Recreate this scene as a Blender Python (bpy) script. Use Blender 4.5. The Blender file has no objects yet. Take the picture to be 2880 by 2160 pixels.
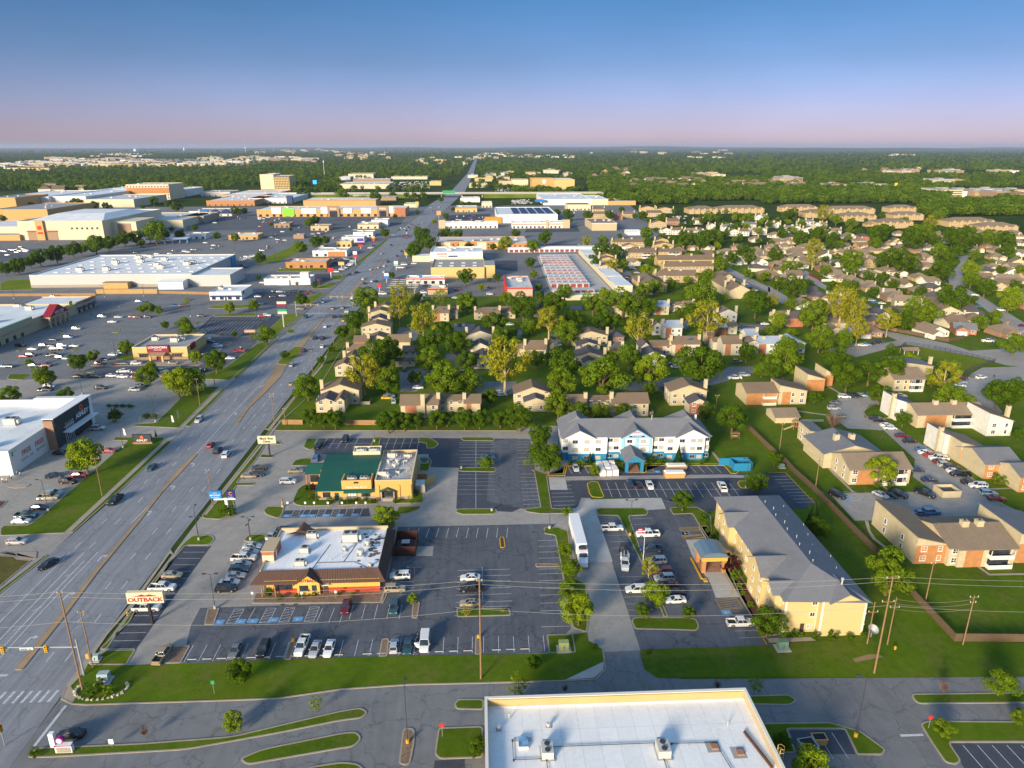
import bpy,bmesh,math,random
from mathutils import Vector,Matrix
R=random.Random(7)
rad=math.radians
scene=bpy.context.scene
col=scene.collection

# ------------------------------------------------------------------ camera, sky, sun, exposure
FPX,CAMH=2000.0,95.0                       # focal length in pixels of a 2880 wide frame, drone height
PITCH,YAW=math.atan((1080-412) /FPX),rad(2.69)
cam_d=bpy.data.cameras.new('camera')
cam_d.sensor_width=36.0
cam_d.lens=36.0*FPX/2880.0
cam_d.clip_start,cam_d.clip_end=1.0,120000.0
cam=bpy.data.objects.new('camera',cam_d); col.objects.link(cam)
cam.location=(0,0,CAMH)
cam.rotation_euler=(math.pi/2-PITCH,0,-YAW)
scene.camera=cam

SUN_EL,SUN_AZ=rad(15.0),rad(215.0)          # azimuth clockwise from +Y: behind the camera, a little to the left
world=bpy.data.worlds.new('World'); scene.world=world; world.use_nodes=True
wn=world.node_tree.nodes; wl=world.node_tree.links
wn.clear()
w_out=wn.new('ShaderNodeOutputWorld'); w_bg=wn.new('ShaderNodeBackground')
sky=wn.new('ShaderNodeTexSky'); sky.sky_type='NISHITA'; sky.sun_disc=False
sky.sun_elevation=SUN_EL; sky.sun_rotation=SUN_AZ
sky.air_density,sky.dust_density,sky.ozone_density=1.0,0.6,3.0
SKY_STRENGTH=0.14
w_bg.inputs['Strength'].default_value=SKY_STRENGTH
# dusk air: lavender low, deeper blue higher; overhead brightened as added fill light
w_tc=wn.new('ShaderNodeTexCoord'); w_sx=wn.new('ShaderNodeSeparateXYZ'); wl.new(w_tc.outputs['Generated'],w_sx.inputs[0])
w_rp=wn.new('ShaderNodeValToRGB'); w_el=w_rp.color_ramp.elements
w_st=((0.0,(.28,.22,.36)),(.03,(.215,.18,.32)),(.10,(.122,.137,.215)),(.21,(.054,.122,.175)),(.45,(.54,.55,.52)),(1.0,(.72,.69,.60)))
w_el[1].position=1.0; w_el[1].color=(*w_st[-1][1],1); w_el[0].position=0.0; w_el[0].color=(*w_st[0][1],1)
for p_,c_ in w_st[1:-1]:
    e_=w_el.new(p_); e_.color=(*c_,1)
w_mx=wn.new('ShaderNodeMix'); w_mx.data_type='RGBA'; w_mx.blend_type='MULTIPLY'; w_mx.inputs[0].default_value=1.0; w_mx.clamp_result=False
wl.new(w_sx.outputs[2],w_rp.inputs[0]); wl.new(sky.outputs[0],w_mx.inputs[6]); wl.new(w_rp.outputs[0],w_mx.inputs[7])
w_nz=wn.new('ShaderNodeTexNoise'); w_nz.inputs['Scale'].default_value=3.0; w_nz.inputs['Detail'].default_value=5; w_nz.inputs['Roughness'].default_value=.6
w_mp=wn.new('ShaderNodeMapping'); w_mp.inputs['Scale'].default_value=(1,1,2.5); wl.new(w_tc.outputs['Generated'],w_mp.inputs[0]); wl.new(w_mp.outputs[0],w_nz.inputs['Vector'])
w_r2=wn.new('ShaderNodeMapRange'); w_r2.inputs[1].default_value=.3; w_r2.inputs[2].default_value=.7; w_r2.inputs[3].default_value=.94; w_r2.inputs[4].default_value=1.06; wl.new(w_nz.outputs['Fac'],w_r2.inputs[0])
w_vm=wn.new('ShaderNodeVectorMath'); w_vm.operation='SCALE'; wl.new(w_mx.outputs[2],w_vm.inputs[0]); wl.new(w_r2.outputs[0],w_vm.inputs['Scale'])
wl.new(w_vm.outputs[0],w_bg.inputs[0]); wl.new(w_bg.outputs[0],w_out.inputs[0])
sun_d=bpy.data.lights.new('sun','SUN'); sun_d.energy=2.05; sun_d.angle=rad(13.0); sun_d.color=(1.0,0.83,0.60)
sun=bpy.data.objects.new('sun',sun_d); col.objects.link(sun)
sd=Vector((math.sin(SUN_AZ) *math.cos(SUN_EL),math.cos(SUN_AZ) *math.cos(SUN_EL),math.sin(SUN_EL)))
sun.rotation_euler=sd.to_track_quat('Z','Y').to_euler()
vs=scene.view_settings
vs.view_transform='Standard'; vs.look='None'; vs.gamma=1.0; vs.use_curve_mapping=False
vs.exposure=1.85
scene.cycles.use_denoising=True
scene.cycles.max_bounces=5; scene.cycles.diffuse_bounces=3; scene.cycles.glossy_bounces=2
scene.cycles.transmission_bounces=3; scene.cycles.transparent_max_bounces=6; scene.cycles.volume_bounces=0
scene.cycles.caustics_reflective=False; scene.cycles.caustics_refractive=False

# ------------------------------------------------------------------ survey: plan positions read off the photograph's sheets
SHEET={'T1': (0,1480,960),'T2': (960,1480,960),'T3': (1920,1480,960),'T4': (0,1000,720),'T5': (720,1180,720),
         'H1': (0,380,720),'H2': (720,380,720),'H3': (1440,380,720),'H4': (2160,380,720),
         'M1': (0,640,720),'M2': (720,640,720),'M3': (1440,640,720),'M4': (2160,640,720),
         'R1': (1440,1080,720),'R2': (2160,1080,720),'FF': (720,1000,720),'D': (0,0,2880)}
CP,SP,CY,SY=math.cos(PITCH),math.sin(PITCH),math.cos(YAW),math.sin(YAW)
def at(t,u,v,z=0.0):
    """ground (or height z) point seen at u,v of sheet t, in metres"""
    ox,oy,w=SHEET[t]; s=w/2212.0
    x=(ox+u*s-1440) /FPX; y=-(oy+v*s-1080) /FPX
    f=CP+SP*y; up=min(-SP+CP*y,-0.0015)
    k=(z-CAMH) /up
    return ((x*CY+f*SY) *k,(-x*SY+f*CY) *k)
def depth(x,y,z=0.0):
    return (x*SY+y*CY) *CP-(z-CAMH) *SP
def scr(x,y,z=0.0):
    d=max(depth(x,y,z),.1)
    return 1440+FPX*(x*CY-y*SY) /d,1080-FPX*((x*SY+y*CY) *SP+(z-CAMH) *CP) /d
def pts(t,*uv,z=0.0):
    return [at(t,u,v,z) for u,v in uv]

# ------------------------------------------------------------------ mesh building
class MB:
    def __init__(s): s.v=[]; s.f=[]; s.m=[]
    def face(s,ps,m=0):
        n=len(s.v); s.v.extend(ps); s.f.append(tuple(range(n,n+len(ps)))); s.m.append(m)
    def box(s,x0,y0,z0,x1,y1,z1,m=0,bottom=True,topm=None):
        n=len(s.v)
        s.v += [(x0,y0,z0),(x1,y0,z0),(x1,y1,z0),(x0,y1,z0),(x0,y0,z1),(x1,y0,z1),(x1,y1,z1),(x0,y1,z1)]
        q=[(0,1,5,4),(1,2,6,5),(2,3,7,6),(3,0,4,7),(4,5,6,7)] +([(3,2,1,0)] if bottom else [])
        for i,k in enumerate(q):
            s.f.append(tuple(n+j for j in k)); s.m.append(topm if (i == 4 and topm is not None) else m)
        return s
    def hexa(s,a,b,m=0):
        """bottom quad a, top quad b (counter-clockwise lists of points)"""
        n=len(s.v); s.v += list(a) +list(b); k=len(a)
        for i in range(k): s.f.append((n+i,n+(i+1) % k,n+k+(i+1) % k,n+k+i)); s.m.append(m)
        s.f.append(tuple(n+k+i for i in range(k))); s.m.append(m)
        s.f.append(tuple(n+i for i in reversed(range(k)))); s.m.append(m)
        return s
    def prism(s,poly,z0,z1,m=0,topm=None,bottom=False):
        n=len(s.v); k=len(poly)
        s.v += [(p[0],p[1],z0) for p in poly] +[(p[0],p[1],z1) for p in poly]
        for i in range(k): s.f.append((n+i,n+(i+1) % k,n+k+(i+1) % k,n+k+i)); s.m.append(m)
        s.f.append(tuple(n+k+i for i in range(k))); s.m.append(m if topm is None else topm)
        if bottom: s.f.append(tuple(n+i for i in reversed(range(k)))); s.m.append(m)
        return s
    def tube(s,pl,r,n=6,m=0,cap=True):
        """pl: list of (x,y,z); r number or list of radii"""
        rs=r if isinstance(r,(list,tuple)) else [r] *len(pl)
        base=len(s.v); P=[Vector(p) for p in pl]
        for i,p in enumerate(P):
            d=(P[min(i+1,len(P) -1)] -P[max(i-1,0)]).normalized()
            a=d.cross(Vector((0,0,1)))
            if a.length < 1e-3: a=d.cross(Vector((0,1,0)))
            a.normalize(); b=a.cross(d)
            for k in range(n):
                t=2*math.pi*k/n
                q=p+(a*math.cos(t) +b*math.sin(t)) *rs[i]; s.v.append((q.x,q.y,q.z))
        for i in range(len(P) -1):
            for k in range(n):
                j=(k+1) % n; o=base+i*n
                s.f.append((o+k,o+n+k,o+n+j,o+j)); s.m.append(m)
        if cap:
            s.f.append(tuple(base+k for k in range(n))); s.m.append(m)
            s.f.append(tuple(base+(len(P) -1) *n+k for k in reversed(range(n)))); s.m.append(m)
        return s
    def mesh(s,name,mats,smooth=False):
        me=bpy.data.meshes.new(name); me.from_pydata(s.v,[],s.f)
        for m in (mats if isinstance(mats,(list,tuple)) else [mats]): me.materials.append(m)
        if any(s.m): me.polygons.foreach_set('material_index',s.m)
        if smooth: me.polygons.foreach_set('use_smooth',[True] *len(s.f))
        me.update(); return me
    def build(s,name,mats,parent=None,smooth=False,loc=None):
        return link(name,s.mesh(name,mats,smooth),parent,loc)

def link(name,me,parent=None,loc=None,rz=0.0,scale=None,color=None):
    o=bpy.data.objects.new(name,me); col.objects.link(o)
    if parent is not None: o.parent=parent
    if loc is not None: o.location=loc
    if rz: o.rotation_euler=(0,0,rz)
    if scale is not None: o.scale=scale
    if color is not None: o.color=(color[0],color[1],color[2],1)
    return o
def struct(o,label=None):
    o['kind'] ='structure'
    if label: o['label'] =label
    return o
def tag(o,label,cat,group=None):
    o['label'] =label; o['category'] =cat
    if group: o['group'] =group
    return o
def thing(name,label,cat,loc=(0,0,0),rz=0.0,group=None,scale=None):
    o=bpy.data.objects.new(name,None); col.objects.link(o); o.empty_display_size=.2
    o.location=(loc[0],loc[1],loc[2] if len(loc) > 2 else 0.0); o.rotation_euler=(0,0,rz)
    if scale: o.scale=scale
    return tag(o,label,cat,group)

ONES='first second third fourth fifth sixth seventh eighth ninth tenth eleventh twelfth thirteenth fourteenth fifteenth sixteenth seventeenth eighteenth nineteenth'.split()
TENS={2: 'twent',3: 'thirt',4: 'fort',5: 'fift',6: 'sixt',7: 'sevent',8: 'eight',9: 'ninet'}
def ordn(n):
    if n < 20: return ONES[n-1]
    if n >= 100: return 'number-%d' % n
    t,o=divmod(n,10)
    return TENS[t] +'ieth' if o == 0 else TENS[t] +'y-' +ONES[o-1]
ROSTER=[]            # (object, description, zone phrase): labels are given once everything stands
def enrol(o,desc,zone,cat,group=None):
    o['category'] =cat
    if group: o['group'] =group
    ROSTER.append((o,desc,zone)); return o
def call_roster():
    g={}
    for o,d,z in ROSTER: g.setdefault((d,z),[]).append(o)
    for (d,z),os in g.items():
        d=d.strip(); z=z.strip()
        if len(os) == 1: os[0]['label'] =(d+' ' +z).strip(); continue
        os.sort(key=lambda o: scr(o.location.x,o.location.y,o.location.z)[0])
        for i,o in enumerate(os):
            if i == 0: o['label'] ='leftmost ' +d+' ' +z
            elif i == len(os) -1: o['label'] ='rightmost ' +d+' ' +z
            else: o['label'] =ordn(i+1) +' ' +d+' from the left ' +z

# ------------------------------------------------------------------ materials
MATS={}
def nodes(name):
    m=bpy.data.materials.new(name); m.use_nodes=True
    nt=m.node_tree; b=nt.nodes['Principled BSDF']
    MATS[name] =m
    return m,nt,b
def noise(nt,scale,detail=3,rough=.6,coord=None,dim=None):
    n=nt.nodes.new('ShaderNodeTexNoise'); n.inputs['Scale'].default_value=scale
    n.inputs['Detail'].default_value=detail; n.inputs['Roughness'].default_value=rough
    if coord is not None: nt.links.new(coord,n.inputs['Vector'])
    return n.outputs['Fac']
def ramp(nt,fac,stops):
    r=nt.nodes.new('ShaderNodeValToRGB'); e=r.color_ramp.elements
    e[0].position,e[0].color=stops[0][0],(*stops[0][1],1)
    e[1].position,e[1].color=stops[-1][0],(*stops[-1][1],1)
    for p,c in stops[1:-1]:
        k=e.new(p); k.color=(*c,1)
    nt.links.new(fac,r.inputs['Fac']); return r.outputs['Color']
def mixc(nt,fac,a,b,mode='MIX'):
    n=nt.nodes.new('ShaderNodeMix'); n.data_type='RGBA'; n.blend_type=mode
    def put(v,s):
        if hasattr(v,'node'): nt.links.new(v,s)
        elif isinstance(v,(int,float)): s.default_value=v
        else: s.default_value=(*v,1)
    put(fac,n.inputs[0]); put(a,n.inputs[6]); put(b,n.inputs[7])
    return n.outputs[2]
def pos(nt):
    g=nt.nodes.new('ShaderNodeNewGeometry'); return g.outputs['Position']
def objc(nt):
    g=nt.nodes.new('ShaderNodeTexCoord'); return g.outputs['Object']
def stretch(nt,vec,sx,sy,sz):
    n=nt.nodes.new('ShaderNodeMapping'); n.inputs['Scale'].default_value=(sx,sy,sz)
    nt.links.new(vec,n.inputs['Vector']); return n.outputs[0]
def bump(nt,b,h,strength=.3,dist=.05):
    n=nt.nodes.new('ShaderNodeBump'); n.inputs['Strength'].default_value=strength; n.inputs['Distance'].default_value=dist
    nt.links.new(h,n.inputs['Height']); nt.links.new(n.outputs[0],b.inputs['Normal'])
def vary(c,k): return tuple(max(0,min(1,x*k)) for x in c)

def plain(name,c,rough=.8,var=.12,scale=.6,metal=0.0,spec=.3,fine=6.0,tint=None,emit=0.0):
    """paint, plaster, metal: base colour with broad and fine unevenness"""
    if name in MATS: return MATS[name]
    m,nt,b=nodes(name); P=pos(nt)
    n1=noise(nt,scale,4,.65,P); n2=noise(nt,fine,3,.6,P)
    c1=ramp(nt,n1,[(.3,vary(c,1-var)),(.7,vary(c,1+var))])
    c2=mixc(nt,.5,c1,ramp(nt,n2,[(.3,vary(c,1-var)),(.7,vary(c,1+var))]))
    nt.links.new(c2,b.inputs['Base Color'])
    b.inputs['Roughness'].default_value=rough; b.inputs['Metallic'].default_value=metal
    b.inputs['Specular IOR Level'].default_value=spec
    if emit:
        b.inputs['Emission Color'].default_value=(*c,1); b.inputs['Emission Strength'].default_value=emit
    return m
def siding(name,c,pitch=.22,var=.1,vertical=False):
    """clapboard or ribbed sheet: fine courses as relief"""
    if name in MATS: return MATS[name]
    m,nt,b=nodes(name); P=pos(nt)
    w=nt.nodes.new('ShaderNodeTexWave'); w.wave_type='BANDS'; w.bands_direction='X' if vertical else 'Z'
    w.wave_profile='SAW'; w.inputs['Scale'].default_value=1/pitch/6.283*3.14159*2/2
    nt.links.new(P,w.inputs['Vector'])
    n1=noise(nt,.7,4,.65,P)
    c1=ramp(nt,n1,[(.3,vary(c,1-var)),(.7,vary(c,1+var))])
    nt.links.new(c1,b.inputs['Base Color']); b.inputs['Roughness'].default_value=.75; b.inputs['Specular IOR Level'].default_value=.25
    bump(nt,b,w.outputs['Fac'],.35,.03)
    return m
def brick(name,c1,c2,mortar=(.32,.28,.24)):
    if name in MATS: return MATS[name]
    m,nt,b=nodes(name)
    t=nt.nodes.new('ShaderNodeTexBrick'); t.inputs['Scale'].default_value=1
    t.inputs['Color1'].default_value=(*c1,1); t.inputs['Color2'].default_value=(*c2,1); t.inputs['Mortar'].default_value=(*mortar,1)
    t.inputs['Brick Width'].default_value=.42; t.inputs['Row Height'].default_value=.14; t.inputs['Mortar Size'].default_value=.014
    P=pos(nt); sx=nt.nodes.new('ShaderNodeSeparateXYZ'); nt.links.new(P,sx.inputs[0])
    ad=nt.nodes.new('ShaderNodeMath'); nt.links.new(sx.outputs[0],ad.inputs[0]); nt.links.new(sx.outputs[1],ad.inputs[1])
    cb=nt.nodes.new('ShaderNodeCombineXYZ'); nt.links.new(ad.outputs[0],cb.inputs[0]); nt.links.new(sx.outputs[2],cb.inputs[1])
    nt.links.new(cb.outputs[0],t.inputs['Vector'])
    n1=noise(nt,.8,4,.6,P)
    nt.links.new(mixc(nt,.5,t.outputs['Color'],ramp(nt,n1,[(.3,vary(c1,.75)),(.7,vary(c2,1.15))])),b.inputs['Base Color'])
    b.inputs['Roughness'].default_value=.85
    return m
def shingle(name,c,var=.22):
    if name in MATS: return MATS[name]
    m,nt,b=nodes(name); P=pos(nt)
    v=nt.nodes.new('ShaderNodeTexVoronoi'); v.inputs['Scale'].default_value=2.6; nt.links.new(stretch(nt,P,1,1,2),v.inputs['Vector'])
    n1=noise(nt,.25,4,.65,P); n2=noise(nt,3.5,3,.7,P)
    base=ramp(nt,n1,[(.3,vary(c,1-var)),(.7,vary(c,1+var))])
    sep=nt.nodes.new('ShaderNodeSeparateColor'); nt.links.new(v.outputs['Color'],sep.inputs[0])
    c2=mixc(nt,.35,base,ramp(nt,sep.outputs[0],[(0,vary(c,.7)),(1,vary(c,1.3))]))
    c3=mixc(nt,.3,c2,ramp(nt,n2,[(.3,vary(c,.7)),(.7,vary(c,1.3))]))
    info=nt.nodes.new('ShaderNodeObjectInfo')
    nt.links.new(mixc(nt,.25,c3,ramp(nt,info.outputs['Random'],[(0,vary(c,.7)),(1,vary(c,1.35))])),b.inputs['Base Color'])
    b.inputs['Roughness'].default_value=.9; b.inputs['Specular IOR Level'].default_value=.2
    bump(nt,b,n2,.4,.05)
    return m
def flatroof(name,c,stain=(.3,.28,.25),amount=.25):
    """white membrane with seams, ponding marks and dirt"""
    if name in MATS: return MATS[name]
    m,nt,b=nodes(name); P=pos(nt)
    n1=noise(nt,.12,5,.7,P); n2=noise(nt,1.6,4,.65,P)
    t=nt.nodes.new('ShaderNodeTexBrick'); t.offset=0.0; t.inputs['Scale'].default_value=1
    t.inputs['Color1'].default_value=(*c,1); t.inputs['Color2'].default_value=(*vary(c,.94),1); t.inputs['Mortar'].default_value=(*vary(c,.72),1)
    t.inputs['Brick Width'].default_value=3.0; t.inputs['Row Height'].default_value=30.0; t.inputs['Mortar Size'].default_value=.035
    nt.links.new(P,t.inputs['Vector'])
    k=nt.nodes.new('ShaderNodeMath'); k.operation='MULTIPLY'
    nt.links.new(n1,k.inputs[0]); nt.links.new(n2,k.inputs[1])
    f=ramp(nt,k.outputs[0],[(.18,(0,0,0)),(.5,(amount*2.2,) *3)])
    nt.links.new(mixc(nt,f,t.outputs['Color'],stain),b.inputs['Base Color'])
    b.inputs['Roughness'].default_value=.6; b.inputs['Specular IOR Level'].default_value=.3
    return m
def paving(name,c,rough=.85,crack=0.0,patch=.15,oil=0.0,joint=0.0,streak=0.0,cold=None):
    """asphalt or concrete: broad fading, aggregate, tyre streaks, cracks, slab joints"""
    m,nt,b=nodes(name); P=pos(nt)
    n1=noise(nt,.035,6,.7,P); n2=noise(nt,.35,5,.7,P); n3=noise(nt,5.0,3,.7,P)
    dk,lt=vary(c,1-patch*1.6),vary(c,1+patch*1.8)
    if cold: dk=cold
    c1=ramp(nt,n1,[(.3,dk),(.72,lt)])
    c2=mixc(nt,.45,c1,ramp(nt,n2,[(.28,vary(c,.62)),(.72,vary(c,1.4))]))
    c3=mixc(nt,.3,c2,ramp(nt,n3,[(.3,vary(c,.55)),(.7,vary(c,1.45))]))
    if streak:
        n4=noise(nt,.9,3,.6,stretch(nt,P,1,.03,1))
        c3=mixc(nt,streak,c3,ramp(nt,n4,[(.35,vary(c,.55)),(.65,vary(c,1.35))]))
    if crack:
        v=nt.nodes.new('ShaderNodeTexVoronoi'); v.feature='DISTANCE_TO_EDGE'; v.inputs['Scale'].default_value=.13
        wv=nt.nodes.new('ShaderNodeVectorMath'); wv.operation='ADD'
        nz=nt.nodes.new('ShaderNodeTexNoise'); nz.inputs['Scale'].default_value=.5; nz.inputs['Detail'].default_value=4; nt.links.new(P,nz.inputs['Vector'])
        sc=nt.nodes.new('ShaderNodeVectorMath'); sc.operation='SCALE'; sc.inputs['Scale'].default_value=3.0; nt.links.new(nz.outputs['Color'],sc.inputs[0])
        nt.links.new(P,wv.inputs[0]); nt.links.new(sc.outputs[0],wv.inputs[1]); nt.links.new(wv.outputs[0],v.inputs['Vector'])
        f=ramp(nt,v.outputs['Distance'],[(.0,(crack,) *3),(.02,(0,0,0))])
        c3=mixc(nt,f,c3,vary(c,.35))
    if joint:
        t=nt.nodes.new('ShaderNodeTexBrick'); t.offset=0.0; t.inputs['Scale'].default_value=1
        t.inputs['Color1'].default_value=(0,0,0,1); t.inputs['Color2'].default_value=(0,0,0,1); t.inputs['Mortar'].default_value=(1,1,1,1)
        t.inputs['Brick Width'].default_value=4.5; t.inputs['Row Height'].default_value=4.5; t.inputs['Mortar Size'].default_value=.03
        nt.links.new(P,t.inputs['Vector'])
        k=nt.nodes.new('ShaderNodeMath'); k.operation='MULTIPLY'; k.inputs[1].default_value=joint
        nt.links.new(t.outputs['Color'],k.inputs[0]); c3=mixc(nt,k.outputs[0],c3,vary(c,.5))
    if oil:
        f=ramp(nt,noise(nt,.55,2,.5,P),[(.64,(0,0,0)),(.72,(oil,) *3)])
        c3=mixc(nt,f,c3,vary(c,.45))
    nt.links.new(c3,b.inputs['Base Color']); b.inputs['Roughness'].default_value=rough; b.inputs['Specular IOR Level'].default_value=.25
    return m
def turf(name,c,dry=(.16,.13,.04),dryness=.25):
    m,nt,b=nodes(name); P=pos(nt)
    n1=noise(nt,.06,5,.7,P); n2=noise(nt,.6,5,.75,P); n3=noise(nt,6.0,4,.8,P)
    c1=ramp(nt,n1,[(.3,vary(c,.7)),(.7,vary(c,1.3))])
    c2=mixc(nt,.6,c1,ramp(nt,n2,[(.32,vary(c,.38)),(.68,vary(c,1.75))]))
    c3=mixc(nt,.4,c2,ramp(nt,n3,[(.3,vary(c,.35)),(.7,vary(c,1.7))]))
    c3=mixc(nt,.45,c3,ramp(nt,noise(nt,.022,5,.75,P),[(.35,vary(c,.4)),(.65,(c[0] *2.1,c[1] *1.35,c[2] *1.2))]))
    k=nt.nodes.new('ShaderNodeMath'); k.operation='MULTIPLY'
    nt.links.new(noise(nt,.11,4,.6,P),k.inputs[0]); nt.links.new(n2,k.inputs[1])
    f=ramp(nt,k.outputs[0],[(.24,(0,0,0)),(.40,(dryness*2.4,) *3)])
    nt.links.new(mixc(nt,f,c3,dry),b.inputs['Base Color'])
    b.inputs['Roughness'].default_value=.95; b.inputs['Specular IOR Level'].default_value=.1
    bump(nt,b,n3,.8,.12)
    return m
def leaf(name,c,hue=.5):
    """foliage: lets some light through, each tree a little different, light and dark sprays"""
    m,nt,b=nodes(name)
    info=nt.nodes.new('ShaderNodeObjectInfo'); P=objc(nt)
    n1=noise(nt,.55,3,.6,P); n2=noise(nt,4.0,2,.6,P)
    c1=ramp(nt,n1,[(.32,vary(c,.72)),(.68,vary(c,1.28))])
    c2=mixc(nt,.4,c1,ramp(nt,n2,[(.3,vary(c,.55)),(.7,vary(c,1.5))]))
    alt=(c[0] *1.55,c[1] *1.12,c[2] *.8)
    f=ramp(nt,info.outputs['Random'],[(0,(0,0,0)),(1,(hue,) *3)])
    c3=mixc(nt,f,c2,mixc(nt,.5,alt,c2))
    d=nt.nodes.new('ShaderNodeBsdfDiffuse'); t=nt.nodes.new('ShaderNodeBsdfTranslucent'); mx=nt.nodes.new('ShaderNodeMixShader')
    mx.inputs[0].default_value=.32
    nt.links.new(c3,d.inputs[0]); nt.links.new(c3,t.inputs[0]); nt.links.new(d.outputs[0],mx.inputs[1]); nt.links.new(t.outputs[0],mx.inputs[2])
    nt.links.new(mx.outputs[0],nt.nodes['Material Output'].inputs['Surface'])
    return m
def paint_car(name):
    m,nt,b=nodes(name)
    info=nt.nodes.new('ShaderNodeObjectInfo')
    nt.links.new(info.outputs['Color'],b.inputs['Base Color'])
    b.inputs['Roughness'].default_value=.28; b.inputs['Coat Weight'].default_value=.5; b.inputs['Coat Roughness'].default_value=.08
    b.inputs['Specular IOR Level'].default_value=.5
    return m
def glassy(name,c,rough=.08):
    if name in MATS: return MATS[name]
    m,nt,b=nodes(name); P=pos(nt)
    nt.links.new(ramp(nt,noise(nt,.8,2,.5,P),[(.35,vary(c,.5)),(.65,vary(c,1.6))]),b.inputs['Base Color'])
    b.inputs['Roughness'].default_value=rough; b.inputs['Specular IOR Level'].default_value=.8
    return m

# road and lot surfaces
M_road=paving('road_asphalt',(.245,.252,.268),crack=.35,patch=.22,streak=.32)
M_seal=paving('sealed_asphalt',(.108,.116,.132),crack=.75,patch=.5,oil=.5,streak=.22,cold=(.030,.034,.046))
M_seal2=paving('fresh_asphalt',(.064,.072,.092),crack=.4,patch=.45,streak=.15,oil=.3)
M_asph=paving('grey_asphalt',(.185,.187,.19),crack=.5,patch=.28,oil=.25,streak=.15)
M_conc=paving('lot_concrete',(.33,.305,.275),crack=.25,patch=.18,joint=.35,oil=.25)
M_conl=paving('pale_concrete',(.42,.405,.38),crack=.1,patch=.12,joint=.3)
M_walk=paving('walk_concrete',(.37,.31,.245),patch=.12,joint=0.0)
M_kerb=paving('kerb_concrete',(.34,.29,.225),patch=.15)
M_kerby=plain('kerb_yellow_paint',(.55,.33,.03),.7,.2)
M_med=paving('median_concrete',(.38,.26,.145),patch=.2,crack=.2)
M_line=plain('line_paint',(.52,.53,.54),.75,.45,1.5,fine=5)
M_liney=plain('line_paint_yellow',(.50,.31,.06),.7,.25,1.2,fine=9)
M_lineb=plain('line_paint_blue',(.12,.30,.55),.7,.25,1.2,fine=9)
M_lawn=turf('lawn_grass',(.076,.150,.005))
M_lawn2=turf('lawn_bright_grass',(.135,.215,.007),dryness=.3)
M_rock=plain('river_rock',(.23,.15,.10),.95,.5,2.0,fine=4)
M_mulch=plain('mulch',(.10,.05,.03),.95,.4,2.0,fine=4)
# building surfaces
M_white=plain('white_paint',(.70,.69,.66),.7,.05)
M_cream=plain('cream_stucco',(.62,.55,.38),.8,.06)
M_tan=plain('tan_wall',(.50,.40,.25),.8,.08)
M_grey=plain('grey_metal',(.38,.39,.40),.5,.1)
M_dark=plain('dark_metal',(.05,.05,.055),.5,.1)
M_black=plain('black_rubber',(.015,.015,.017),.7,.1)
M_roofw=flatroof('white_roof',(.80,.83,.84))
M_roofw2=flatroof('white_roof_worn',(.68,.68,.66),amount=.4)
M_roofg=flatroof('grey_roof',(.36,.35,.34),amount=.35)
M_sh_grey=shingle('grey_shingle',(.17,.175,.19))
M_sh_brown=shingle('brown_shingle',(.19,.138,.092))
M_sh_tan=shingle('tan_shingle',(.235,.18,.125))
M_sh_dark=shingle('dark_shingle',(.10,.09,.095))
M_glass=glassy('window_glass',(.030,.036,.046))
M_glassb=glassy('window_glass_blue',(.06,.10,.16))
M_curtain=plain('curtained_window',(.42,.40,.33),.4,.35,1.1)
M_brick=brick('red_brick',(.36,.115,.05),(.44,.16,.07))
M_brick2=brick('brown_brick',(.30,.15,.09),(.38,.20,.12))
M_brick3=brick('orange_brick',(.43,.165,.04),(.50,.215,.055))
M_door=plain('dark_door',(.07,.045,.035),.5,.1)
M_hvac=plain('rooftop_steel',(.52,.51,.47),.5,.1,1.5)
M_wood=plain('pole_wood',(.26,.16,.08),.85,.25,1.0)
M_fence=plain('fence_wood',(.34,.20,.09),.85,.25,.8)
M_fence2=plain('fence_wood_grey',(.125,.085,.052),.85,.25,.8)
M_steel=plain('galvanised_steel',(.42,.42,.42),.45,.1,metal=.3)
# ------------------------------------------------------------------ ground, road, lots, lawns
def area2(p): return sum(p[i][0] *p[(i+1) % len(p)][1] -p[(i+1) % len(p)][0] *p[i][1] for i in range(len(p)))
def ccw(p): return list(p) if area2(p) > 0 else list(reversed(p))
def rnd(p,r,n=4):
    out=[]; k=len(p)
    for i in range(k):
        a,b,c=Vector(p[i-1]),Vector(p[i]),Vector(p[(i+1) % k])
        u,w=(a-b),(c-b); lu,lw=u.length,w.length
        if lu < 1e-6 or lw < 1e-6: continue
        u /= lu; w /= lw
        q=min(r,lu*.45,lw*.45)
        s,e=b+u*q,b+w*q
        for j in range(n+1):
            t=j/n; out.append(tuple((s*(1-t) ** 2+b*2*t*(1-t) +e*t*t)))
    return out
def inset(p,d):
    p=ccw(p); out=[]; k=len(p)
    for i in range(k):
        a,b,c=Vector(p[i-1]),Vector(p[i]),Vector(p[(i+1) % k])
        e1,e2=(b-a).normalized(),(c-b).normalized()
        n1,n2=Vector((-e1.y,e1.x)),Vector((-e2.y,e2.x))
        n=n1+n2
        if n.length < 1e-4: n=n1
        n.normalize(); out.append(tuple(b+n*(d/max(.45,n.dot(n1)))))
    return out
PAVED=[]
def sheet(name,p,z,mat,label=None):
    if name in ('street','drive','path','car_park','pavement'): PAVED.append((min(q[0] for q in p),min(q[1] for q in p),max(q[0] for q in p),max(q[1] for q in p),p))
    m=MB(); m.face([(x,y,z) for x,y in ccw(p)])
    return struct(m.build(name,mat),label)
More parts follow.
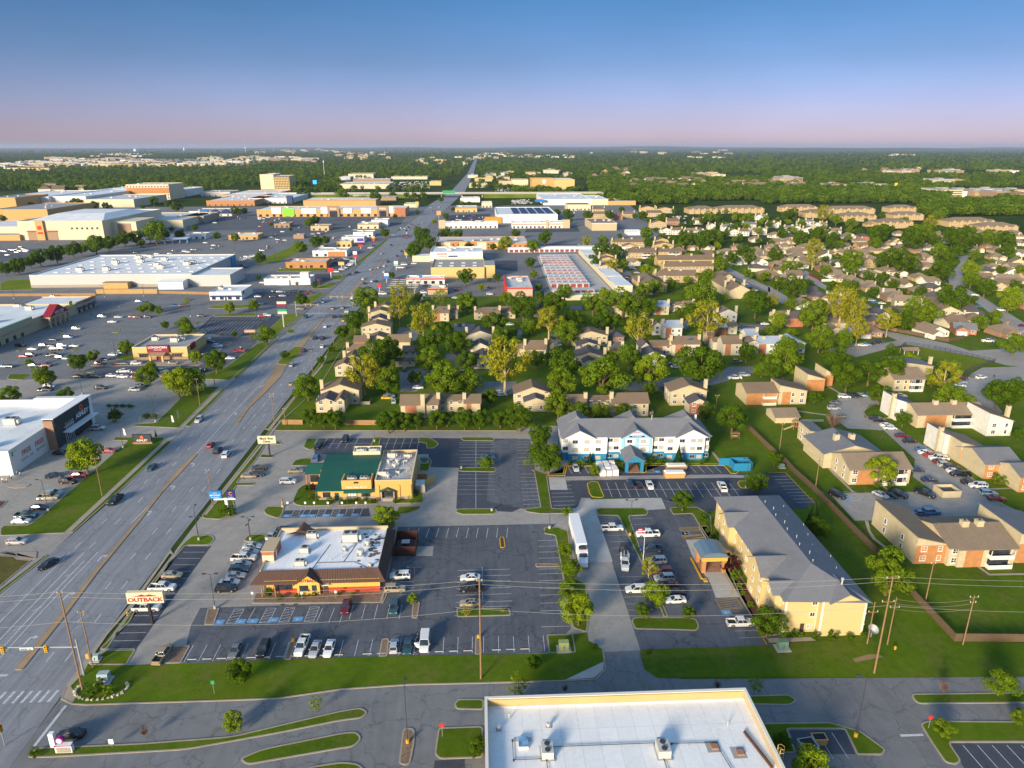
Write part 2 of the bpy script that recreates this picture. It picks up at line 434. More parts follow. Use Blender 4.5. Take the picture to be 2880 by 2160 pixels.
def lawn(p,mat=None,r=1.2,kerb=True,kerbm=None,z=.13,kw=.28,name='lawn'):
    mat=mat or M_lawn; p=ccw(p); p=rnd(p,r) if r else p
    if not kerb: return sheet(name,p,z,mat)
    q=inset(p,kw); k=len(p)
    m=MB(); m.face([(x,y,z-.02) for x,y in q]); o=struct(m.build(name,mat))
    e=MB()
    e.v=[(x,y,0) for x,y in p] +[(x,y,z) for x,y in p] +[(x,y,z) for x,y in q] +[(x,y,z-.06) for x,y in q]
    for i in range(k):
        j=(i+1) % k
        for a in range(3): e.f.append((a*k+i,a*k+j,(a+1) *k+j,(a+1) *k+i)); e.m.append(0)
    kb=e.build('kerb',kerbm or M_kerb,o)
    return o
def rect(x0,y0,x1,y1): return [(x0,y0),(x1,y0),(x1,y1),(x0,y1)]
def paved(x,y):
    for a,b,c,d,p in PAVED:
        if a <= x <= c and b <= y <= d:
            k=False
            for (x0,y0),(x1,y1) in zip(p,p[1:] +p[:1]):
                if (y0 > y) != (y1 > y) and x < x0+(y-y0) /(y1-y0) *(x1-x0): k=not k
            if k: return True
    return False
class Lines(MB):
    def seg(s,a,b,w=.12,z=.05,m=0):
        a,b=Vector(a),Vector(b); d=(b-a)
        if d.length < 1e-6: return
        d.normalize(); n=Vector((-d.y,d.x)) *(w/2)
        s.face([(p.x,p.y,z) for p in (a-n,b-n,b+n,a+n)],m)
    def stalls(s,a,b,n,ln,w=.11,z=.05,m=0,lean=0.0,close=False):
        a,b=Vector(a),Vector(b); d=(b-a) /n; e=d.normalized(); q=Vector((-e.y,e.x)) *ln+e*lean
        for i in range(n+1): s.seg(a+d*i,a+d*i+q,w,z,m)
        if close: s.seg(a,b,w,z+.004,m)
    def hatch(s,a,b,ln,n=5,w=.1,z=.05,m=0):
        a,b=Vector(a),Vector(b); e=(b-a); q=Vector((-e.y,e.x)).normalized() *ln
        s.seg(a,a+q,w,z,m); s.seg(b,b+q,w,z,m); s.seg(a,b,w,z+.003,m); s.seg(a+q,b+q,w,z+.003,m)
        for i in range(n):
            t0,t1=i/n,min(1,(i+.8) /n); s.seg(a+q*t0,b+q*t1,w,z+.006,m)

gm,gnt,gb=nodes('open_country')
gP=pos(gnt)
gc=ramp(gnt,noise(gnt,.004,6,.7,gP),[(.3,(.020,.042,.010)),(.5,(.045,.075,.016)),(.72,(.10,.095,.05))])
gnt.links.new(mixc(gnt,.4,gc,ramp(gnt,noise(gnt,.05,4,.7,gP),[(.3,(.015,.04,.008)),(.7,(.08,.11,.03))])),gb.inputs['Base Color'])
gb.inputs['Roughness'].default_value=1.0; gb.inputs['Specular IOR Level'].default_value=0.0
m=MB(); m.face([(-45000,-3000,-.02),(45000,-3000,-.02),(45000,45000,-.02),(-45000,45000,-.02)])
struct(m.build('ground',gm))

ROADPT=[(20,-106,-76.5),(95,-107.5,-76.8),(135,-107.6,-77.8),(160,-106.2,-77.6),(183,-104.9,-77.2),(228,-105.0,-76.6),(263,-105.0,-76.4),
          (310,-104.8,-75.6),(420,-104.5,-74.6),(520,-101.6,-72.0),(760,-99.0,-70.0),(1000,-88,-60),(1267,-83,-46),(1630,-59,-28),(2773,-36,-13),(7900,-9,12),(9500,-4,14)]
def road_x(y,side):
    for a,b in zip(ROADPT,ROADPT[1:]):
        if y <= b[0]:
            t=(y-a[0]) /(b[0] -a[0]); return a[side] +(b[side] -a[side]) *t
    return ROADPT[-1][side]
m=MB()
L=[(p[1],p[0]) for p in ROADPT]; Rr=[(p[2],p[0]) for p in ROADPT]
for i in range(len(L) -1):
    m.face([(*L[i],.03),(*Rr[i],.03),(*Rr[i+1],.03),(*L[i+1],.03)])
struct(m.build('road',M_road),'long straight multi-lane road running to the horizon')

# base pavements either side
sheet('service_road',[(-77.0,40),(170,40),(170,106.6),(102,105.2),(37,107.6),(31,112),(31,116.4),(23.6,116.4),(23,111),(15,108.2),(-14,108.5),(-26,107.9),(-38,106.2),(-71,106.3),(-76.9,108.5)],.016,M_asph,'grey asphalt service road in front of the flat white roof')
sheet('car_park',[(-76.2,116.2),(-69,116.2),(-58.5,116.3),(12.6,115.8),(24,115.8),(31,116),(31,176),(29,236),(-74.5,236),(-76.0,180)],.02,M_conc,'pale concrete drives around the two restaurants')
sheet('lawn',[(-76.9,106.5),(-14,108),(20,108),(37,107),(102,104.5),(260,104),(700,420),(900,700),(200,700),(-72,660),(-75,236),(-76.5,120)],.006,M_lawn)
sheet('car_park',[(-107.6,120),(-106.2,160),(-105.2,228),(-105.2,300),(-330,300),(-330,120)],.02,M_conc,'tan concrete car park of the white furniture store')
sheet('car_park',[(-105.2,296),(-105,420),(-102,520),(-99.5,760),(-88.5,1000),(-84,1240),(-900,1240),(-1100,420),(-330,296)],.016,M_asph,'wide grey asphalt car parks beside the long road')
sheet('car_park',[(-76.0,470),(-72,520),(-70.2,760),(-60,1000),(-46.5,1240),(260,1240),(200,700),(120,690),(120,470)],.014,M_asph,'grey asphalt forecourts right of the long road')

# sealed lots round the steakhouse
sheet('car_park',[(-61.4,134.0),(-61.2,128.0),(-58.6,116.5),(12.4,116.1),(18.0,123.2),(19.0,166.6),(-22.2,166.8),(-22.0,134.2)],.030,M_seal,'dark sealed asphalt car park around the steakhouse')
sheet('car_park',[(-75.0,121),(-69.3,121),(-68.0,159.6),(-74.6,160)],.030,M_seal2,'dark strip of stalls between lawn and steakhouse drive')
sheet('car_park',pts('T5',(215,852),(250,787),(975,767),(990,836)),.030,M_seal2,'dark handicapped stalls in front of the diner')
sheet('car_park',pts('T5',(505,268),(540,163),(1390,160),(2212,165),(2350,170),(2430,700),(2212,800),(1730,772),(1750,417),(1510,412),(1490,300),(505,300)),.030,M_seal2,'dark sealed car park behind the diner')
# hotel lots
sheet('car_park',pts('R1',(0,470),(160,478),(245,1065),(105,1080),(-220,1010),(-180,500)),.034,M_seal,'dark strip of stalls under the row of trees')
sheet('car_park',pts('R1',(300,790),(450,705),(1840,698),(1950,770),(2210,775),(2300,820),(2560,1080),(2240,1080),(1700,1100),(1280,985),(600,985),(560,1075),(345,1080)),.030,M_seal2,'dark striped car park of the white and blue hotel')
sheet('car_park',[(31,116.2),(61.2,116.2),(60.9,119),(57.6,130),(57.4,166),(56.5,178.5),(37,178.5),(31,172)],.030,M_seal,'dark car park of the cream hotel')
sheet('drive',pts('R1',(480,1130),(640,1000),(1200,985),(1290,985),(1330,1080),(1180,1090),(720,1090),(760,1200),(870,1536),(600,1536),(560,1200)),.036,M_conl)
sheet('drive',pts('R1',(450,800),(1840,782),(2220,800),(2220,815),(1840,810),(470,835)),.036,M_conc)
sheet('drive',pts('T3',(20,88),(150,85),(230,130),(280,300),(370,460),(215,465),(180,370),(70,215)),.036,M_conl)
sheet('apron',pts('T5',(1385,1095),(1535,1095),(1525,1180),(1385,1180)),.036,M_conc)
sheet('apron',pts('R1',(315,805),(460,808),(480,915),(330,915)),.036,M_conl)
# restaurant lots on the far side of the road
sheet('car_park',pts('M1',(880,1170),(1180,1150),(1700,1190),(1760,950),(1920,940),(2212,950),(2212,1000),(1960,1190),(1720,1300),(1440,1280),(700,1280),(740,1230)),.026,M_seal,'dark car park around the yellow steakhouse')
sheet('car_park',pts('M1',(1690,900),(1830,770),(2212,775),(2212,930),(1920,935)),.026,M_seal2,'dark empty car park beside the yellow steakhouse')
sheet('car_park',pts('M2',(0,560),(330,540),(500,545),(320,660),(0,680)),.026,M_seal2)
sheet('car_park',pts('M2',(0,780),(110,760),(240,770),(120,900),(0,880)),.026,M_seal2)
sheet('car_park',pts('M2',(480,405),(640,400),(700,430),(560,500),(470,500)),.026,M_seal2)
sheet('car_park',pts('M2',(600,265),(830,260),(840,300),(700,380),(480,380),(480,360),(640,350)),.026,M_seal2)
sheet('car_park',pts('M2',(2040,285),(2260,285),(2260,380),(2060,360)),.024,M_seal2)
sheet('car_park',pts('M3',(240,140),(560,145),(690,215),(400,215),(240,150)),.024,M_seal2)
sheet('car_park',pts('H3',(130,800),(560,785),(590,835),(110,840)),.024,M_seal2)
sheet('car_park',pts('H2',(1680,690),(2030,680),(2000,760),(1600,760)),.024,M_seal2)
sheet('car_park',pts('H2',(0,690),(1290,710),(1250,770),(1000,800),(500,870),(0,890)),.024,M_seal)
sheet('car_park',pts('H1',(1620,760),(1860,710),(2212,690),(2212,820),(1600,830)),.024,M_seal)
sheet('car_park',pts('M1',(0,190),(380,180),(300,260),(0,300)),.024,M_seal)
sheet('car_park',pts('R2',(-60,765),(150,768),(410,1045),(240,1058),(60,1040)),.032,M_seal2,'dark striped bay beside the yellow kerb')
# apartment drives
sheet('drive',pts('R2',(520,190),(640,100),(900,95),(1190,108),(1000,160),(880,180),(822,240),(834,290),(1000,302),(1320,520),(1430,575),(1600,735),(1760,800),(1880,905),(1960,1000),(2240,1135),(2240,1250),(1850,1150),(1400,1172),(750,1182),(530,945),(1430,930),(1250,800),(1270,650),(1000,400),(690,385),(560,290)),.030,M_conc,'winding concrete drive between the brick apartments')
sheet('drive',pts('M4',(1640,1395),(1750,1270),(1850,1210),(2240,1200),(2240,1330),(1990,1400),(1870,1440),(1950,1500),(2030,1600),(1820,1600),(1790,1530)),.032,M_conc)
# townhouse lanes
for q in (pts('M2',(1240,1240),(1560,1190),(1610,1240),(1480,1300),(1390,1420),(1250,1420)),pts('M2',(1640,1090),(1850,1050),(1900,1190),(1960,1330),(2250,1330),(2250,1440),(1930,1440),(1640,1190)),
          pts('M3',(960,1330),(1440,1290),(1700,1310),(1880,1200),(2090,1200),(2090,1260),(1700,1370),(1300,1420),(900,1400)),pts('M3',(880,500),(1130,400),(1240,380),(1240,420),(1060,480),(1040,570),(940,560)),
          pts('M3',(1640,640),(1760,660),(1740,700),(1500,880),(1440,870)),pts('M3',(0,880),(90,880),(80,960),(0,950)),pts('M3',(1960,820),(2230,850),(2230,890),(1960,870)),
          pts('M2',(1240,860),(1420,880),(1380,980),(1200,940)),pts('M2',(1710,830),(1900,830),(1860,900),(1710,900)),pts('M3',(500,680),(610,675),(600,715),(500,715)),
          pts('M3',(330,920),(420,920),(420,990),(340,990)),pts('M3',(1840,350),(2000,450),(2230,540),(2230,570),(1960,470),(1840,400))):
    sheet('drive',q,.026,M_asph)
# suburb streets
for q in (pts('M4',(1640,250),(1745,238),(1695,330),(1682,420),(1705,520),(1850,600),(2260,850),(2260,990),(1900,725),(1750,605),(1590,540),(1555,440),(1600,370),(1665,300)),
          pts('M4',(880,865),(1130,915),(1560,1005),(1750,1065),(2000,1050),(2090,1000),(2120,960),(2240,1000),(2240,1210),(2060,1190),(1750,1110),(1300,1030),(1180,1010),(760,1120),(640,1080),(480,1110),(500,1060),(700,1000),(1000,1000),(1120,975),(1000,925)),
          pts('M4',(230,390),(330,370),(480,490),(640,560),(760,600),(900,690),(1100,700),(1090,740),(900,710),(700,600),(540,560),(420,500),(300,430)),
          pts('M4',(0,500),(170,600),(180,640),(120,660),(0,590)),pts('M3',(1880,350),(2230,520),(2230,560),(1840,380))):
    sheet('street',q,.028,M_conc)
# ------ lawns and kerbed islands
sheet('lawn',pts('T1',(550,905),(825,903),(1170,893),(2212,852)) +pts('T2',(870,834),(1335,829),(1500,705),(1590,690),(1600,745),(1690,800),(1703,880),(1450,1000),(900,1013),(445,1022),(0,1050)) +pts('T1',(1800,1110),(1380,1125),(560,1150),(475,1145),(470,1040),(540,960)),.10,M_lawn,'wide front lawn between steakhouse car park and service road')
m=Lines(); pv=pts('T1',(425,1045),(400,1120),(470,1153),(560,1158),(1380,1133),(1800,1118),(2212,1058)) +pts('T2',(445,1028),(900,1018),(1450,1003),(1650,993),(1710,930),(1706,880),(1692,790))
for a,b in zip(pv,pv[1:]):
    a,b=Vector(a),Vector(b); n=Vector((-(b-a).y,(b-a).x)).normalized() *.15
    m.hexa([(*(a-n),0),(*(b-n),0),(*(b+n),0),(*(a+n),0)],[(*(a-n),.14),(*(b-n),.14),(*(b+n),.14),(*(a+n),.14)])
struct(m.build('kerb',M_kerb))
sheet('pavement',pts('T1',(425,1040),(405,1120),(470,1148),(495,1100),(460,1040),(540,955),(590,860),(700,700),(860,520),(1100,180),(1130,190),(1105,150),(850,500),(700,680),(560,860)),.11,M_walk)
sheet('pavement',pts('T2',(1450,998),(1640,985),(1698,930),(1700,880)),.125,M_conl)
lawn(pts('T3',(0,985),(600,982),(1200,980),(2400,968),(2400,760),(2212,757),(1760,745),(1500,470),(1200,180),(1160,710),(860,745),(545,775),(400,785),(380,806),(0,810)) +pts('T2',(1930,815),(1965,930),(2050,985)),r=.6,kerb=False,z=.10)
lawn(pts('T1',(690,805),(880,800),(820,900),(600,900),(560,890)),r=.3)
lawn(pts('T1',(835,620),(870,545),(1180,120),(1250,60),(1370,58),(1395,85),(1350,125),(1205,125),(1000,350),(690,800),(640,800)),r=1.0)
lawn(pts('T1',(1570,100),(1610,55),(1730,50),(1715,105)),r=1.5)
# foreground islands
lawn(pts('T1',(165,1500),(240,1438),(900,1410),(1500,1365),(1900,1270),(2212,1197)) +pts('T2',(130,1177),(175,1210),(130,1247),(0,1262)) +pts('T1',(1800,1345),(1200,1452),(300,1502)),r=2)
lawn(pts('T1',(1550,1510),(1700,1445),(2212,1342)) +pts('T2',(100,1333),(135,1380),(80,1433),(0,1443)) +pts('T1',(1600,1550)),r=1.5)
lawn(pts('T2',(370,1545),(400,1310),(475,1310),(475,1400),(445,1553)),M_rock,r=1)
lawn(pts('T2',(603,1480),(628,1308),(920,1298),(920,1502),(640,1512)),r=.8)
lawn(pts('T2',(730,1150),(760,1122),(925,1122),(925,1192),(742,1187)),r=.8)
lawn(pts('T3',(420,1100),(690,1092),(745,1130),(700,1163),(440,1158)),r=.9)
lawn(pts('T3',(1470,1088),(2300,1078),(2300,1147),(1518,1154)),r=1.2)
lawn(pts('T3',(500,1278),(950,1272),(1150,1328),(1318,1450),(1295,1485),(1130,1483),(1050,1317),(680,1317),(735,1473),(560,1470)),r=.5)
lawn(pts('T3',(1538,1282),(1580,1263),(2300,1268),(2300,1402),(1725,1402),(1808,1525),(1770,1549),(1700,1533),(1600,1385)),r=.8)
lawn(pts('T2',(0,1530),(110,1540),(170,1600),(100,1660),(-200,1660),(-330,1620),(-200,1560)),r=1)
sheet('car_park',pts('T3',(690,1325),(1050,1322),(1120,1478),(745,1476)),.032,M_seal2,'small fenced bin bay on dark asphalt')
sheet('car_park',pts('T3',(1740,1410),(2400,1410),(2500,1750),(1900,1750),(1820,1560)),.032,M_seal2,'dark striped stalls at the picture corner')
sheet('apron',pts('T2',(605,1520),(800,1510),(800,1600),(600,1600)),.032,M_seal2)
# steakhouse lot islands
for q in (((1345,535),(1425,530),(1385,640),(1322,640)),((1130,780),(1235,775),(1170,890),(1060,890)),((1880,745),(1920,742),(1885,868),(1838,868))):
    lawn(pts('T1',*q),M_rock,r=.4)
for q in (((262,730),(310,728),(300,845),(240,848)),((868,710),(905,708),(912,832),(865,835)),((462,495),(510,490),(495,598),(455,597)),((1255,248),(1270,242),(1420,246),(1420,265),(1262,266))):
    lawn(pts('T2',*q),M_rock,r=.5)
lawn(pts('T2',(745,545),(755,533),(1090,533),(1100,580),(750,590)),r=.5)
lawn(pts('T2',(1330,705),(1500,700),(1522,820),(1345,825)),r=.3)
lawn(pts('T2',(1022,80),(1035,70),(1055,70),(1065,130),(1055,142),(1030,142)),M_mulch,r=.6,kerbm=M_kerby)
lawn(pts('T2',(1310,10),(1400,5),(1470,30),(1480,110),(1500,330),(1590,380),(1600,640),(1590,690),(1500,660),(1450,400),(1385,60),(1315,50)),r=.7)
# steakhouse planting bed and walks
lawn(pts('T5',(-40,1590),(0,1500),(1110,1480),(1075,1585)),M_rock,r=.4)
lawn(pts('T5',(1110,1480),(1075,1585),(1100,1590),(1220,1310),(1180,1280)),M_walk,r=.2)
# diner beds and islands
lawn(pts('T5',(315,700),(360,600),(420,560),(520,560),(520,690),(700,690),(660,745),(400,750),(330,735)),r=1.2)
lawn(pts('T5',(700,745),(740,690),(1050,690),(1050,730)),r=.5)
lawn(pts('T5',(1180,728),(1200,680),(1350,660),(1450,630),(1445,722)),r=.5)
lawn(pts('T5',(1200,825),(1230,752),(1430,748),(1420,775),(1330,810)),r=.8)
lawn(pts('T5',(60,790),(100,750),(245,755),(230,820),(190,858),(90,825)),r=.9)
lawn(pts('T5',(300,400),(340,350),(420,333),(490,335),(470,400)),r=.9)
lawn(pts('T5',(405,240),(440,165),(535,163),(500,250),(465,265)),r=.9)
lawn(pts('T5',(985,235),(1020,155),(1080,153),(1060,240)),r=.4)
lawn(pts('T5',(1405,155),(1500,160),(1560,190),(1582,215),(1540,248),(1475,250),(1470,205),(1400,195)),r=.6)
lawn(pts('T5',(1410,330),(1490,330),(1520,360),(1490,445),(1410,445)),r=.5)
lawn(pts('T5',(1765,165),(1790,153),(2040,155),(2070,172),(2050,187),(1790,184)),r=.8)
lawn(pts('T5',(1735,432),(1770,416),(2060,416),(2085,435),(2060,455),(1760,450)),r=.8)
lawn(pts('T5',(1720,800),(1740,773),(2060,770),(2090,790),(2060,820),(1780,822)),r=.8)
lawn(pts('T5',(60,222),(80,188),(200,185),(230,214)),r=.3)
lawn(pts('T5',(30,332),(45,302),(160,308),(150,332)),r=.3)
lawn(pts('T4',(1740,1385),(1980,1100),(2220,790),(2400,560),(2420,570),(2215,900),(2045,1100),(2200,1098),(2205,1122),(2040,1126),(2010,1200),(2035,1360),(1900,1418),(1758,1410)),r=.7)
sheet('pavement',pts('T4',(1760,1380),(1975,1120),(2230,800),(2420,560),(2435,565),(2245,805),(1990,1125),(1785,1380)),.145,M_walk)
lawn(pts('FF',(70,635),(330,350),(480,170),(640,-60),(760,-160),(800,-120),(700,20),(560,250),(430,380),(130,650)),r=.6)
lawn(pts('FF',(130,648),(220,560),(400,560),(2260,560),(2260,652),(200,650)),r=.6)
sheet('pavement',pts('FF',(100,640),(320,370),(560,90),(600,0),(615,5),(575,95),(340,370),(130,640)),.145,M_walk)
# hotel strips
lawn(pts('R1',(160,740),(200,745),(300,780),(345,1075),(520,1085),(515,1120),(250,1125),(120,1105),(100,1082),(245,1065),(190,755)),r=.6)
lawn(pts('R1',(645,860),(690,842),(745,846),(798,975),(770,985),(690,978),(665,945)),r=.5,kerbm=M_kerby)
lawn(pts('R1',(450,712),(490,690),(960,682),(955,712)),r=.3,kerbm=M_kerby)
lawn(pts('R1',(290,783),(440,775),(452,712),(478,712),(460,795),(300,797)),r=.2,kerbm=M_kerby)
lawn(pts('R1',(900,770),(910,705),(955,705),(950,770)),r=.3,kerbm=M_kerby)
lawn(pts('R1',(1110,690),(1330,690),(1330,706),(1165,710),(1160,768),(1112,770)),r=.3,kerbm=M_kerby)
lawn(pts('R1',(1510,690),(1840,690),(1960,760),(1940,778),(1890,775),(1830,706),(1510,708)),r=.4,kerbm=M_kerby)
lawn(pts('R1',(1945,860),(1960,838),(2210,838),(2210,900),(1975,902)),r=.6,kerbm=M_kerby)
lawn(pts('R1',(718,1085),(760,1072),(1140,1072),(1180,1105),(1165,1135),(1010,1142),(1150,1536)) +pts('T2',(2120,590),(2090,595),(1990,330)) +pts('R1',(915,1140),(740,1135)),r=.5)
lawn(pts('R1',(1360,1080),(1380,1066),(1600,1064),(1720,1140),(1730,1360),(1690,1335),(1555,1122),(1390,1128)),r=.6)
lawn(pts('T2',(1878,610),(1900,592),(2212,592)) +pts('T3',(85,600),(108,645),(95,680)) +pts('T2',(2212,675),(1900,668)),r=.8)
lawn(pts('T3',(150,85),(230,130),(370,460),(520,720),(640,700),(560,600),(160,0),(100,0)),M_mulch,r=.3)
m=Lines()
for q in (pts('R2',(0,768),(150,768),(410,1045)),pts('T3',(480,660),(545,770))):
    for a,b in zip(q,q[1:]): m.seg(a,b,.25,.16)
struct(m.build('kerb_paint',M_kerby))
# lawns on the far side of the road
lawn(pts('T4',(0,1500),(30,1470),(250,1465),(330,1410),(1105,737),(972,733),(1000,705),(1425,710),(1415,745),(560,1536),(0,1560)),r=.8)
lawn(pts('T4',(600,1530),(1440,745),(1480,730),(1480,755),(1080,1130),(640,1525)),r=.4)
sheet('pavement',pts('T4',(560,1536),(1418,740),(1442,742),(610,1530)),.12,M_walk)
lawn(pts('T4',(1130,610),(1180,595),(1345,582),(1570,360),(1750,270),(1898,270),(1545,628)),r=.6)
lawn(pts('T4',(1590,610),(1925,290),(1950,288),(1940,310),(1640,615)),r=.4)
sheet('pavement',pts('T4',(1550,628),(1900,275),(1925,285),(1590,618)),.12,M_walk)
lawn(pts('M1',(1730,1310),(1985,1318),(2212,1125)) +pts('M2',(128,1000),(90,985)) +pts('M1',(2212,1010),(1960,1200),(1720,1295)),r=.6)
lawn(rect(-106.6,298,-105.1,352),r=.3,kw=.15)
lawn(pts('M2',(110,880),(230,770),(300,740),(390,735),(370,760),(170,940),(80,960)),M_lawn2,r=.6)
lawn(pts('M2',(210,940),(395,755),(405,770),(230,935)),M_lawn2,r=.3)
lawn(pts('M2',(430,610),(560,555),(590,575),(470,660),(290,665),(330,640)),M_lawn2,r=.6)
lawn(pts('M2',(500,515),(650,475),(695,478),(640,525),(480,530)),M_lawn2,r=.6)
lawn(pts('M2',(660,420),(760,405),(780,420),(730,455),(665,455)),M_lawn2,r=.6)
lawn(pts('M2',(860,300),(980,220),(1060,150),(1140,90),(1150,95),(1000,230),(870,320)),M_lawn2,r=.6)
lawn(pts('M2',(0,290),(250,190),(340,145),(480,145),(430,185),(190,300),(0,310)),M_lawn2,r=2)
lawn(pts('M2',(175,372),(230,350),(620,352),(600,375),(190,382)),M_lawn2,r=1)
lawn(pts('M2',(270,885),(330,875),(330,915),(270,912)),M_lawn2,r=1)
lawn(pts('M1',(0,480),(90,450),(290,448),(295,540),(0,545)),M_lawn2,r=1)
lawn(pts('M1',(1790,700),(1840,675),(2212,665),(2212,690),(2060,700)),M_lawn2,r=1)
lawn(pts('M1',(1840,755),(2212,735),(2212,765),(1850,768)),M_lawn2,r=1)
lawn(pts('M1',(80,1265),(275,1265),(200,1320),(60,1310)),r=1)
lawn(pts('T1',(0,172),(240,168),(235,212),(200,215),(110,212),(100,178)),M_walk,r=.4)
lawn(pts('T1',(-100,190),(95,195),(115,215),(205,222),(-10,400),(-120,420)),turf('dry_lawn_grass',(.10,.105,.03)),r=.4)
lawn(pts('T1',(-20,455),(-120,500),(295,185),(310,195)),r=.4)
for q in (((490,905),(560,885),(555,912)),((635,845),(700,820),(690,845)),((960,910),(1040,878),(1030,910)),((610,1065),(680,1025),(705,1030),(640,1068)),((135,1065),(190,1038),(205,1042),(160,1070)),((1660,845),(1720,805),(1735,815),(1690,848)),((1180,985),(1230,965),(1240,975)),((920,735),(990,720),(985,738)),((1000,1140),(1060,1105),(1160,1100),(1150,1150)),((740,1250),(820,1240),(810,1262))):
    lawn(pts('M1',*q),M_lawn2,r=.6)
lawn(pts('M1',(780,1195),(870,1150),(1180,1150),(1240,1170),(1700,1150),(1770,1170),(1720,1195),(1240,1195),(830,1200)),M_walk,r=.6)
lawn(pts('M1',(1830,1070),(1880,1030),(1925,1045),(1890,1080)),M_walk,r=.6)
lawn(pts('M1',(1920,1010),(1960,985),(2005,990),(1980,1025)),M_rock,r=.6)
lawn(pts('T4',(905,440),(930,425),(1175,430),(1165,447)),M_mulch,r=.5)
lawn(pts('T4',(910,530),(960,495),(1085,498),(1050,535)),M_mulch,r=.5)
lawn(pts('T4',(1230,530),(1260,505),(1375,510),(1345,540)),M_mulch,r=.5)
lawn(pts('T4',(60,1135),(110,1112),(270,1115),(230,1140),(130,1148)),M_walk,r=.5)
lawn(pts('T4',(-60,1320),(-20,1255),(70,1258),(0,1322)),M_mulch,r=.5)
# right-hand side: island, dog run, walks
lawn(pts('R2',(818,240),(900,180),(1000,165),(1110,165),(1100,250),(1030,300),(850,292)),r=2)
for q in (pts('R2',(282,510),(365,508),(440,600),(510,690),(600,790),(750,940),(730,942),(560,780),(480,690),(400,610)),pts('R2',(835,1185),(865,1185),(885,1270),(930,1340),(1040,1425),(1020,1430),(900,1340),(860,1270)),
          pts('R2',(260,232),(500,265),(500,275),(260,242)),pts('R2',(280,308),(480,308),(480,328),(280,328)),pts('R2',(1100,232),(1110,240),(1050,305),(1020,302)),pts('R2',(1340,532),(1520,520),(1525,532),(1350,544)),
          pts('R2',(1650,748),(1850,738),(1850,750),(1680,758)),pts('R2',(1890,905),(2060,900),(2160,895),(2160,905),(1900,918)),pts('R2',(1000,880),(1060,930),(1040,935),(985,885)),pts('T3',(545,728),(830,722),(865,745),(560,758)),
          pts('T3',(1910,255),(1990,310),(2260,305),(2260,318),(1985,322),(1900,262)),pts('R1',(1720,590),(1740,588),(1830,695),(1800,698)),pts('M4',(490,1360),(560,1390),(640,1440),(620,1440),(540,1395))):
    sheet('path',q,.118,M_walk)
sheet('lawn',pts('M4',(1050,1090),(1290,1030),(1800,1120),(1960,1160),(1680,1260),(1500,1170),(1150,1110)),.05,M_lawn2,'bright mown dog-run lawn inside the black fence')
sheet('bare_earth',pts('T3',(1100,860),(1200,835),(1260,830),(1300,850),(1180,872),(1120,885)),.108,plain('bare_earth',(.28,.18,.10),.95,.25))
# ------ road marks
ln=Lines()
def lane(y0,y1,off,side,dash=3.0,gap=9.0,w=.19,solid=False):
    y=y0
    while y < y1:
        e=min(y1,y+(12 if solid else dash)); ln.seg((road_x(y,side) +off,y),(road_x(e,side) +off,e),w*(1+y/900),.045)
        y=e if solid else e+gap
for o in (-4.1,-7.7): lane(118,1100,o,2)
for o in (4.6,8.2): lane(160,1100,o,1)
lane(108,158,-24.1,2,solid=True); lane(108,158,-20.6,2,solid=True); lane(108,158,-17.3,2,solid=True); lane(108,154,-18.6,2,solid=True)
lane(172,330,12.2,1,solid=True)
for k in range(7): ln.seg((-95.9-.1,110+k*6.5),(-97.2,108.5+k*6.5),.2,.049)
for k in range(13):
    x=-78.6-k*1.55; ln.seg((x-.1,107.2),(x+.1,110.2),.55,.045)
ln.seg((-75.3,96.8),(-75.0,106.2),.55,.045)
ln.seg((-108,114.6),(-90.2,114.6),.6,.045)
for yy in (444,423):
    for k in range(24): ln.seg((-103.8+k*1.2,yy-1.2),(-103.8+k*1.2,yy+1.2),.55,.05)
ln.seg((-90,449),(-75,449),.7,.05); ln.seg((-104,418),(-91,418),.7,.05)
def arrow(x,y,s=1):
    ln.seg((x,y-1.4),(x,y+1.0),.38,.045)
    ln.seg((x,y+1.0),(x-.75*s,y+1.0),.38,.049)
    ln.face([(x-.7*s,y+.35,.046),(x-1.55*s,y+1.0,.046),(x-.7*s,y+1.65,.046)][::(1 if s < 0 else -1)])
for t,u,v,s in (('T1',650,208,-1),('T1',430,455,-1),('T1',180,742,-1),('T4',1675,945,1),('T4',1500,1143,1),('T4',1295,1362,1),('M2',40,1375,-1),('M2',590,770,1),('M2',580,830,1),('M2',520,895,1),('M2',470,960,1),('T4',2040,505,1)):
    x,y=at(t,u,v); arrow(x,y,s)
struct(ln.build('road_markings',M_line))
# medians: raised, tan concrete
def median(q,mat=M_med): return lawn(q,mat,r=.5,z=.16,kw=.2,name='median',kerbm=M_med)
median([(-89.9,116),(-88.3,116),(-89.2,133),(-90.6,150),(-91.4,172),(-92.4,190),(-92.2,205),(-92.2,216.5),(-93.2,217),(-94.0,205),(-93.2,190),(-92.3,172),(-91.6,150),(-90.5,133)])
median([(-88.8,243),(-87.6,244),(-88.6,260),(-87.4,278),(-86.6,298),(-88.2,316),(-93.8,318),(-91.6,300),(-89.6,280),(-89.8,262)])
lawn([(-93.6,318.5),(-88.2,316.5),(-86.8,336),(-88.4,348),(-92.4,348),(-93.9,335)],M_lawn2,r=1,z=.17)
median([(-92.4,348.5),(-88.3,348.5),(-89.2,380),(-90.0,416),(-91.0,416),(-91.2,380)])
median([(-89.5,450),(-88.3,450),(-86,490),(-85,540),(-87,540),(-88.6,490)])
median([(-85.5,560),(-83.5,560),(-82.5,640),(-84.5,640)])
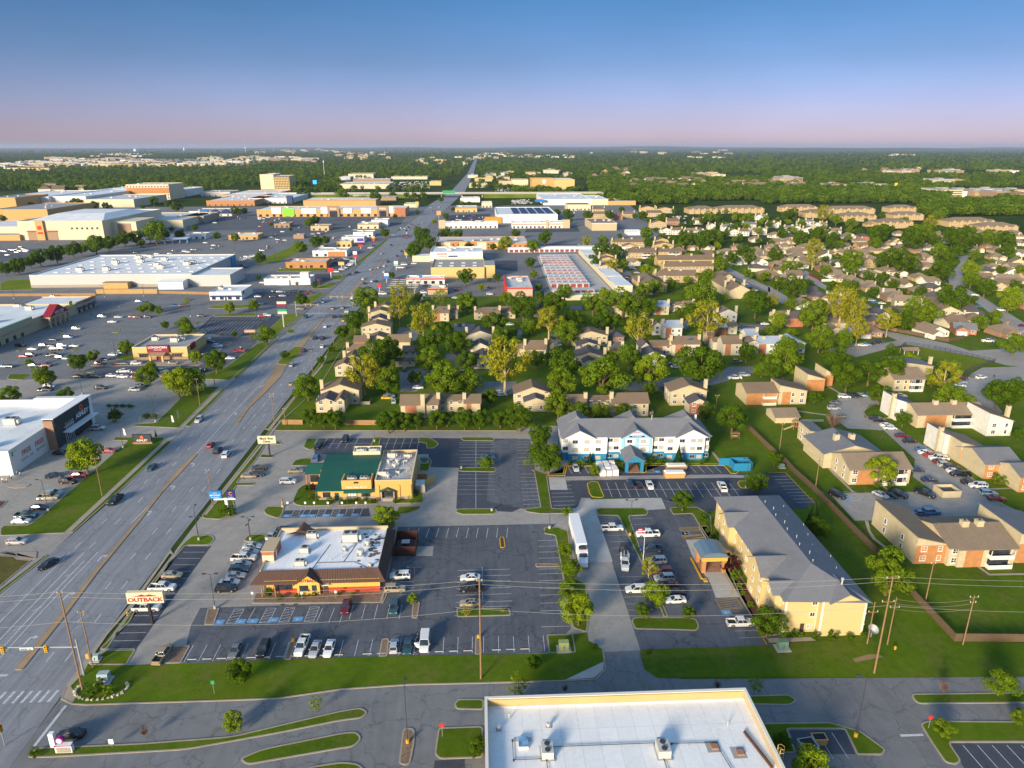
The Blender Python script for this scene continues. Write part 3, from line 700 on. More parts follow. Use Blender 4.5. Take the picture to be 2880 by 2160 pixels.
# ------ stall lines
st=Lines(); Lw=.12
def S(t,a,b,n,ln_,**k): st.stalls(at(t,*a),at(t,*b),n,ln_,**k)
st.stalls((-58.3,116.7),(-28.5,116.8),11,5.0); st.stalls((-25.5,116.8),(-2.4,116.7),8,5.0); st.stalls((-.2,116.6),(12.0,116.4),4,5.0)
st.stalls((-69.6,128.9),(-68.4,159.5),11,5.4); st.stalls((-69.6,121.2),(-69.5,128.6),3,5.4)
S('T1',(1885,620),(1300,640),1,0.01)
for u in (1465,1680,1805,1970):
    a,b=at('T1',u,633-(u-1465) *.03),at('T1',u+62,633-(u-1465) *.03)
    st.hatch(a,b,5.0,5)
for u in (1600,2050,2130,2200): a=at('T1',u,625); st.seg(a,(a[0] +.3,a[1] +5))
S('T2',(50,605),(375,600),4,5.0)
S('T2',(1500,648),(1385,68),13,-5.2) if False else None
for v in (648,545,495,443,397,350,306,275,205,165,128,90):
    a=at('T2',1440-(648-v) *.1+40,v); st.seg(a,(a[0] -6.0,a[1]))
for v in (575,523,490,443,402,361,322,284): a=at('T2',918,v); st.seg((a[0] -6,a[1]),(a[0] +6.4,a[1]))
a,b=at('T2',918,530),at('T2',912,265); st.seg(a,b)
for v in (402,361,446): a=at('T2',375,v); st.seg(a,(a[0] +3.4,a[1]))
S('T5',(2300,1020),(1210,1025),13,-0.01)
for k in range(11): a=at('T5',1295+k*87,1022); st.seg(a,(a[0] +.5,a[1] +5.0))
# diner
for k in range(5): u=560+k*69; a=at('T5',u,250); st.seg(a,(a[0] +.5,a[1] +8.5))
for k in range(5): u=1115+k*69; a=at('T5',u,250); st.seg(a,(a[0] +.4,a[1] +8.6))
st.seg(at('T5',560,208),at('T5',990,206)); st.seg(at('T5',1090,206),at('T5',1400,203))
for v in (198,218,240,272,303,331,357,386): a=at('T5',1755,v); b=at('T5',2062,v); st.seg(a,b)
st.seg(at('T5',1900,186),at('T5',1900,410))
for v in (478,508,540,573,607,645): a=at('T5',1745,v); b=at('T5',2065,v); st.seg(a,b,.09)
st.seg(at('T5',1900,456),at('T5',1900,765))
for u in (300,520,643,765): st.hatch(at('T5',u,845),at('T5',u+62,843),5.2,5)
for u in (385,440,890): a=at('T5',u,845); st.seg(a,(a[0] +.3,a[1] +5.2))
# striped bay left of the hotel
for v in (500,522,548,575,602,637,668,700): a=at('R1',40,v); st.seg(a,(a[0] +6,a[1]))
for v in (780,810,842,874,906,937,970,1003,1042): a=at('R1',70+(v-780) *.09,v); st.seg(a,(a[0] +5.6,a[1]))
for v in (845,880,912,945,978,1015,1050): a=at('R1',325+(v-845) *.15,v); st.seg(a,(a[0] +6.2,a[1]))
# white hotel
for k in range(15): u=865+k*78.8; a=at('R1',u,977); st.seg(a,(a[0],a[1] +9.2))
st.seg(at('R1',780,912),at('R1',1970,910))
for u in (520,592,665): a=at('R1',u,778); st.seg(a,(a[0] -.6,a[1] +5.2))
for u in (1520,1593,1665,1738,1810): a=at('R1',u,768); st.seg(a,(a[0] -.7,a[1] +5.2))
st.hatch(at('R1',1170,770),at('R1',1232,770),5.2,6)
for k in range(9): a=at('R2',30+k*27,800+k*28); st.seg(a,(a[0] +5.6,a[1]),.14)
# cream hotel rows
for v in (1200,1255,1310,1365,1420,1475): a=at('R1',780+(v-1200) *.4,v); st.seg(a,(a[0] +5.2,a[1]),.08)
for v in (330,375,418,460,505,545): a=at('T2',1800+(v-330) *.25,v); st.seg(a,(a[0] +5.6,a[1]),.08)
for v in (1165,1215,1265,1390,1450,1510): a=at('R1',1040+(v-1165) *.33,v); st.seg(a,(a[0] +5.2,a[1]),.08)
for v in (585,680,725): a=at('T3',290+(v-585) *.5,v); st.seg(a,(a[0] +6.0,a[1]),.08)
# corner lot and bin bay
for u in (1815,1910,2005,2100,2195): a=at('T3',u,1420); st.seg(a,(a[0] +.3,a[1] -6.5),.12)
for u in (870,965): a=at('T3',u,1338); st.seg(a,(a[0] +.2,a[1] -5.6),.1)
a=at('T3',1410,1358); st.seg(a,(a[0] +4,a[1]),.5)
# yellow steakhouse side, store car parks
for r_ in range(4):
    for k in range(16-r_): a=at('M1',1830+k*31-r_*45,800+r_*42); st.seg(a,(a[0],a[1] +9.0),.16)
for r_,(v,u0,u1,n) in enumerate(((790,700,1600,26),(850,640,1480,24),(900,560,1400,24),(960,480,1250,20),(1035,330,1150,20),(1110,150,900,18),(1185,60,860,16),(600,1080,1620,20),(660,1080,1560,18))):
    for k in range(n): a=at('M1',u0+(u1-u0) *k/(n-1),v); st.seg(a,(a[0] +.5,a[1] +9),.15)
for v in (850,890,930,960,995,1030,1055,1085,1115): a=at('T4',470-(v-850) *1.0+90-120,v); st.seg(a,(a[0] +5.8,a[1]),.12)
for k in range(9): a=at('T4',880+k*16,700-k*11); st.seg(a,(a[0] -5,a[1]),.1) if k % 2 else None
for k in range(9): a=at('R2',560+k*95,1000); st.seg(a,(a[0] -.6,a[1] +5.4),.09)
st.hatch(at('R2',720,1010),at('R2',815,1010),5.5,4)
struct(st.build('stall_lines',M_line))
sy=Lines()
sy.hatch(at('R1',1460,1275),at('R1',1625,1270),2.0,5,m=0); sy.hatch(at('R1',1495,1335),at('R1',1660,1330),1.6,5)
sy.hatch(at('T3',250,540),at('T3',390,532),3.6,5); sy.hatch(at('T3',0,80),at('T3',140,78),1.5,4)
q=pts('R1',(1560,1450),(1600,1536)) +pts('T3',(160,340),(180,365)); 
for p_,q_ in zip(pts('T3',(320,440),(325,400),(260,290),(190,180)),pts('T3',(325,400),(260,290),(190,180),(150,130))): sy.seg(p_,q_,.3,.052)
struct(sy.build('yellow_markings',M_liney))
sb=Lines()
for t,u,v in (('T1',1420,625),('T1',1560,620),('T1',1640,617),('T1',1770,610),('T1',1930,605),('T5',265,835),('T5',408,835),('T5',482,834),('T5',605,832),('T5',727,830),('T5',855,827),('R1',1258,760),('R1',1498,1295),('R2',690,1002),('T3',285,560),('T3',20,48)):
    x,y=at(t,u,v); w=1.0 if t[0] == 'T' else .8
    sb.face([(x-w,y-.7,.048),(x+w,y-.7,.048),(x+w,y+.9,.048),(x-w,y+.9,.048)])
    sb.seg((x-.2,y-.3),(x-.2,y+.5),.18,.053,1); sb.seg((x-.2,y),(x+.5,y),.18,.056,1)
struct(sb.build('blue_bay_markings',[M_lineb,M_line]))
# tyre marks and sealed cracks
tm=Lines(); M_tyre=plain('tyre_rubber_mark',(.045,.047,.055),.85,.4)
for c,rr,a0,a1 in (((-7.5,166.0),9.5,200,330),((-7.0,166.4),8.1,205,325),((-4,166.5),12.5,215,300)):
    pp=[(c[0] +rr*math.cos(rad(a0+(a1-a0) *i/18)),c[1] +rr*.9*math.sin(rad(a0+(a1-a0) *i/18))) for i in range(19)]
    for p_,q_ in zip(pp,pp[1:]): tm.seg(p_,q_,.16,.041)
struct(tm.build('tyre_marks',M_tyre))
# ------------------------------------------------------------------ building kit (local frame: front wall on y=0, x to the right)
CACHE={}; ROOFOF={}
def cached(key,fn):
    if key not in CACHE: CACHE[key] =fn()
    return CACHE[key]
def win_mesh(w,h,fm,gm,mull=1,bar=0):
    def mk():
        m=MB(); t=.09
        m.box(-w/2,-.09,0,w/2,.02,t); m.box(-w/2,-.09,h-t,w/2,.02,h)
        m.box(-w/2,-.09,t,-w/2+t,.02,h-t); m.box(w/2-t,-.09,t,w/2,.02,h-t)
        for i in range(mull):
            x=-w/2+w*(i+1) /(mull+1); m.box(x-.035,-.07,t,x+.035,.02,h-t)
        for i in range(bar):
            z=h*(i+1) /(bar+1); m.box(-w/2+t,-.065,z-.03,w/2-t,.015,z+.03)
        m.face([(-w/2+t,-.03,t),(w/2-t,-.03,t),(w/2-t,-.03,h-t),(-w/2+t,-.03,h-t)],1)
        m.box(-w/2-.05,-.14,-.08,w/2+.05,.02,0)
        return m.mesh('window',[fm,gm])
    return cached(('win',w,h,fm.name,gm.name,mull,bar),mk)
RZ={'S': 0.0,'E': math.pi/2,'N': math.pi,'W': -math.pi/2}
def put(parent,me,side,s,z,W,D,x0=0,y0=0,name='window',gap=0.0):
    x,y={'S': (x0+s,y0-gap),'N': (x0+s,y0+D+gap),'E': (x0+W+gap,y0+s),'W': (x0-gap,y0+s)}[side]
    return link(name,me,parent,(x,y,z),RZ[side])
def row(parent,me,side,a,b,n,z,W,D,**k):
    for i in range(n): put(parent,me,side,a+(b-a) *(i+.5) /n,z,W,D,**k)
def box_part(parent,name,x0,y0,z0,x1,y1,z1,mat,topm=None):
    m=MB(); m.box(x0,y0,z0,x1,y1,z1,0,True,1 if topm else None)
    return m.build(name,[mat,topm] if topm else mat,parent)
def ring(m,x0,y0,x1,y1,z0,z1,t=.3,mi=0):
    m.box(x0,y0,z0,x1,y0+t,z1,mi); m.box(x0,y1-t,z0,x1,y1,z1,mi)
    m.box(x0,y0+t,z0,x0+t,y1-t,z1,mi); m.box(x1-t,y0+t,z0,x1,y1-t,z1,mi)
def flat(parent,x0,y0,x1,y1,h,wm,rm,par=.6,pw=.3,capm=None,base=None,baseh=1.0):
    m=MB(); zr=h-par
    m.prism(rect(x0,y0,x1,y1),0,zr-.02); o=m.build('wall',wm,parent)
    m=MB(); m.face([(x0+pw,y0+pw,zr),(x1-pw,y0+pw,zr),(x1-pw,y1-pw,zr),(x0+pw,y1-pw,zr)]); ROOFOF[parent.name] =m.build('roof',rm,parent)
    m=MB(); ring(m,x0,y0,x1,y1,zr-.02,h,pw); m.build('parapet',wm,parent)
    if capm:
        m=MB(); ring(m,x0-.06,y0-.06,x1+.06,y1+.06,h,h+.1,pw+.12); m.build('coping',capm,parent)
    if base:
        m=MB(); ring(m,x0-.05,y0-.05,x1+.05,y1+.05,0,baseh,.2); m.build('plinth',base,parent)
    return o
def slab(m,a,b,c,d,t=.18,mi=0):
    """sloping roof plane a,b (eave) c,d (ridge) with thickness"""
    up=[(p[0],p[1],p[2]) for p in (a,b,c,d)]; dn=[(p[0],p[1],p[2] -t) for p in (a,b,c,d)]
    m.hexa(dn,up,mi)
def gable(parent,x0,y0,x1,y1,h,rise,axis,wm,rm,ov=.45,z0=0.0,wname='wall',rname='roof'):
    m=MB(); m.prism(rect(x0,y0,x1,y1),z0,h)
    cx,cy=(x0+x1) /2,(y0+y1) /2; r=MB()
    if axis == 'x':          # ridge runs along x, gables on the x ends
        for x,s in ((x0,1),(x1,-1)):
            tri=[(x,y0,h),(x,y1,h),(x,cy,h+rise)]; m.face(tri if s < 0 else tri[::-1])
        k=rise/(cy-y0); e=h-ov*k+.1
        slab(r,(x0-ov,y0-ov,e),(x1+ov,y0-ov,e),(x1+ov,cy,h+rise+.1),(x0-ov,cy,h+rise+.1))
        slab(r,(x1+ov,y1+ov,e),(x0-ov,y1+ov,e),(x0-ov,cy,h+rise+.1),(x1+ov,cy,h+rise+.1))
    else:
        for y,s in ((y0,-1),(y1,1)):
            tri=[(x0,y,h),(x1,y,h),(cx,y,h+rise)]; m.face(tri if s < 0 else tri[::-1])
        k=rise/(cx-x0); e=h-ov*k+.1
        slab(r,(x0-ov,y1+ov,e),(x0-ov,y0-ov,e),(cx,y0-ov,h+rise+.1),(cx,y1+ov,h+rise+.1))
        slab(r,(x1+ov,y0-ov,e),(x1+ov,y1+ov,e),(cx,y1+ov,h+rise+.1),(cx,y0-ov,h+rise+.1))
    w=m.build(wname,wm,parent); ro=r.build(rname,rm,parent)
    if rname == 'roof': ROOFOF[parent.name] =ro
    return w,ro
def hip(parent,x0,y0,x1,y1,h,rise,wm,rm,ov=.5,z0=0.0):
    m=MB(); m.prism(rect(x0,y0,x1,y1),z0,h); w=m.build('wall',wm,parent)
    r=MB(); a,b,c,d=x0-ov,y0-ov,x1+ov,y1+ov
    if c-a > d-b: k=(d-b) /2; p,q=(a+k,(b+d) /2),(c-k,(b+d) /2)
    else: k=(c-a) /2; p,q=((a+c) /2,b+k),((a+c) /2,d-k)
    E4=[(a,b,h),(c,b,h),(c,d,h),(a,d,h)]; P,Q=(*p,h+rise),(*q,h+rise)
    if c-a > d-b: fs=[(E4[0],E4[1],Q,P),(E4[1],E4[2],Q),(E4[2],E4[3],P,Q),(E4[3],E4[0],P)]
    else: fs=[(E4[0],E4[1],P),(E4[1],E4[2],Q,P),(E4[2],E4[3],Q),(E4[3],E4[0],P,Q)]
    for f in fs: r.face(list(f))
    r.face([(a,b,h-.2),(a,d,h-.2),(c,d,h-.2),(c,b,h-.2)])
    for i in range(4): s,t=E4[i],E4[(i+1) % 4]; r.face([(s[0],s[1],h-.2),(t[0],t[1],h-.2),t,s])
    ro=r.build('roof',rm,parent); ROOFOF[parent.name] =ro; return w,ro
def hvac_mesh(kind):
    def mk():
        m=MB()
        if kind == 0:
            m.box(-1.2,-.9,.15,1.2,.9,1.45); m.box(-1.5,-1.1,0,1.5,1.1,.15,1); m.box(1.2,-.6,.4,1.75,.6,1.2)
            for x in (-.6,.6): m.tube([(x,0,1.45),(x,0,1.62)],.42,10,2)
        elif kind == 1:
            m.box(-.8,-.7,.1,.8,.7,1.1); m.box(-1,-.9,0,1,.9,.1,1); m.tube([(0,0,1.1),(0,0,1.3)],.45,10,2)
        elif kind == 2:
            m.tube([(0,0,0),(0,0,.7)],.32,10); m.tube([(0,0,.7),(0,0,1.1)],[.55,.5],10); m.box(-.6,-.6,0,.6,.6,.18,1)
        else:
            m.tube([(0,0,0),(0,0,.8)],.08,6); m.tube([(0,0,.8),(0,0,.9)],.16,6)
        return m.mesh('rooftop_unit',[M_hvac,M_grey,M_dark])
    return cached(('hvac',kind),mk)
def hvac(parent,x,y,z,kind=0,rz=0.0,s=1.0,name=None):
    o=link(name or ('rooftop_unit','rooftop_unit','roof_vent','vent_pipe')[kind],hvac_mesh(kind),ROOFOF.get(parent.name,parent),(x,y,z),rz,(s,s,s)); return o
def lettering(parent,body,size,loc,rot,mat,ext=.03,align='CENTER',sx=1.0,name='lettering',space=1.0):
    c=bpy.data.curves.new(name,'FONT'); c.body=body; c.size=size; c.extrude=ext; c.align_x=align; c.align_y='CENTER'; c.space_character=space
    c.resolution_u=3; c.offset=size*.012
    c.materials.append(mat); t=bpy.data.objects.new('type',c)
    me=bpy.data.meshes.new_from_object(t); bpy.data.objects.remove(t); bpy.data.curves.remove(c)
    o=bpy.data.objects.new(name,me); col.objects.link(o); o.parent=parent; o.location=loc; o.rotation_euler=rot; o.scale=(sx,1,1); return o
def scrawl(parent,loc,w,h,side,mat,words=(5,5)):
    m=MB(); n=sum(words) +len(words) -1; k=w/n; i=0; r_=random.Random(int(w*97+h*31))
    for q in words:
        for _ in range(q):
            a=-w/2+i*k+k*.1; hh=h*r_.choice((1,1,.8)); b_=a+k*r_.uniform(.6,.85)
            if side == 'S': m.box(a,-.05,-h/2,b_,0,-h/2+hh*.3); m.box(a,-.05,-h/2+hh*.3,a+k*.28,0,-h/2+hh)
            else: m.box(0,a,-h/2,.05,b_,-h/2+hh*.3); m.box(0,a,-h/2+hh*.3,.05,a+k*.28,-h/2+hh)
            i += 1
        i += 1
    o=m.build('lettering',mat,parent); o.location=loc; o['kind'] ='stuff'; return o
FS,FE=(math.pi/2,0,0),(math.pi/2,0,math.pi/2)      # lettering facing south / east
def chimney(parent,x,y,h,w=1.0,d=.8,z0=0.0,mat=None):
    m=MB(); m.box(x-w/2,y-d/2,z0,x+w/2,y+d/2,h); m.box(x-w/2-.07,y-d/2-.07,h,x+w/2+.07,y+d/2+.07,h+.12,0)
    m.box(x-.2,y-.2,h+.12,x+.2,y+.2,h+.4,1)
    return m.build('chimney',[mat or M_cream,M_dark],ROOFOF.get(parent.name,parent))
M_yel=plain('steakhouse_yellow',(.66,.42,.09),.8,.06)
M_red=plain('steakhouse_red',(.42,.055,.02),.8,.1)
M_ribs=siding('brown_ribbed_metal',(.105,.06,.045),.6,vertical=True)
M_signw=plain('sign_face_white',(.74,.70,.60),.5,.04)
M_redt=plain('sign_red',(.42,.02,.02),.5,.05)
M_signbk=plain('sign_black',(.02,.02,.02),.5,.05)
M_signwh=plain('sign_white',(.8,.8,.8),.5,.04)
M_green=plain('green_metal_roof',(.018,.105,.075),.45,.12,.3,metal=.1)
M_orange=plain('diner_tan_stucco',(.64,.37,.11),.85,.08)
M_stone=brick('stone_veneer',(.32,.28,.23),(.40,.34,.27))
win_d=win_mesh(1.6,1.4,M_dark,M_glass,2,1)

# ================================================================= steakhouse
b=thing('restaurant','red and yellow steakhouse with brown ribbed eaves and patchy white flat roof','restaurant',(-36,138.4,0))
X0,X1,Y1=-13.9,13.2,20.6
m=MB(); m.prism(rect(X0+1.3,0,X1-.4,Y1),0,1.35,1); m.prism(rect(X0+1.28,-.02,X1-.38,Y1),1.35,3.4,0); m.build('wall',[M_yel,M_red],b)
RX0,RX1,RY0,RY1,ZT,ZE=X0+.2,X1-.9,1.9,19.6,4.9,2.95
m=MB(); m.face([(RX0,RY0,ZT-.35),(RX1,RY0,ZT-.35),(RX1,RY1,ZT-.35),(RX0,RY1,ZT-.35)]); ROOFOF[b.name] =m.build('roof',flatroof('restaurant_membrane',(.84,.85,.87),amount=.12),b)
pf=MB()
R2_=random.Random(3)
for i in range(34):
    pf=MB()
    x,y=RX1-abs(R2_.gauss(0,2.6)) -.6,R2_.uniform(RY0+1,RY1-1.5); s=R2_.uniform(.2,.8)
    n=9; pf.face([(min(RX1-.1,x+s*R2_.uniform(.5,1.6) *math.cos(6.283*k/n)),y+s*R2_.uniform(.5,1.5) *math.sin(6.283*k/n),ZT-.344+i*.0004) for k in range(n)]); pf.build('roof_stain',plain('grease_stain',(.15,.13,.12),.9,.5,2),b)
m=MB()
for (ax,ay,bx,by,cx,cy,dx,dy) in ((X0-1.8,-.5,X1+.9,-.5,RX1,RY0,RX0,RY0),(X1+.9,-.5,X1+.9,Y1+1.2,RX1,RY1,RX1,RY0)):
    slab(m,(ax,ay,ZE),(bx,by,ZE),(cx,cy,ZT),(dx,dy,ZT),.25)
m.build('mansard',M_ribs,b)
m=MB()
for i in range(46): x=X0-1.6+i*.62; t=(x-(X0-1.8)) /(X1+.9-X0+1.8); xt=RX0+t*(RX1-RX0); m.tube([(x,-.5,ZE+.03),(xt,RY0,ZT+.03)],.045,4)
for i in range(36): y=-.8+i*.62; t=(y+1.0) /(Y1+2.2); yt=RY0+t*(RY1-RY0); m.tube([(X1+.9,y,ZE+.03),(RX1,yt,ZT+.03)],.045,4)
m.build('roof_seams',M_ribs,b)
m=MB(); m.box(RX0,RY1,ZT-.4,RX1+.2,RY1+.4,ZT+.5); m.box(RX0-.3,RY0,ZT-.4,RX0,RY1,ZT+.1); m.build('parapet',M_tan,b)
g=MB(); g.prism(rect(-5.4,-.75,-.4,.05),0,2.9); g.face([(-5.4,-.75,2.9),(-.4,-.75,2.9),(-2.9,-.75,4.9)]); g.build('porch_gable',M_yel,b)
m=MB(); slab(m,(-6.2,2.2,2.75),(-6.2,-1.1,2.75),(-2.9,-1.1,5.3),(-2.9,2.2,5.3),.2); slab(m,(.4,-1.1,2.75),(.4,2.2,2.75),(-2.9,2.2,5.3),(-2.9,-1.1,5.3),.2); m.build('gable_roof',M_ribs,b)
g=MB(); g.face([(-4.3,-.77,4.1),(-3.5,-.77,4.3),(-3.0,-.77,4.42),(-2.6,-.77,4.3),(-1.7,-.77,4.1)]); g.build('hill_emblem',plain('emblem_orange',(.75,.35,.03),.5,.1),b)
lettering(b,'OUTBACK',.95,(-2.9,-.8,3.65),FS,M_redt,.05,sx=.95)
lettering(b,'STEAKHOUSE',.32,(-2.9,-.8,3.05),FS,M_signwh,.03)
for x,w in ((-8.6,4.0),(-3.9,1.9),(-1.6,1.0)): put(b,win_mesh(w,1.35,M_dark,M_glass,max(1,int(w/.9)),1),'S',x,1.15,0,0,y0=-.77 if x > -6 else -.04)
box_part(b,'door',.25,-.1,0,1.3,.02,2.2,M_door); box_part(b,'door_canopy',.1,-.9,2.35,1.6,0,2.5,M_signw)
m=MB()
for i in range(9): m.box(-13.0+i*.35,-.05,.9,-12.9+i*.35,0,2.6)
m.box(-13.2,-1.0,0,-13.0,-.8,2.7); m.box(-10.3,-1.0,0,-10.1,-.8,2.7); m.box(-13.2,-1.0,.6,-10.1,-.85,.75); m.build('patio_rail',M_fence,b)
m=MB(); m.box(-14.6,6.2,0,-11.8,12.0,7.1); m.build('brick_tower',M_brick,b)
box_part(b,'tower_face',-14.55,6.05,4.6,-11.9,6.2,6.2,M_cream); box_part(b,'tower_cap',-14.75,6.0,7.1,-11.65,12.15,7.3,M_tan); box_part(b,'tower_door',-11.8,7.4,4.6,-11.74,8.3,6.6,M_signw)
m=MB(); m.hexa([(-12.1,17.2,ZT+.2),(-5.0,17.2,ZT+.2),(-5.0,21.6,2.6),(-12.1,21.6,2.6)],[(-8.7,17.3,6.0),(-8.3,17.3,6.0),(-8.3,21.5,6.0),(-8.7,21.5,6.0)]); m.build('rear_gable',M_ribs,b)
for x,y,k,s in ((-5.5,16.4,0,1),(-5.8,9.9,1,1.25),(-5.6,4.4,0,.9),(4.2,14.6,0,1.5),(8.6,12.0,2,1.3),(7.6,7.7,2,1.5),(1.0,6.1,3,1),(3.5,9.9,2,1),(3.4,6.9,3,1.2),(10.4,3.0,2,.8),(8.6,17.2,3,1.2)): hvac(b,x,y,ZT-.34,k,0,s)
m=MB()
for p in ([(-2.5,2.6,4.62),(-.5,12.8,4.62)],[(-2.2,5.0,4.62),(6.5,5.0,4.62),(10.0,2.3,4.62)],[(4.0,5.0,4.62),(5.8,13.0,4.62)]): m.tube(p,.06,4)
m.build('gas_pipe',M_dark,b)
# bin enclosure
e=thing('bin_enclosure','dark brown board bin enclosure beside the steakhouse','enclosure',(-21.7,152.7,0))
m=MB(); m.box(0,0,0,5.3,.15,2.6); m.box(0,.15,0,.15,7.6,2.6); m.box(5.15,.15,0,5.3,7.6,2.6); m.box(0,7.6,0,5.3,7.75,2.6); m.build('board_wall',plain('dark_brown_boards',(.075,.03,.02),.8,.2),e)
for i in range(18): box_part(e,'board',.05+i*.29,-.04,.05,.30+i*.29,0,2.62,MATS['dark_brown_boards'])
d=thing('dumpster','dark steel dumpster inside the brown enclosure','dumpster',(-19.2,157.0,.04))
m=MB(); m.hexa([(-.8,-.7,0),(.8,-.7,0),(.8,.7,0),(-.8,.7,0)],[(-1.0,-.9,1.4),(1.0,-.9,1.4),(1.0,.9,1.4),(-1.0,.9,1.4)]); m.build('bin',M_dark,d); box_part(d,'lid',-1.0,-.9,1.4,1.0,.9,1.5,M_grey)

# ================================================================= diner
b=thing('restaurant','tan diner with green standing-seam roof and flat rear kitchen roof','restaurant',(-38.5,183,0))
XA,XB=-8.2,8.4
prof=[(-.6,3.1),(3.5,4.3),(8.6,5.6),(12.5,6.3),(16.5,6.6),(18.5,6.3),(20.5,4.6)]
m=MB(); m.prism(rect(XA+.4,0,XB,20),0,3.0); m.build('wall',M_orange,b)
m=MB(); m.box(XA+.32,-.08,0,XB,0,.9); m.build('plinth',M_stone,b)
m=MB()
for (y0,z0),(y1,z1) in zip(prof,prof[1:]): slab(m,(XA,y0,z0),(XB,y0,z0),(XB,y1,z1),(XA,y1,z1),.2)
for x,fl in ((XA+.3,1),(XB-.1,0)):
    for (y0,z0),(y1,z1) in zip(prof,prof[1:]): q=[(x,y0,2.9),(x,y1,2.9),(x,y1,z1-.15),(x,y0,z0-.15)]; m.face(q[::-1] if fl else q)
m.build('roof',M_green,b)
m=MB()
for i in range(41):
    x=XA+.05+i*(XB-XA-.1) /40; m.tube([(x,y,z+.02) for y,z in prof],.05,4,cap=False)
m.build('roof_seams',M_green,b)
p=MB(); hx0,hx1,hy0,hy1=XA-5.3,XA-.4,9.8,17.5
slab(p,(hx0,hy0,3.5),(hx1+.8,hy0,3.5),(hx1+.8,13.6,5.0),(hx0,13.6,5.0),.2); slab(p,(hx1+.8,hy1,3.5),(hx0,hy1,3.5),(hx0,13.6,5.0),(hx1+.8,13.6,5.0),.2); p.build('porch_roof',M_green,b)
m=MB(); m.prism(rect(hx0+1.2,hy0+.5,hx1+.8,hy1-.5),0,3.5); m.build('porch_wall',M_orange,b)
box_part(b,'porch_post',hx0+.1,hy0+.1,0,hx0+.45,hy0+.45,3.4,M_brick); box_part(b,'porch_pillar',hx1-.2,hy0-.3,0,hx1+.6,hy0+.5,4.8,M_brick)
put(b,win_mesh(2.6,2.2,M_dark,M_glass,3,2),'S',hx0+2.6,.8,0,0,y0=hy0+.46)
m=MB(); m.box(-.9,-.4,3.4,7.4,0,6.1); m.box(-.9,0,3.6,-.6,4.2,6.1); m.box(7.1,0,3.6,7.4,4.2,6.1); m.build('sign_parapet',M_orange,b)
lettering(b,'Black Bear Diner',.85,(3.3,-.44,4.0),FS,M_signw,.03,sx=1.0)
m=MB()
for q in ([(2.5,5.0),(2.5,5.45),(2.75,5.7),(3.4,5.72),(3.75,5.62),(4.05,5.5),(3.95,5.3),(3.65,5.28),(3.6,5.0),(3.4,5.0),(3.35,5.2),(2.8,5.2),(2.7,5.0)],): m.face([(x,-.43,z) for x,z in q])
m.build('bear_emblem',M_signbk,b)
m=MB(); m.box(-.2,16.0,6.3,8.0,16.3,7.7); m.box(-.2,19.2,6.0,8.0,19.5,8.0); m.box(-.2,16.3,6.3,.1,19.2,7.7); m.box(7.7,16.3,6.3,8.0,19.2,7.7); m.build('roof_well',M_cream,b)
for x in (1.8,5.6): hvac(b,x,17.8,6.5,0)
for x in (1.4,5.0): hvac(b,x,2.4,4.6,0,0,.9)
m=MB(); slab(m,(-.4,-1.4,2.7),(7.6,-1.4,2.7),(7.6,0,3.2),(-.4,0,3.2),.15); m.build('awning',M_green,b)
for x,w in ((-5.4,2.0),(1.8,2.6),(5.6,2.4)): put(b,win_mesh(w,1.5,M_dark,M_glass if x != 1.8 else M_signw,2),'S',x,.95,0,0,y0=-.1)
box_part(b,'door',-3.1,-.12,0,-2.0,-.08,2.2,M_green)
flat(b,XB+.05,-.6,XB+10.4,20.4,6.0,M_orange,flatroof('diner_kitchen_roof',(.55,.53,.50),(.2,.15,.12),.6),.7,.25,M_cream)
box_part(b,'plinth',XB,-.72,0,XB+10.5,-.6,1.0,M_stone)
for x in (XB+.6,XB+6.4,XB+9.6): box_part(b,'pilaster',x,-.85,0,x+.6,-.6,4.6,M_orange)
e=MB(); ex=XB+3.6; slab(e,(ex-2.2,.0,3.0),(ex-2.2,-1.9,3.0),(ex,-1.9,4.0),(ex,0,4.0),.15); slab(e,(ex+2.2,-1.9,3.0),(ex+2.2,0,3.0),(ex,0,4.0),(ex,-1.9,4.0),.15); e.build('entry_roof',M_green,b)
box_part(b,'entry_frame',ex-1.9,-1.7,0,ex-1.6,-.7,3.0,M_stone); box_part(b,'entry_frame',ex+1.6,-1.7,0,ex+1.9,-.7,3.0,M_stone); box_part(b,'entry_glass',ex-1.6,-.9,1.0,ex+1.6,-.73,2.9,M_glass); box_part(b,'entry_wall',ex-1.6,-1.6,0,ex+1.6,-.9,.9,M_stone)
for x,y,k,s in ((2.4,17.0,0,1),(1.2,4.2,0,1),(4.2,9.0,2,1.3),(2.0,12.5,2,1),(4.6,12.5,2,1.2),(7.2,16.5,0,.8),(6.6,11.0,3,1.5),(3.0,2.6,2,1.1),(8.0,6.0,3,1),(5.4,5.6,1,.7),(7.0,13.5,1,.6)): hvac(b,XB+.4+x,y,5.3,k,0,s)
m=MB()
for p in ([(9.0,8.6,5.42),(17.6,8.6,5.42)],[(14.0,3,5.42),(14.0,18,5.42)],[(11,14.8,5.42),(16.6,15.4,5.42)]): m.tube(p,.1,5)
m.build('roof_duct',M_hvac,b)
e=thing('bin_enclosure','tan bin enclosure with open gate beside the diner kitchen','enclosure',(-19.2,186,0))
m=MB(); m.box(0,0,0,2.8,.2,2.2); m.box(2.6,.2,0,2.8,4,2.2); m.build('wall',M_stone,e); box_part(e,'wall',0,8.0,0,2.8,8.2,2.4,M_stone)
box_part(e,'roof',0,.2,2.2,2.6,4.0,2.35,M_roofw2); box_part(e,'inner_wall',0,7.7,0,2.8,7.98,2.3,M_fence)
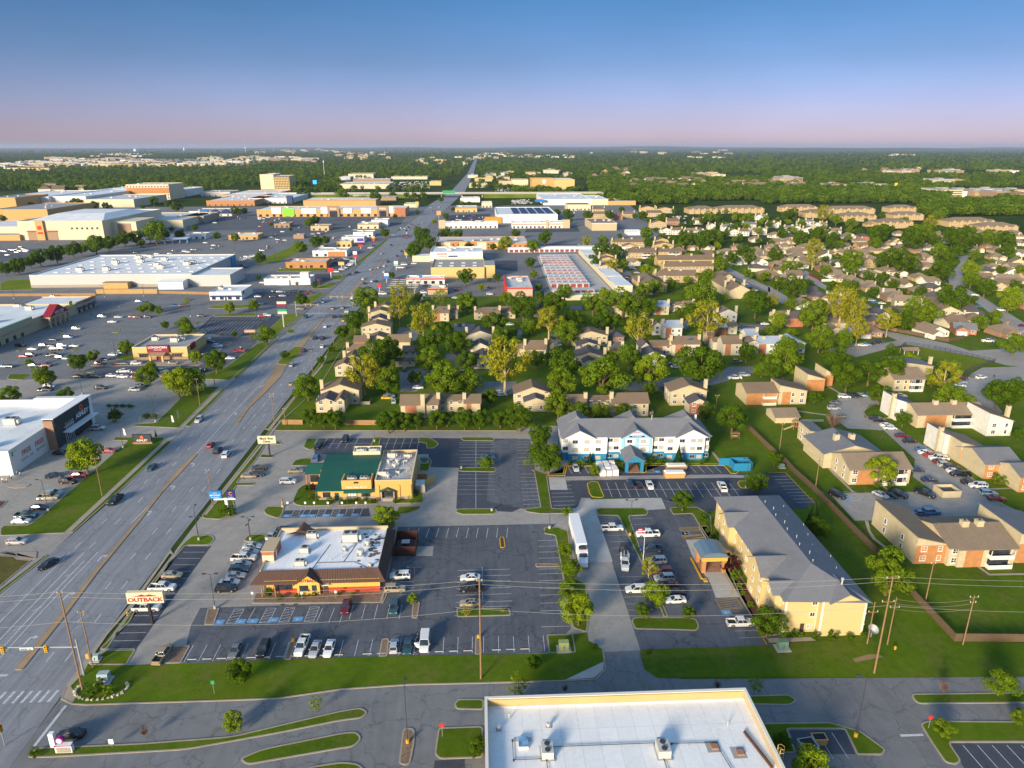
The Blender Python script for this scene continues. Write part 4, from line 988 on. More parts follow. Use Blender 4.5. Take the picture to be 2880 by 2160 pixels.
m=MB(); m.hexa([(2.75,4.2,.1),(2.85,4.1,.1),(5.1,6.9,.1),(5.0,7.0,.1)],[(2.75,4.2,2.3),(2.85,4.1,2.3),(5.1,6.9,2.3),(5.0,7.0,2.3)]); m.build('gate',M_orange,e)

# ================================================================= white and blue hotel
M_hw=plain('hotel_white',(.76,.745,.71),.7,.03); M_hb=plain('hotel_blue',(.018,.20,.36),.7,.06); M_hlb=plain('hotel_light_blue',(.25,.53,.70),.7,.05)
b=thing('hotel','three-storey white hotel with turquoise ground floor and grey gabled roofs','hotel',(25.6,205.2,0),rad(-1.2))
W,D,H=46.8,15.5,8.1
m=MB(); m.prism(rect(0,1.5,W,D),0,2.7,1); m.prism(rect(0,1.5,W,D),2.7,H,0)
for x0,x1 in ((2.0,14.0),(18.4,28.4),(32.6,45.0)): m.prism(rect(x0,.4,x1,1.5),0,2.72,1); m.prism(rect(x0,.4,x1,1.5),2.72,H,0)
m.build('wall',[M_hw,M_hb],b)
rf=MB()
slab(rf,(-.6,.6,H),(W+.6,.6,H),(W-5,8.2,11.6),(5,8.2,11.6),.2); slab(rf,(W+.6,D+.8,H),(-.6,D+.8,H),(5,8.2,11.6),(W-5,8.2,11.6),.2)
rf.face([(-.6,D+.8,H),(-.6,.6,H),(5,8.2,11.6)]); rf.face([(W+.6,.6,H),(W+.6,D+.8,H),(W-5,8.2,11.6)])
rf.build('roof',M_sh_grey,b)
for cx,hw,pk,frm in ((5.3,5.0,10.7,M_hw),(23.4,4.6,10.9,M_hlb),(41.1,5.0,10.7,M_hw)):
    g=MB(); slab(g,(cx-hw-.5,8.2,H-.1),(cx-hw-.5,-.2,H-.1),(cx,-.2,pk+.1),(cx,8.2,pk+.1),.2); slab(g,(cx+hw+.5,-.2,H-.1),(cx+hw+.5,8.2,H-.1),(cx,8.2,pk+.1),(cx,-.2,pk+.1),.2); g.build('gable_roof',M_sh_grey,b)
    g=MB(); g.hexa([(cx-hw,.2,H-.25),(cx+hw,.2,H-.25),(cx+hw,.5,H-.25),(cx-hw,.5,H-.25)],[(cx-.05,.2,pk-.15),(cx+.05,.2,pk-.15),(cx+.05,.5,pk-.15),(cx-.05,.5,pk-.15)]); g.build('gable',frm,b)
    g=MB(); slab(g,(cx-hw-.1,D+2.6,H-.1),(cx-hw-.1,8,H-.1),(cx,8,12.6),(cx,D-2.5,12.6),.2); slab(g,(cx+hw+.1,8,H-.1),(cx+hw+.1,D+2.6,H-.1),(cx,D-2.5,12.6),(cx,8,12.6),.2)
    g.face([(cx-hw,7.9,H),(cx+hw,7.9,H),(cx,7.9,12.5)]); g.build('rear_gable_roof',M_sh_grey,b)
m=MB(); m.box(18.7,.1,2.72,19.5,.38,8.2); m.box(23.0,.1,2.72,23.9,.38,8.2); m.box(27.4,.1,2.72,28.2,.38,8.2); m.box(19.5,.12,5.1,27.4,.36,5.5); m.box(19.5,.12,7.8,27.4,.36,8.2); m.build('blue_bands',M_hlb,b)
m=MB()
for x in (2.0,14.0,18.4,28.4,32.6,45.0): m.box(x-.12,.25,2.7,x+.12,.4,H)
m.box(2.0,.3,2.65,14,.4,2.85); m.box(32.6,.3,2.65,45,.4,2.85); m.build('trim',M_signwh,b)
wA,wB=win_mesh(1.7,1.15,M_grey,M_curtain,1),win_mesh(1.7,1.15,M_grey,M_glass,1)
for fl,z in enumerate((.75,3.55,6.2)):
    for i,(x,yy) in enumerate(((1.0,1.5),(4.0,.4),(7.7,.4),(11.3,.4),(15.2,1.5),(17.2,1.5),(21.2,.4),(25.6,.4),(29.6,1.5),(31.6,1.5),(34.2,.4),(37.9,.4),(41.4,.4),(43.6,.4),(46.1,1.5))):
        if fl == 0 and x in (21.2,25.6,1.0): continue
        put(b,wA if (i*7+fl*3) % 5 < 3 else wB,'S',x,z,0,0,y0=yy-.01)
    for y in (4.5,9.5): put(b,wB,'W',y,z,W,D); put(b,wB,'E',y,z,W,D)
lettering(b,'BAYMONT',.75,(23.4,.12,9.05),FS,M_signwh,.03,sx=1.1); lettering(b,'BY WYNDHAM',.42,(23.4,.07,8.45),FS,M_signwh,.03)
box_part(b,'sign_band',21.0,.1,8.2,25.8,.18,8.7,plain('navy_sign',(.02,.05,.2),.5,.05))
m=MB(); m.face([(22.1,.15,9.75),(23.0,.15,10.0),(23.6,.15,9.85),(24.7,.15,9.95),(23.9,.15,9.65),(23.0,.15,9.75)]); m.build('emblem',plain('emblem_red',(.6,.06,.03),.5,.05),b)
pc=MB(); px0,px1,py0=18.6,24.2,-8.2
pc.box(px0,py0,0,px0+.9,py0+.9,3.4); pc.box(px1-.9,py0,0,px1,py0+.9,3.4); pc.box(px0,py0,3.4,px1,.4,4.0); pc.face([(px0,py0,4.0),(px1,py0,4.0),((px0+px1) /2,py0,5.6)]); pc.build('porch',M_hb,b)
g=MB(); cx=(px0+px1) /2; slab(g,(px0-.4,1.0,3.9),(px0-.4,py0-.5,3.9),(cx,py0-.5,5.8),(cx,1.0,5.8),.2); slab(g,(px1+.4,py0-.5,3.9),(px1+.4,1.0,3.9),(cx,1.0,5.8),(cx,py0-.5,5.8),.2); g.build('porch_roof',M_sh_grey,b)
box_part(b,'porch_floor',px0+.9,py0-.2,.02,px1-.9,.4,.16,M_brick2)
for x in (29.5,): hvac(b,x,7.6,11.3,3,0,1.5)
box_part(b,'roof_vent',44.6,11.5,9,45.2,12.1,11.2,M_signw)
e=thing('bin_enclosure','bright blue walled bin enclosure beside the white hotel','enclosure',at('R1',1915,755))
m=MB(); m.box(0,0,0,5.2,.25,2.6); m.box(0,.25,0,.25,4.4,2.6); m.box(5.6,.25,0,5.85,4.4,2.6); m.box(0,4.4,0,5.85,4.65,2.6); m.box(-3.2,4.4,0,0,4.65,2.4); m.build('wall',M_hb,e)
box_part(e,'gate',5.25,.02,.1,5.6,.2,2.4,M_dark)

# ================================================================= cream hotel
b=thing('hotel','long three-storey cream hotel with grey shingle hip roof','hotel',(61.2,119.2,0))
M_cr=plain('hotel_cream',(.58,.445,.205),.8,.04)
W,D,H=16.0,44.5,8.2
m=MB(); m.prism(rect(0,.8,7.0,D),0,H); m.prism(rect(6.8,-.7,W,D),0,H+.02); m.prism(rect(-1.6,9.0,0,16.5),0,H); m.prism(rect(-1.4,2.6,0,7.0),0,H); m.prism(rect(-1.6,30,0,36),0,H); m.build('wall',M_cr,b)
rf=MB(); rz=11.7; xm=7.9
slab(rf,(-.7,D+.6,H-.05),(-.7,-.2,H-.05),(xm,8.0,rz),(xm,D-6,rz),.2); slab(rf,(W+.8,-1.4,H-.05),(W+.8,D+.6,H-.05),(xm,D-6,rz),(xm,8.0,rz),.2)
rf.face([(-.7,-.2,H-.05),(W+.8,-1.4,H-.05),(xm,8.0,rz)]); rf.face([(W+.8,D+.6,H-.05),(-.7,D+.6,H-.05),(xm,D-6,rz)]); rf.build('roof',M_sh_grey,b)
for y0,y1 in ((2.2,7.4),(8.6,16.9),(29.6,36.4)):
    g=MB(); ym=(y0+y1) /2; pk=H+(y1-y0) *.3
    slab(g,(-2.2,y0,H-.1),(5.5,y0,H-.1),(5.5,ym,pk),(-2.2,ym,pk),.18); slab(g,(5.5,y1,H-.1),(-2.2,y1,H-.1),(-2.2,ym,pk),(5.5,ym,pk),.18); g.build('gable_roof',M_sh_grey,b)
    g=MB(); g.face([(-1.62,y1-.3,H-.1),(-1.62,y0+.3,H-.1),(-1.62,ym,pk-.15)]); g.build('gable',M_cr,b)
g=MB(); slab(g,(8.2,6,H-.1),(8.2,-1.3,H-.1),(12.0,-1.3,10.2),(12.0,6,10.2),.18); slab(g,(15.8,-1.3,H-.1),(15.8,6,H-.1),(12.0,6,10.2),(12.0,-1.3,10.2),.18); g.build('gable_roof',M_sh_grey,b)
g=MB(); g.face([(8.6,-.72,H),(15.4,-.72,H),(12.0,-.72,10.0)]); g.build('gable',M_cr,b)
for x,y in ((.0,.75),(6.7,.75),(6.85,-.75),(15.7,-.75)):
    m=MB(); m.box(x,y-.06,0,x+.4,y,H)
    for z in (2.6,5.2): m.box(x-.1,y-.12,z,x+.5,y,z+.25)
    m.build('quoin',M_signw,b)
wH,wC=win_mesh(1.1,1.1,M_signw,M_glass,1),win_mesh(1.1,1.1,M_signw,M_curtain,1)
put(b,wH,'S',6.1,6.5,0,0,y0=.79); put(b,wH,'S',5.9,3.7,0,0,y0=.79); put(b,wC,'S',5.6,.9,0,0,y0=.79)
box_part(b,'door',3.7,.72,0,4.5,.8,2.1,M_door)
for fl,z in enumerate((.9,3.7,6.5)):
    for i in range(11):
        y=2.0+i*4.0; xo=1.6 if (9 < y < 16.5 or 30 < y < 36) else (1.4 if 2.6 < y < 7 else 0)
        put(b,wH if (i+fl) % 3 else wC,'W',y,z,0,0,x0=-xo-.01)
        put(b,wH,'E',y,z,W,0,x0=.01)
for x,y,k in ((12.0,2.4,3),): hvac(b,x,y,9.8,k,0,2.0)
for i in range(9): hvac(b,8.8+(i % 2) *.8,9+i*3.3,11.2,3,0,.8)
for i in range(8): hvac(b,13.5+(i % 3),5+i*4.6,9.0,3,0,.6)
box_part(b,'end_wall',15.2,43.2,0,19.2,44.3,4.0,plain('tan_stucco',(.5,.33,.18),.8,.05))
cp=MB(); cp.box(-10.2,22.6,3.2,-4.2,28.4,4.4); cp.build('canopy_fascia',plain('canopy_gold',(.62,.36,.06),.8,.06),b)
m=MB(); M_bmet=plain('blue_metal_roof',(.13,.20,.26),.4,.1,metal=.2); prof2=[(-10.6,4.3),(-9.6,5.2),(-8.2,5.6),(-6.2,5.6),(-4.8,5.2),(-3.8,4.3)]
for (x0,z0),(x1,z1) in zip(prof2,prof2[1:]): slab(m,(x1,22.3,z1),(x1,28.7,z1),(x0,28.7,z0),(x0,22.3,z0),.12)
m.face([(x,22.35,z) for x,z in prof2]); m.face([(x,28.65,z) for x,z in prof2][::-1]); m.build('canopy_roof',M_bmet,b)
for x,y in ((-10,22.8),(-10,27.3),(-5.2,22.8)): box_part(b,'canopy_pillar',x,y,0,x+.9,y+.9,3.2,M_brick3)
box_part(b,'canopy_floor',-10,23,.04,-4.4,28,.09,M_brick2)
m=MB(); m.box(-10.9,20.4,0,-10.5,29.2,.28); m.box(-10.5,19.2,0,-9.6,20.4,.28); m.build('kerb',M_kerby,b)

# ================================================================= furniture store
b=thing('store','white furniture store with charcoal sign facade and flat white roof','store',(-142.4,203.6,0))
M_char=plain('charcoal_panel',(.045,.05,.055),.6,.08)
flat(b,-62,0,0,44,8.0,M_white,M_roofw,1.0,.4)
m=MB(); m.box(-16,41.5,7.0,0,43.9,10.2); m.box(-62,43,7.0,-16,43.9,9.2); m.build('rear_parapet',M_white,b)
m=MB(); m.box(-.3,19.5,0,2.6,41.5,10.6); m.box(2.6,19.5,7.5,3.0,41.5,10.6); m.build('sign_facade',M_char,b)
box_part(b,'facade_cap',-.6,19.3,10.6,3.1,43.5,10.8,M_signwh); box_part(b,'brick_end',-.35,19.2,0,2.7,19.5,10.0,M_brick2); box_part(b,'facade_end',-.3,41.5,0,2.9,43.4,10.6,M_signwh)
box_part(b,'entry_canopy',2.6,24.0,4.0,5.2,42.5,4.35,M_signwh)
m=MB()
for i in range(6): m.box(2.6,25.0+i*1.0,0,2.72,25.12+i*1.0,4.0); m.box(2.62,26+i*.9,4.4,2.72,26.1+i*.9,6.8)
m.box(2.6,25,5.4,2.72,31,5.52); m.build('mullion',M_signwh,b)
box_part(b,'shopfront',2.58,25,.1,2.64,31,3.9,M_glass)
lettering(b,'ASHLEY',2.3,(3.06,36.0,6.6),FE,M_signwh,.05,sx=1.0)
m=MB(); q=[(-1.0,0),(1.0,0),(1.0,1.2),(0,2.1),(-1.0,1.2)]; r_=[(-.55,.42),(.55,.42),(.55,1.0),(0,1.5),(-.55,1.0)]
for i in range(5):
    j=(i+1) % 5; m.face([(3.06,36+q[i][0],7.9+q[i][1]),(3.06,36+q[j][0],7.9+q[j][1]),(3.06,36+r_[j][0],7.9+r_[j][1]),(3.06,36+r_[i][0],7.9+r_[i][1])])
m.build('house_emblem',plain('emblem_flame_orange',(.75,.16,.02),.5,.05),b)
M_pink=plain('banner_red',(.55,.16,.10),.6,.1)
lettering(b,'FREE',2.3,(.06,8.0,4.6),FE,M_pink,.03); lettering(b,'FREE',2.3,(.06,15.0,4.6),FE,M_pink,.03)
scrawl(b,(.02,8.0,2.7),6.4,.9,'E',M_grey,(6,3)); lettering(b,'DELIVERY',1.1,(.06,15.0,2.7),FE,M_grey,.03)
m=MB(); m.box(.02,1.2,5.6,.06,1.7,7.0,1); m.hexa([(.02,1.7,6.4),(.06,1.7,6.4),(.06,3.8,6.9),(.02,3.8,6.9)],[(.02,1.7,6.8),(.06,1.7,6.8),(.06,3.8,7.2),(.02,3.8,7.2)],0); m.build('wall_emblem',[plain('emblem_leaf',(.45,.55,.1),.5,.1),M_glassb],b)
for x,y,k,s in ((-24,30,1,1.6),(-14,25,0,1.6),(-9,5,0,1.2),(-38,22,0,1.3),(-45,12,1,1.2)): hvac(b,x,y,7.0,k,0,s)

# ================================================================= big flat roof in the foreground
b=thing('store','broad flat white roof with tan parapet at the picture foot','store',(0,58,0))
flat(b,0,0,44,37.8,8.0,M_tan,flatroof('store_membrane',(.84,.85,.84),(.45,.40,.33),.16),1.5,.35)
box_part(b,'coping',-.08,37.4,8.0,44.1,37.95,8.12,M_signw); box_part(b,'coping',-.1,-.1,8.0,.38,37.4,8.12,M_signw); box_part(b,'coping',43.62,-.1,8.0,44.1,37.4,8.12,M_signw)
box_part(b,'parapet_back_face',.36,37.2,6.55,43.6,37.44,7.98,plain('plywood_tan',(.55,.38,.16),.85,.12,.3)); box_part(b,'roof_flashing',.36,36.9,6.5,43.6,37.2,6.8,M_signw)
for x,y,k,s in ((9.4,27.2,0,1.0),(27.2,26.6,0,1.05),(2.1,32.4,2,.7),(10.1,32.6,2,.7),(3.9,34.6,3,1.2),(31.4,27.6,3,.5),(39,31.5,3,1.0)): hvac(b,x,y,6.52,k,math.pi/2 if k == 0 else 0,s)
M_sky=glassy('skylight_blue',(.16,.32,.50),.3)
box_part(b,'roof_pad',4.6,29.8,6.5,7.2,30.6,6.56,M_grey); box_part(b,'skylight',5.1,28.3,6.5,6.6,30.4,7.0,M_signw,M_sky)
for x,y in ((35.4,27.3),(39.0,26.0)): box_part(b,'roof_pad',x-1.2,y-1.0,6.5,x+.9,y+1.2,6.53,M_roofg); box_part(b,'roof_hatch',x-.5,y-.5,6.53,x+.6,y+.5,6.8,M_brick2)
m=MB()
for p in ([(4.2,30.0,6.7),(4.2,26.2,6.7),(9.0,26.2,6.7)],[(10.4,28.4,6.7),(27,28.4,6.7)],[(29,28.2,6.7),(36,28.0,6.7)],[(9.2,26.0,6.7),(9.2,18,6.7)],[(27.0,25.4,6.7),(27.4,18,6.7)],[(36,27,6.7),(37.5,18,6.7)]):
    m.tube(p,.06,5)
    for q in p: m.box(q[0] -.12,q[1] -.12,6.5,q[0] +.12,q[1] +.12,6.75)
m.build('conduit',M_dark,b)
m=MB()
for i in range(7): m.tube([(41.2+i*.25,30-i*1.0,6.6),(41.4+i*.25,29-i*1.0,6.62)],.28,6)
m.build('roof_rubble',plain('rust_pile',(.10,.05,.03),.9,.3),b)
M_lad=plain('ladder_yellow',(.6,.42,.12),.5,.1)
m=MB()
for y in (24.0,24.9): m.tube([(44.3,y,0),(44.3,y,9.0)],.05,5)
for i in range(18): m.tube([(44.3,24.0,.5+i*.45),(44.3,24.9,.5+i*.45)],.03,4)
for i in range(6):
    z=5.5+i*.7; m.tube([(44.3,24.0,z),(44.8,23.9,z),(45.1,24.45,z),(44.8,25.0,z),(44.3,24.9,z)],.03,4)
m.build('ladder',M_lad,b)
# ------------------------------------------------------------------ vehicles (local frame: front towards +x)
M_paint=paint_car('car_paint'); M_cglass=glassy('car_glass',(.018,.024,.032),.05); M_tyre2=plain('tyre',(.018,.018,.019),.85,.1); M_rim=plain('wheel_rim',(.38,.38,.40),.35,.1,metal=.6)
M_head=plain('headlamp',(.65,.66,.66),.2,.05); M_tail=plain('tail_lamp',(.30,.012,.012),.3,.05); M_bed=plain('bed_liner',(.03,.03,.032),.8,.15); M_plate=plain('plate',(.5,.5,.48),.5,.1)
PAINT={'w': (.72,.72,.70),'s': (.42,.44,.46),'g': (.13,.14,.15),'k': (.012,.012,.014),'b': (.05,.14,.32),'n': (.018,.03,.065),'r': (.34,.02,.018),'m': (.12,.012,.02),'t': (.025,.075,.09),'y': (.55,.36,.03),'o': (.34,.28,.18),'l': (.25,.38,.50)}
CNAME={'w': 'white','s': 'silver','g': 'grey','k': 'black','b': 'blue','n': 'navy','r': 'red','m': 'maroon','t': 'dark teal','y': 'yellow','o': 'tan','l': 'pale blue'}
TNAME={'s': 'sedan','u': 'SUV','p': 'pickup truck','h': 'hatchback','v': 'van'}
SPEC={  # stations (x, half width, top) ; cabin base x0,x1,hw,z ; roof x0,x1,hw,z ; wheel xs, radius
    's': ([(-2.35,.70,.70),(-2.25,.83,.95),(-1.7,.89,1.0),(-.9,.90,.95),(.9,.90,.94),(1.6,.89,.86),(2.15,.82,.74),(2.33,.66,.60)],(-1.75,1.0,.82,.93),(-1.05,.22,.62,1.44),(-1.42,1.42),.33),
    'h': ([(-2.05,.74,.80),(-1.98,.86,1.0),(-1.2,.89,1.0),(.8,.89,.97),(1.4,.87,.90),(1.9,.80,.76),(2.05,.64,.62)],(-1.98,.98,.82,.97),(-1.6,.15,.64,1.52),(-1.25,1.25),.33),
    'u': ([(-2.38,.78,.85),(-2.32,.90,1.1),(-1.2,.94,1.1),(.9,.94,1.08),(1.5,.93,1.04),(2.2,.86,.92),(2.38,.70,.72)],(-2.32,1.05,.88,1.07),(-2.02,.25,.72,1.73),(-1.45,1.45),.38),
    'p': ([(-2.95,.90,.72),(-2.9,.97,.74),(-1.05,.98,.74),(-1.0,.98,1.12),(1.3,.98,1.14),(1.8,.97,1.12),(2.7,.92,1.04),(2.9,.78,.80)],(-1.0,1.45,.90,1.12),(-.85,.75,.76,1.86),(-1.85,1.85),.42),
    'v': ([(-2.7,.90,1.2),(-2.65,.98,1.25),(-.5,1.0,1.25),(1.3,1.0,1.22),(1.9,.97,1.15),(2.5,.90,1.0),(2.68,.74,.8)],(-2.62,1.75,.95,1.22),(-2.55,1.05,.84,2.1),(-1.6,1.65),.38)}
def loft(m,st,zb,mi=0):
    base=len(m.v); n=8
    for x,w,zt in st:
        zm=zb+(zt-zb) *.62
        m.v += [(x,-w*.9,zb),(x,w*.9,zb),(x,w,zb+.14),(x,w,zm),(x,w*.93,zt),(x,-w*.93,zt),(x,-w,zm),(x,-w,zb+.14)]
    for i in range(len(st) -1):
        for k in range(n):
            j=(k+1) % n; o=base+i*n; m.f.append((o+k,o+j,o+n+j,o+n+k)); m.m.append(mi)
    m.f.append(tuple(base+k for k in reversed(range(n)))); m.m.append(mi)
    o=base+(len(st) -1) *n; m.f.append(tuple(o+k for k in range(n))); m.m.append(mi)
def wheel_geo(m,x,y,r,side,mt=0,mr=1):
    n=12; w=.22; y0,y1=(y,y+w) if side > 0 else (y-w,y)
    a=[(x+r*math.cos(6.2832*k/n),r+r*math.sin(6.2832*k/n)) for k in range(n)]
    m.hexa([(p[0],y0,p[1]) for p in a],[(p[0],y1,p[1]) for p in a],mt)
    if mr is None: return
    yo=y1+.006 if side > 0 else y0-.006; q=[(x+r*.62*math.cos(6.2832*k/8),r+r*.62*math.sin(6.2832*k/8)) for k in range(8)]
    f=[(p[0],yo,p[1]) for p in q]; m.face(f[::-1] if side > 0 else f,mr)
def car_parts(t):
    st,(cx0,cx1,cw,cz),(rx0,rx1,rw,rz),(wr,wf),R_=SPEC[t]; P={}
    b=MB(); loft(b,st,.24)
    b.hexa([(rx0,-rw,rz-.07),(rx1,-rw,rz-.07),(rx1,rw,rz-.07),(rx0,rw,rz-.07)],[(rx0+.08,-rw+.05,rz),(rx1-.12,-rw+.05,rz),(rx1-.12,rw-.05,rz),(rx0+.08,rw-.05,rz)])
    for s in (-1,1):
        for (xb,xr) in ((cx0,rx0),(cx1,rx1)): b.tube([(xb,s*cw*.99,cz),(xr,s*rw*.99,rz-.04)],.05,4)
        xm=(cx0+cx1) /2+.05; xr=(rx0+rx1) /2+.05; b.tube([(xm,s*cw,cz),(xr,s*rw,rz-.04)],.045,4)
        if t in 'uv': b.tube([(cx0+.75,s*cw,cz),(rx0+.65,s*rw,rz-.04)],.05,4)
        b.box(cx1-.35,s*(cw+.12) -.1,cz+.02,cx1-.2,s*(cw+.12) +.1,cz+.16)
    if t == 'p':
        b.box(-2.93,-.98,.7,-1.0,-.86,1.14); b.box(-2.93,.86,.7,-1.0,.98,1.14); b.box(-2.95,-.86,.7,-2.85,.86,1.12)
        q=MB(); q.face([(-2.84,-.85,.78),(-1.02,-.85,.78),(-1.02,.85,.78),(-2.84,.85,.78)]); P['truck_bed'] =(q,M_bed)
    P['body'] =(b,M_paint)
    e=.004
    g=MB(); g.face([(cx1,cw*.95,cz),(cx1,-cw*.95,cz),(rx1,-rw*.94,rz-.06),(rx1,rw*.94,rz-.06)][::-1]); P['windscreen'] =(g,M_cglass)
    g=MB(); g.face([(cx0,-cw*.95,cz),(cx0,cw*.95,cz),(rx0,rw*.94,rz-.06),(rx0,-rw*.94,rz-.06)][::-1]); P['rear_window'] =(g,M_cglass)
    for s in (-1,1):
        g=MB(); f=[(cx0+.05,s*cw,cz),(cx1-.05,s*cw,cz),(rx1-.03,s*rw,rz-.06),(rx0+.03,s*rw,rz-.06)]; g.face(f if s < 0 else f[::-1]); P['side_window' +('' if s < 0 else '2')] =(g,M_cglass)
        xf,wf_,zf=st[-2][0],st[-2][1],st[-2][2]; g=MB(); g.box(xf-.08,s*(wf_-.22) -.17,zf-.2,xf+.1,s*(wf_-.22) +.17,zf-.05); P['headlight' +('' if s < 0 else '2')] =(g,M_head)
        xb,wb,zb=st[1][0],st[1][1],st[1][2]; zb=1.05 if t == 'p' else zb; g=MB(); g.box(xb-.09,s*(wb-.12) -.13,zb-.3,xb+.03,s*(wb-.12) +.1,zb-.06); P['tail_light' +('' if s < 0 else '2')] =(g,M_tail)
    hw=st[3][1]
    for k,(x,s) in enumerate(((wr,-1),(wr,1),(wf,-1),(wf,1))):
        g=MB(); wheel_geo(g,x,s*(hw-.2),R_,s); P['wheel%d' % k] =(g,[M_tyre2,M_rim])
    return P
CAR={}; RIM={}
for t_ in SPEC:
    P=car_parts(t_); CAR[t_] ={k: v[0].mesh(k.rstrip('0123456789'),v[1]) for k,v in P.items()}
    for k,v in P.items():
        if k[:5] == 'wheel':
            a_,b_=MB(),MB(); w_=v[0]; nf=len(w_.f) -1; a_.v,a_.f,a_.m=w_.v,w_.f[:nf],[0] *nf; CAR[t_][k] =a_.mesh('wheel',M_tyre2); b_.face([w_.v[i] for i in w_.f[nf]]); RIM[t_,k] =b_.mesh('rim',M_rim)
    j=MB(); mats=[M_paint,M_cglass,M_tyre2,M_rim,M_head,M_tail,M_bed]
    for k,(mb,mt) in P.items():
        n=len(j.v); j.v += mb.v; lst=mt if isinstance(mt,list) else [mt]
        for f,mi in zip(mb.f,mb.m): j.f.append(tuple(n+i for i in f)); j.m.append(mats.index(lst[mi]))
    CAR[t_]['whole'] =j.mesh('car',mats)
ONAME={'s': 'parked_sedan','u': 'parked_suv','p': 'pickup_truck','h': 'hatchback_car','v': 'passenger_van'}
def car(x,y,code,head,zone,group,whole=False,z=.035):
    t,c=code[0],code[1]; jit=R.uniform(-1.5,1.5); s=R.uniform(.97,1.03)
    k=R.uniform(.88,1.1); cc=tuple(min(1,v*k) for v in PAINT[c]); nm=ONAME[t]
    if whole:
        o=link(nm,CAR[t]['whole'],None,(x,y,z),rad(head+jit),(s,s,s),cc)
    else:
        o=bpy.data.objects.new(nm,None); col.objects.link(o); o.location=(x,y,z); o.rotation_euler=(0,0,rad(head+jit)); o.scale=(s,s,s); o.empty_display_size=.2
        for k_,me in CAR[t].items():
            if k_ != 'whole':
                q=link(k_.rstrip('0123456789'),me,o,color=cc)
                if k_[:5] == 'wheel': link('rim',RIM[t,k_],q)
    enrol(o,CNAME[c] +' ' +TNAME[t],zone,{'s': 'car','u': 'SUV','p': 'pickup','h': 'car','v': 'van'}[t],group); return o
NCAR=0
def cars(t,zone,group,data,whole=None,dflt=0,z=.035):
    global NCAR
    for tok in data.split():
        u,v,rest=tok.split(','); code=rest[:2]; head=float(rest[2:]) if len(rest) > 2 else dflt
        x,y=at(t,float(u),float(v),.7); w=whole if whole is not None else depth(x,y) > 330
        car(x,y,code,head,zone,group,w,z); NCAR += 1
cars('T1','in the strip of stalls beside the tall steakhouse sign','cars parked by the steakhouse sign','1115,313,so 1052,395,pw 952,525,pw')
cars('T1','leaving past the rock island by the front lawn','cars in the steakhouse car park','1055,825,po85')
cars('T1','in the line nosed up to the steakhouse west wall','cars along the steakhouse west wall','1765,55,ss80 1635,128,ss 1615,163,ss 1582,203,pw 1565,242,ss 1550,278,ut 1528,317,ss 1488,358,sw 1465,402,uk')
cars('T5','behind the steakhouse back parapet','cars in the steakhouse car park','250,948,sk 430,946,sw')
cars('T1','in the front row beside the wide lawn','cars in the front row by the lawn','1525,800,sg268 1707,792,uk268 1957,770,pw268 2042,792,ss268 2134,788,sw268')
cars('T2','in the front row beside the wide lawn','cars in the front row by the lawn','341,772,hs90 431,776,st270')
cars('T2','facing the lawn stalls before the steakhouse','cars in the steakhouse car park','30,518,sm270 343,525,ut270')
cars('T2','beside the steakhouse east wall','cars in the steakhouse car park','380,320,uw180 348,403,uo0')
cars('T2','in the middle row near the tall wooden pole','cars in the steakhouse car park','836,330,sw180 845,400,pk180 836,495,so180')
cars('T1','on the near stretch of the main road','cars driving on the main road','110,97,us 310,242,sk250')
cars('T1','waiting at the stop line by the pink sign','cars on the service road','455,1345,sk180')
cars('T4','on the near stretch of the main road','cars driving on the main road','1720,552,us270 1310,962,st270 995,1245,pk268 1820,768,sr92 1880,815,uk92 1953,850,uw92')
cars('M2','on the main road beside the townhouse trees','cars driving on the main road','600,850,sw92 510,950,uk91 573,953,uk91 573,1022,sw91 410,1060,um91 308,1183,ss92 307,1343,so91 427,770,ut268')
cars('M2','around the far crossing with zebra stripes','cars driving on the main road','665,695,uo90 750,690,uo90 675,767,sk90 733,764,sk90 385,700,so0 800,727,uw0 757,798,sy90 832,605,uw90 580,638,vw270 836,640,sw90',True)
cars('M2','on the far stretch of the main road','cars driving on the main road','937,480,sk90 957,515,sk90 1040,463,sk90 1000,460,sw90 925,440,sw270 815,405,sn5 870,385,sk3 1105,380,sw90 990,360,sw270 1058,343,ss90 1107,330,sw90 1140,292,uk90 1083,223,ss270 1220,243,sk90 1258,203,sk90 1166,150,sn270 1282,68,sr90 1296,88,sr90 1312,72,sm90 1330,84,sr90 1342,66,sr90 1272,84,sr90 1185,62,sl0 1303,45,sw90',True)  # red cars of the far cluster: brake-light glow put into the body colour
cars('H2','in the queue on the far main road','cars driving on the main road','1240,818,sk270 1262,812,ss270 1285,806,uw270 1300,822,sk270 1318,810,ss270 1252,800,sw270 1318,798,uk270 1510,625,sw270 1490,655,ss270 1526,650,sk270 1438,753,ss270 1340,770,sr90 1365,780,sr90 1400,775,sr90 1540,668,sr90 1560,655,sr90 1580,620,sw270 1620,570,ss270 1575,660,sm90',True)
cars('T4','in the furniture store front car park','cars at the furniture store','525,835,sk 940,818,sr 468,1032,sn25 588,1085,uk-8 680,1028,sr 420,1222,po 465,1187,ul 335,1308,sk 228,1375,pt 183,1425,sw 845,625,us')
cars('T4','in the tan lot behind the furniture store','cars behind the furniture store','395,292,pn 427,260,us 870,276,uk 1163,293,us 1213,260,sn 672,178,sk 790,176,sk 847,176,sk 965,170,sw 1062,178,sw 1172,187,um')
cars('T4','around the yellow steakhouse across the road','cars at the yellow steakhouse','1175,147,um 1070,133,pw 1355,168,pt 1345,135,ut 1405,133,uw 1438,180,sr 1730,126,sw90 1775,124,sk30 1178,65,uw 1076,66,st 1018,66,sr 865,68,um 1495,65,ug 900,32,sn')
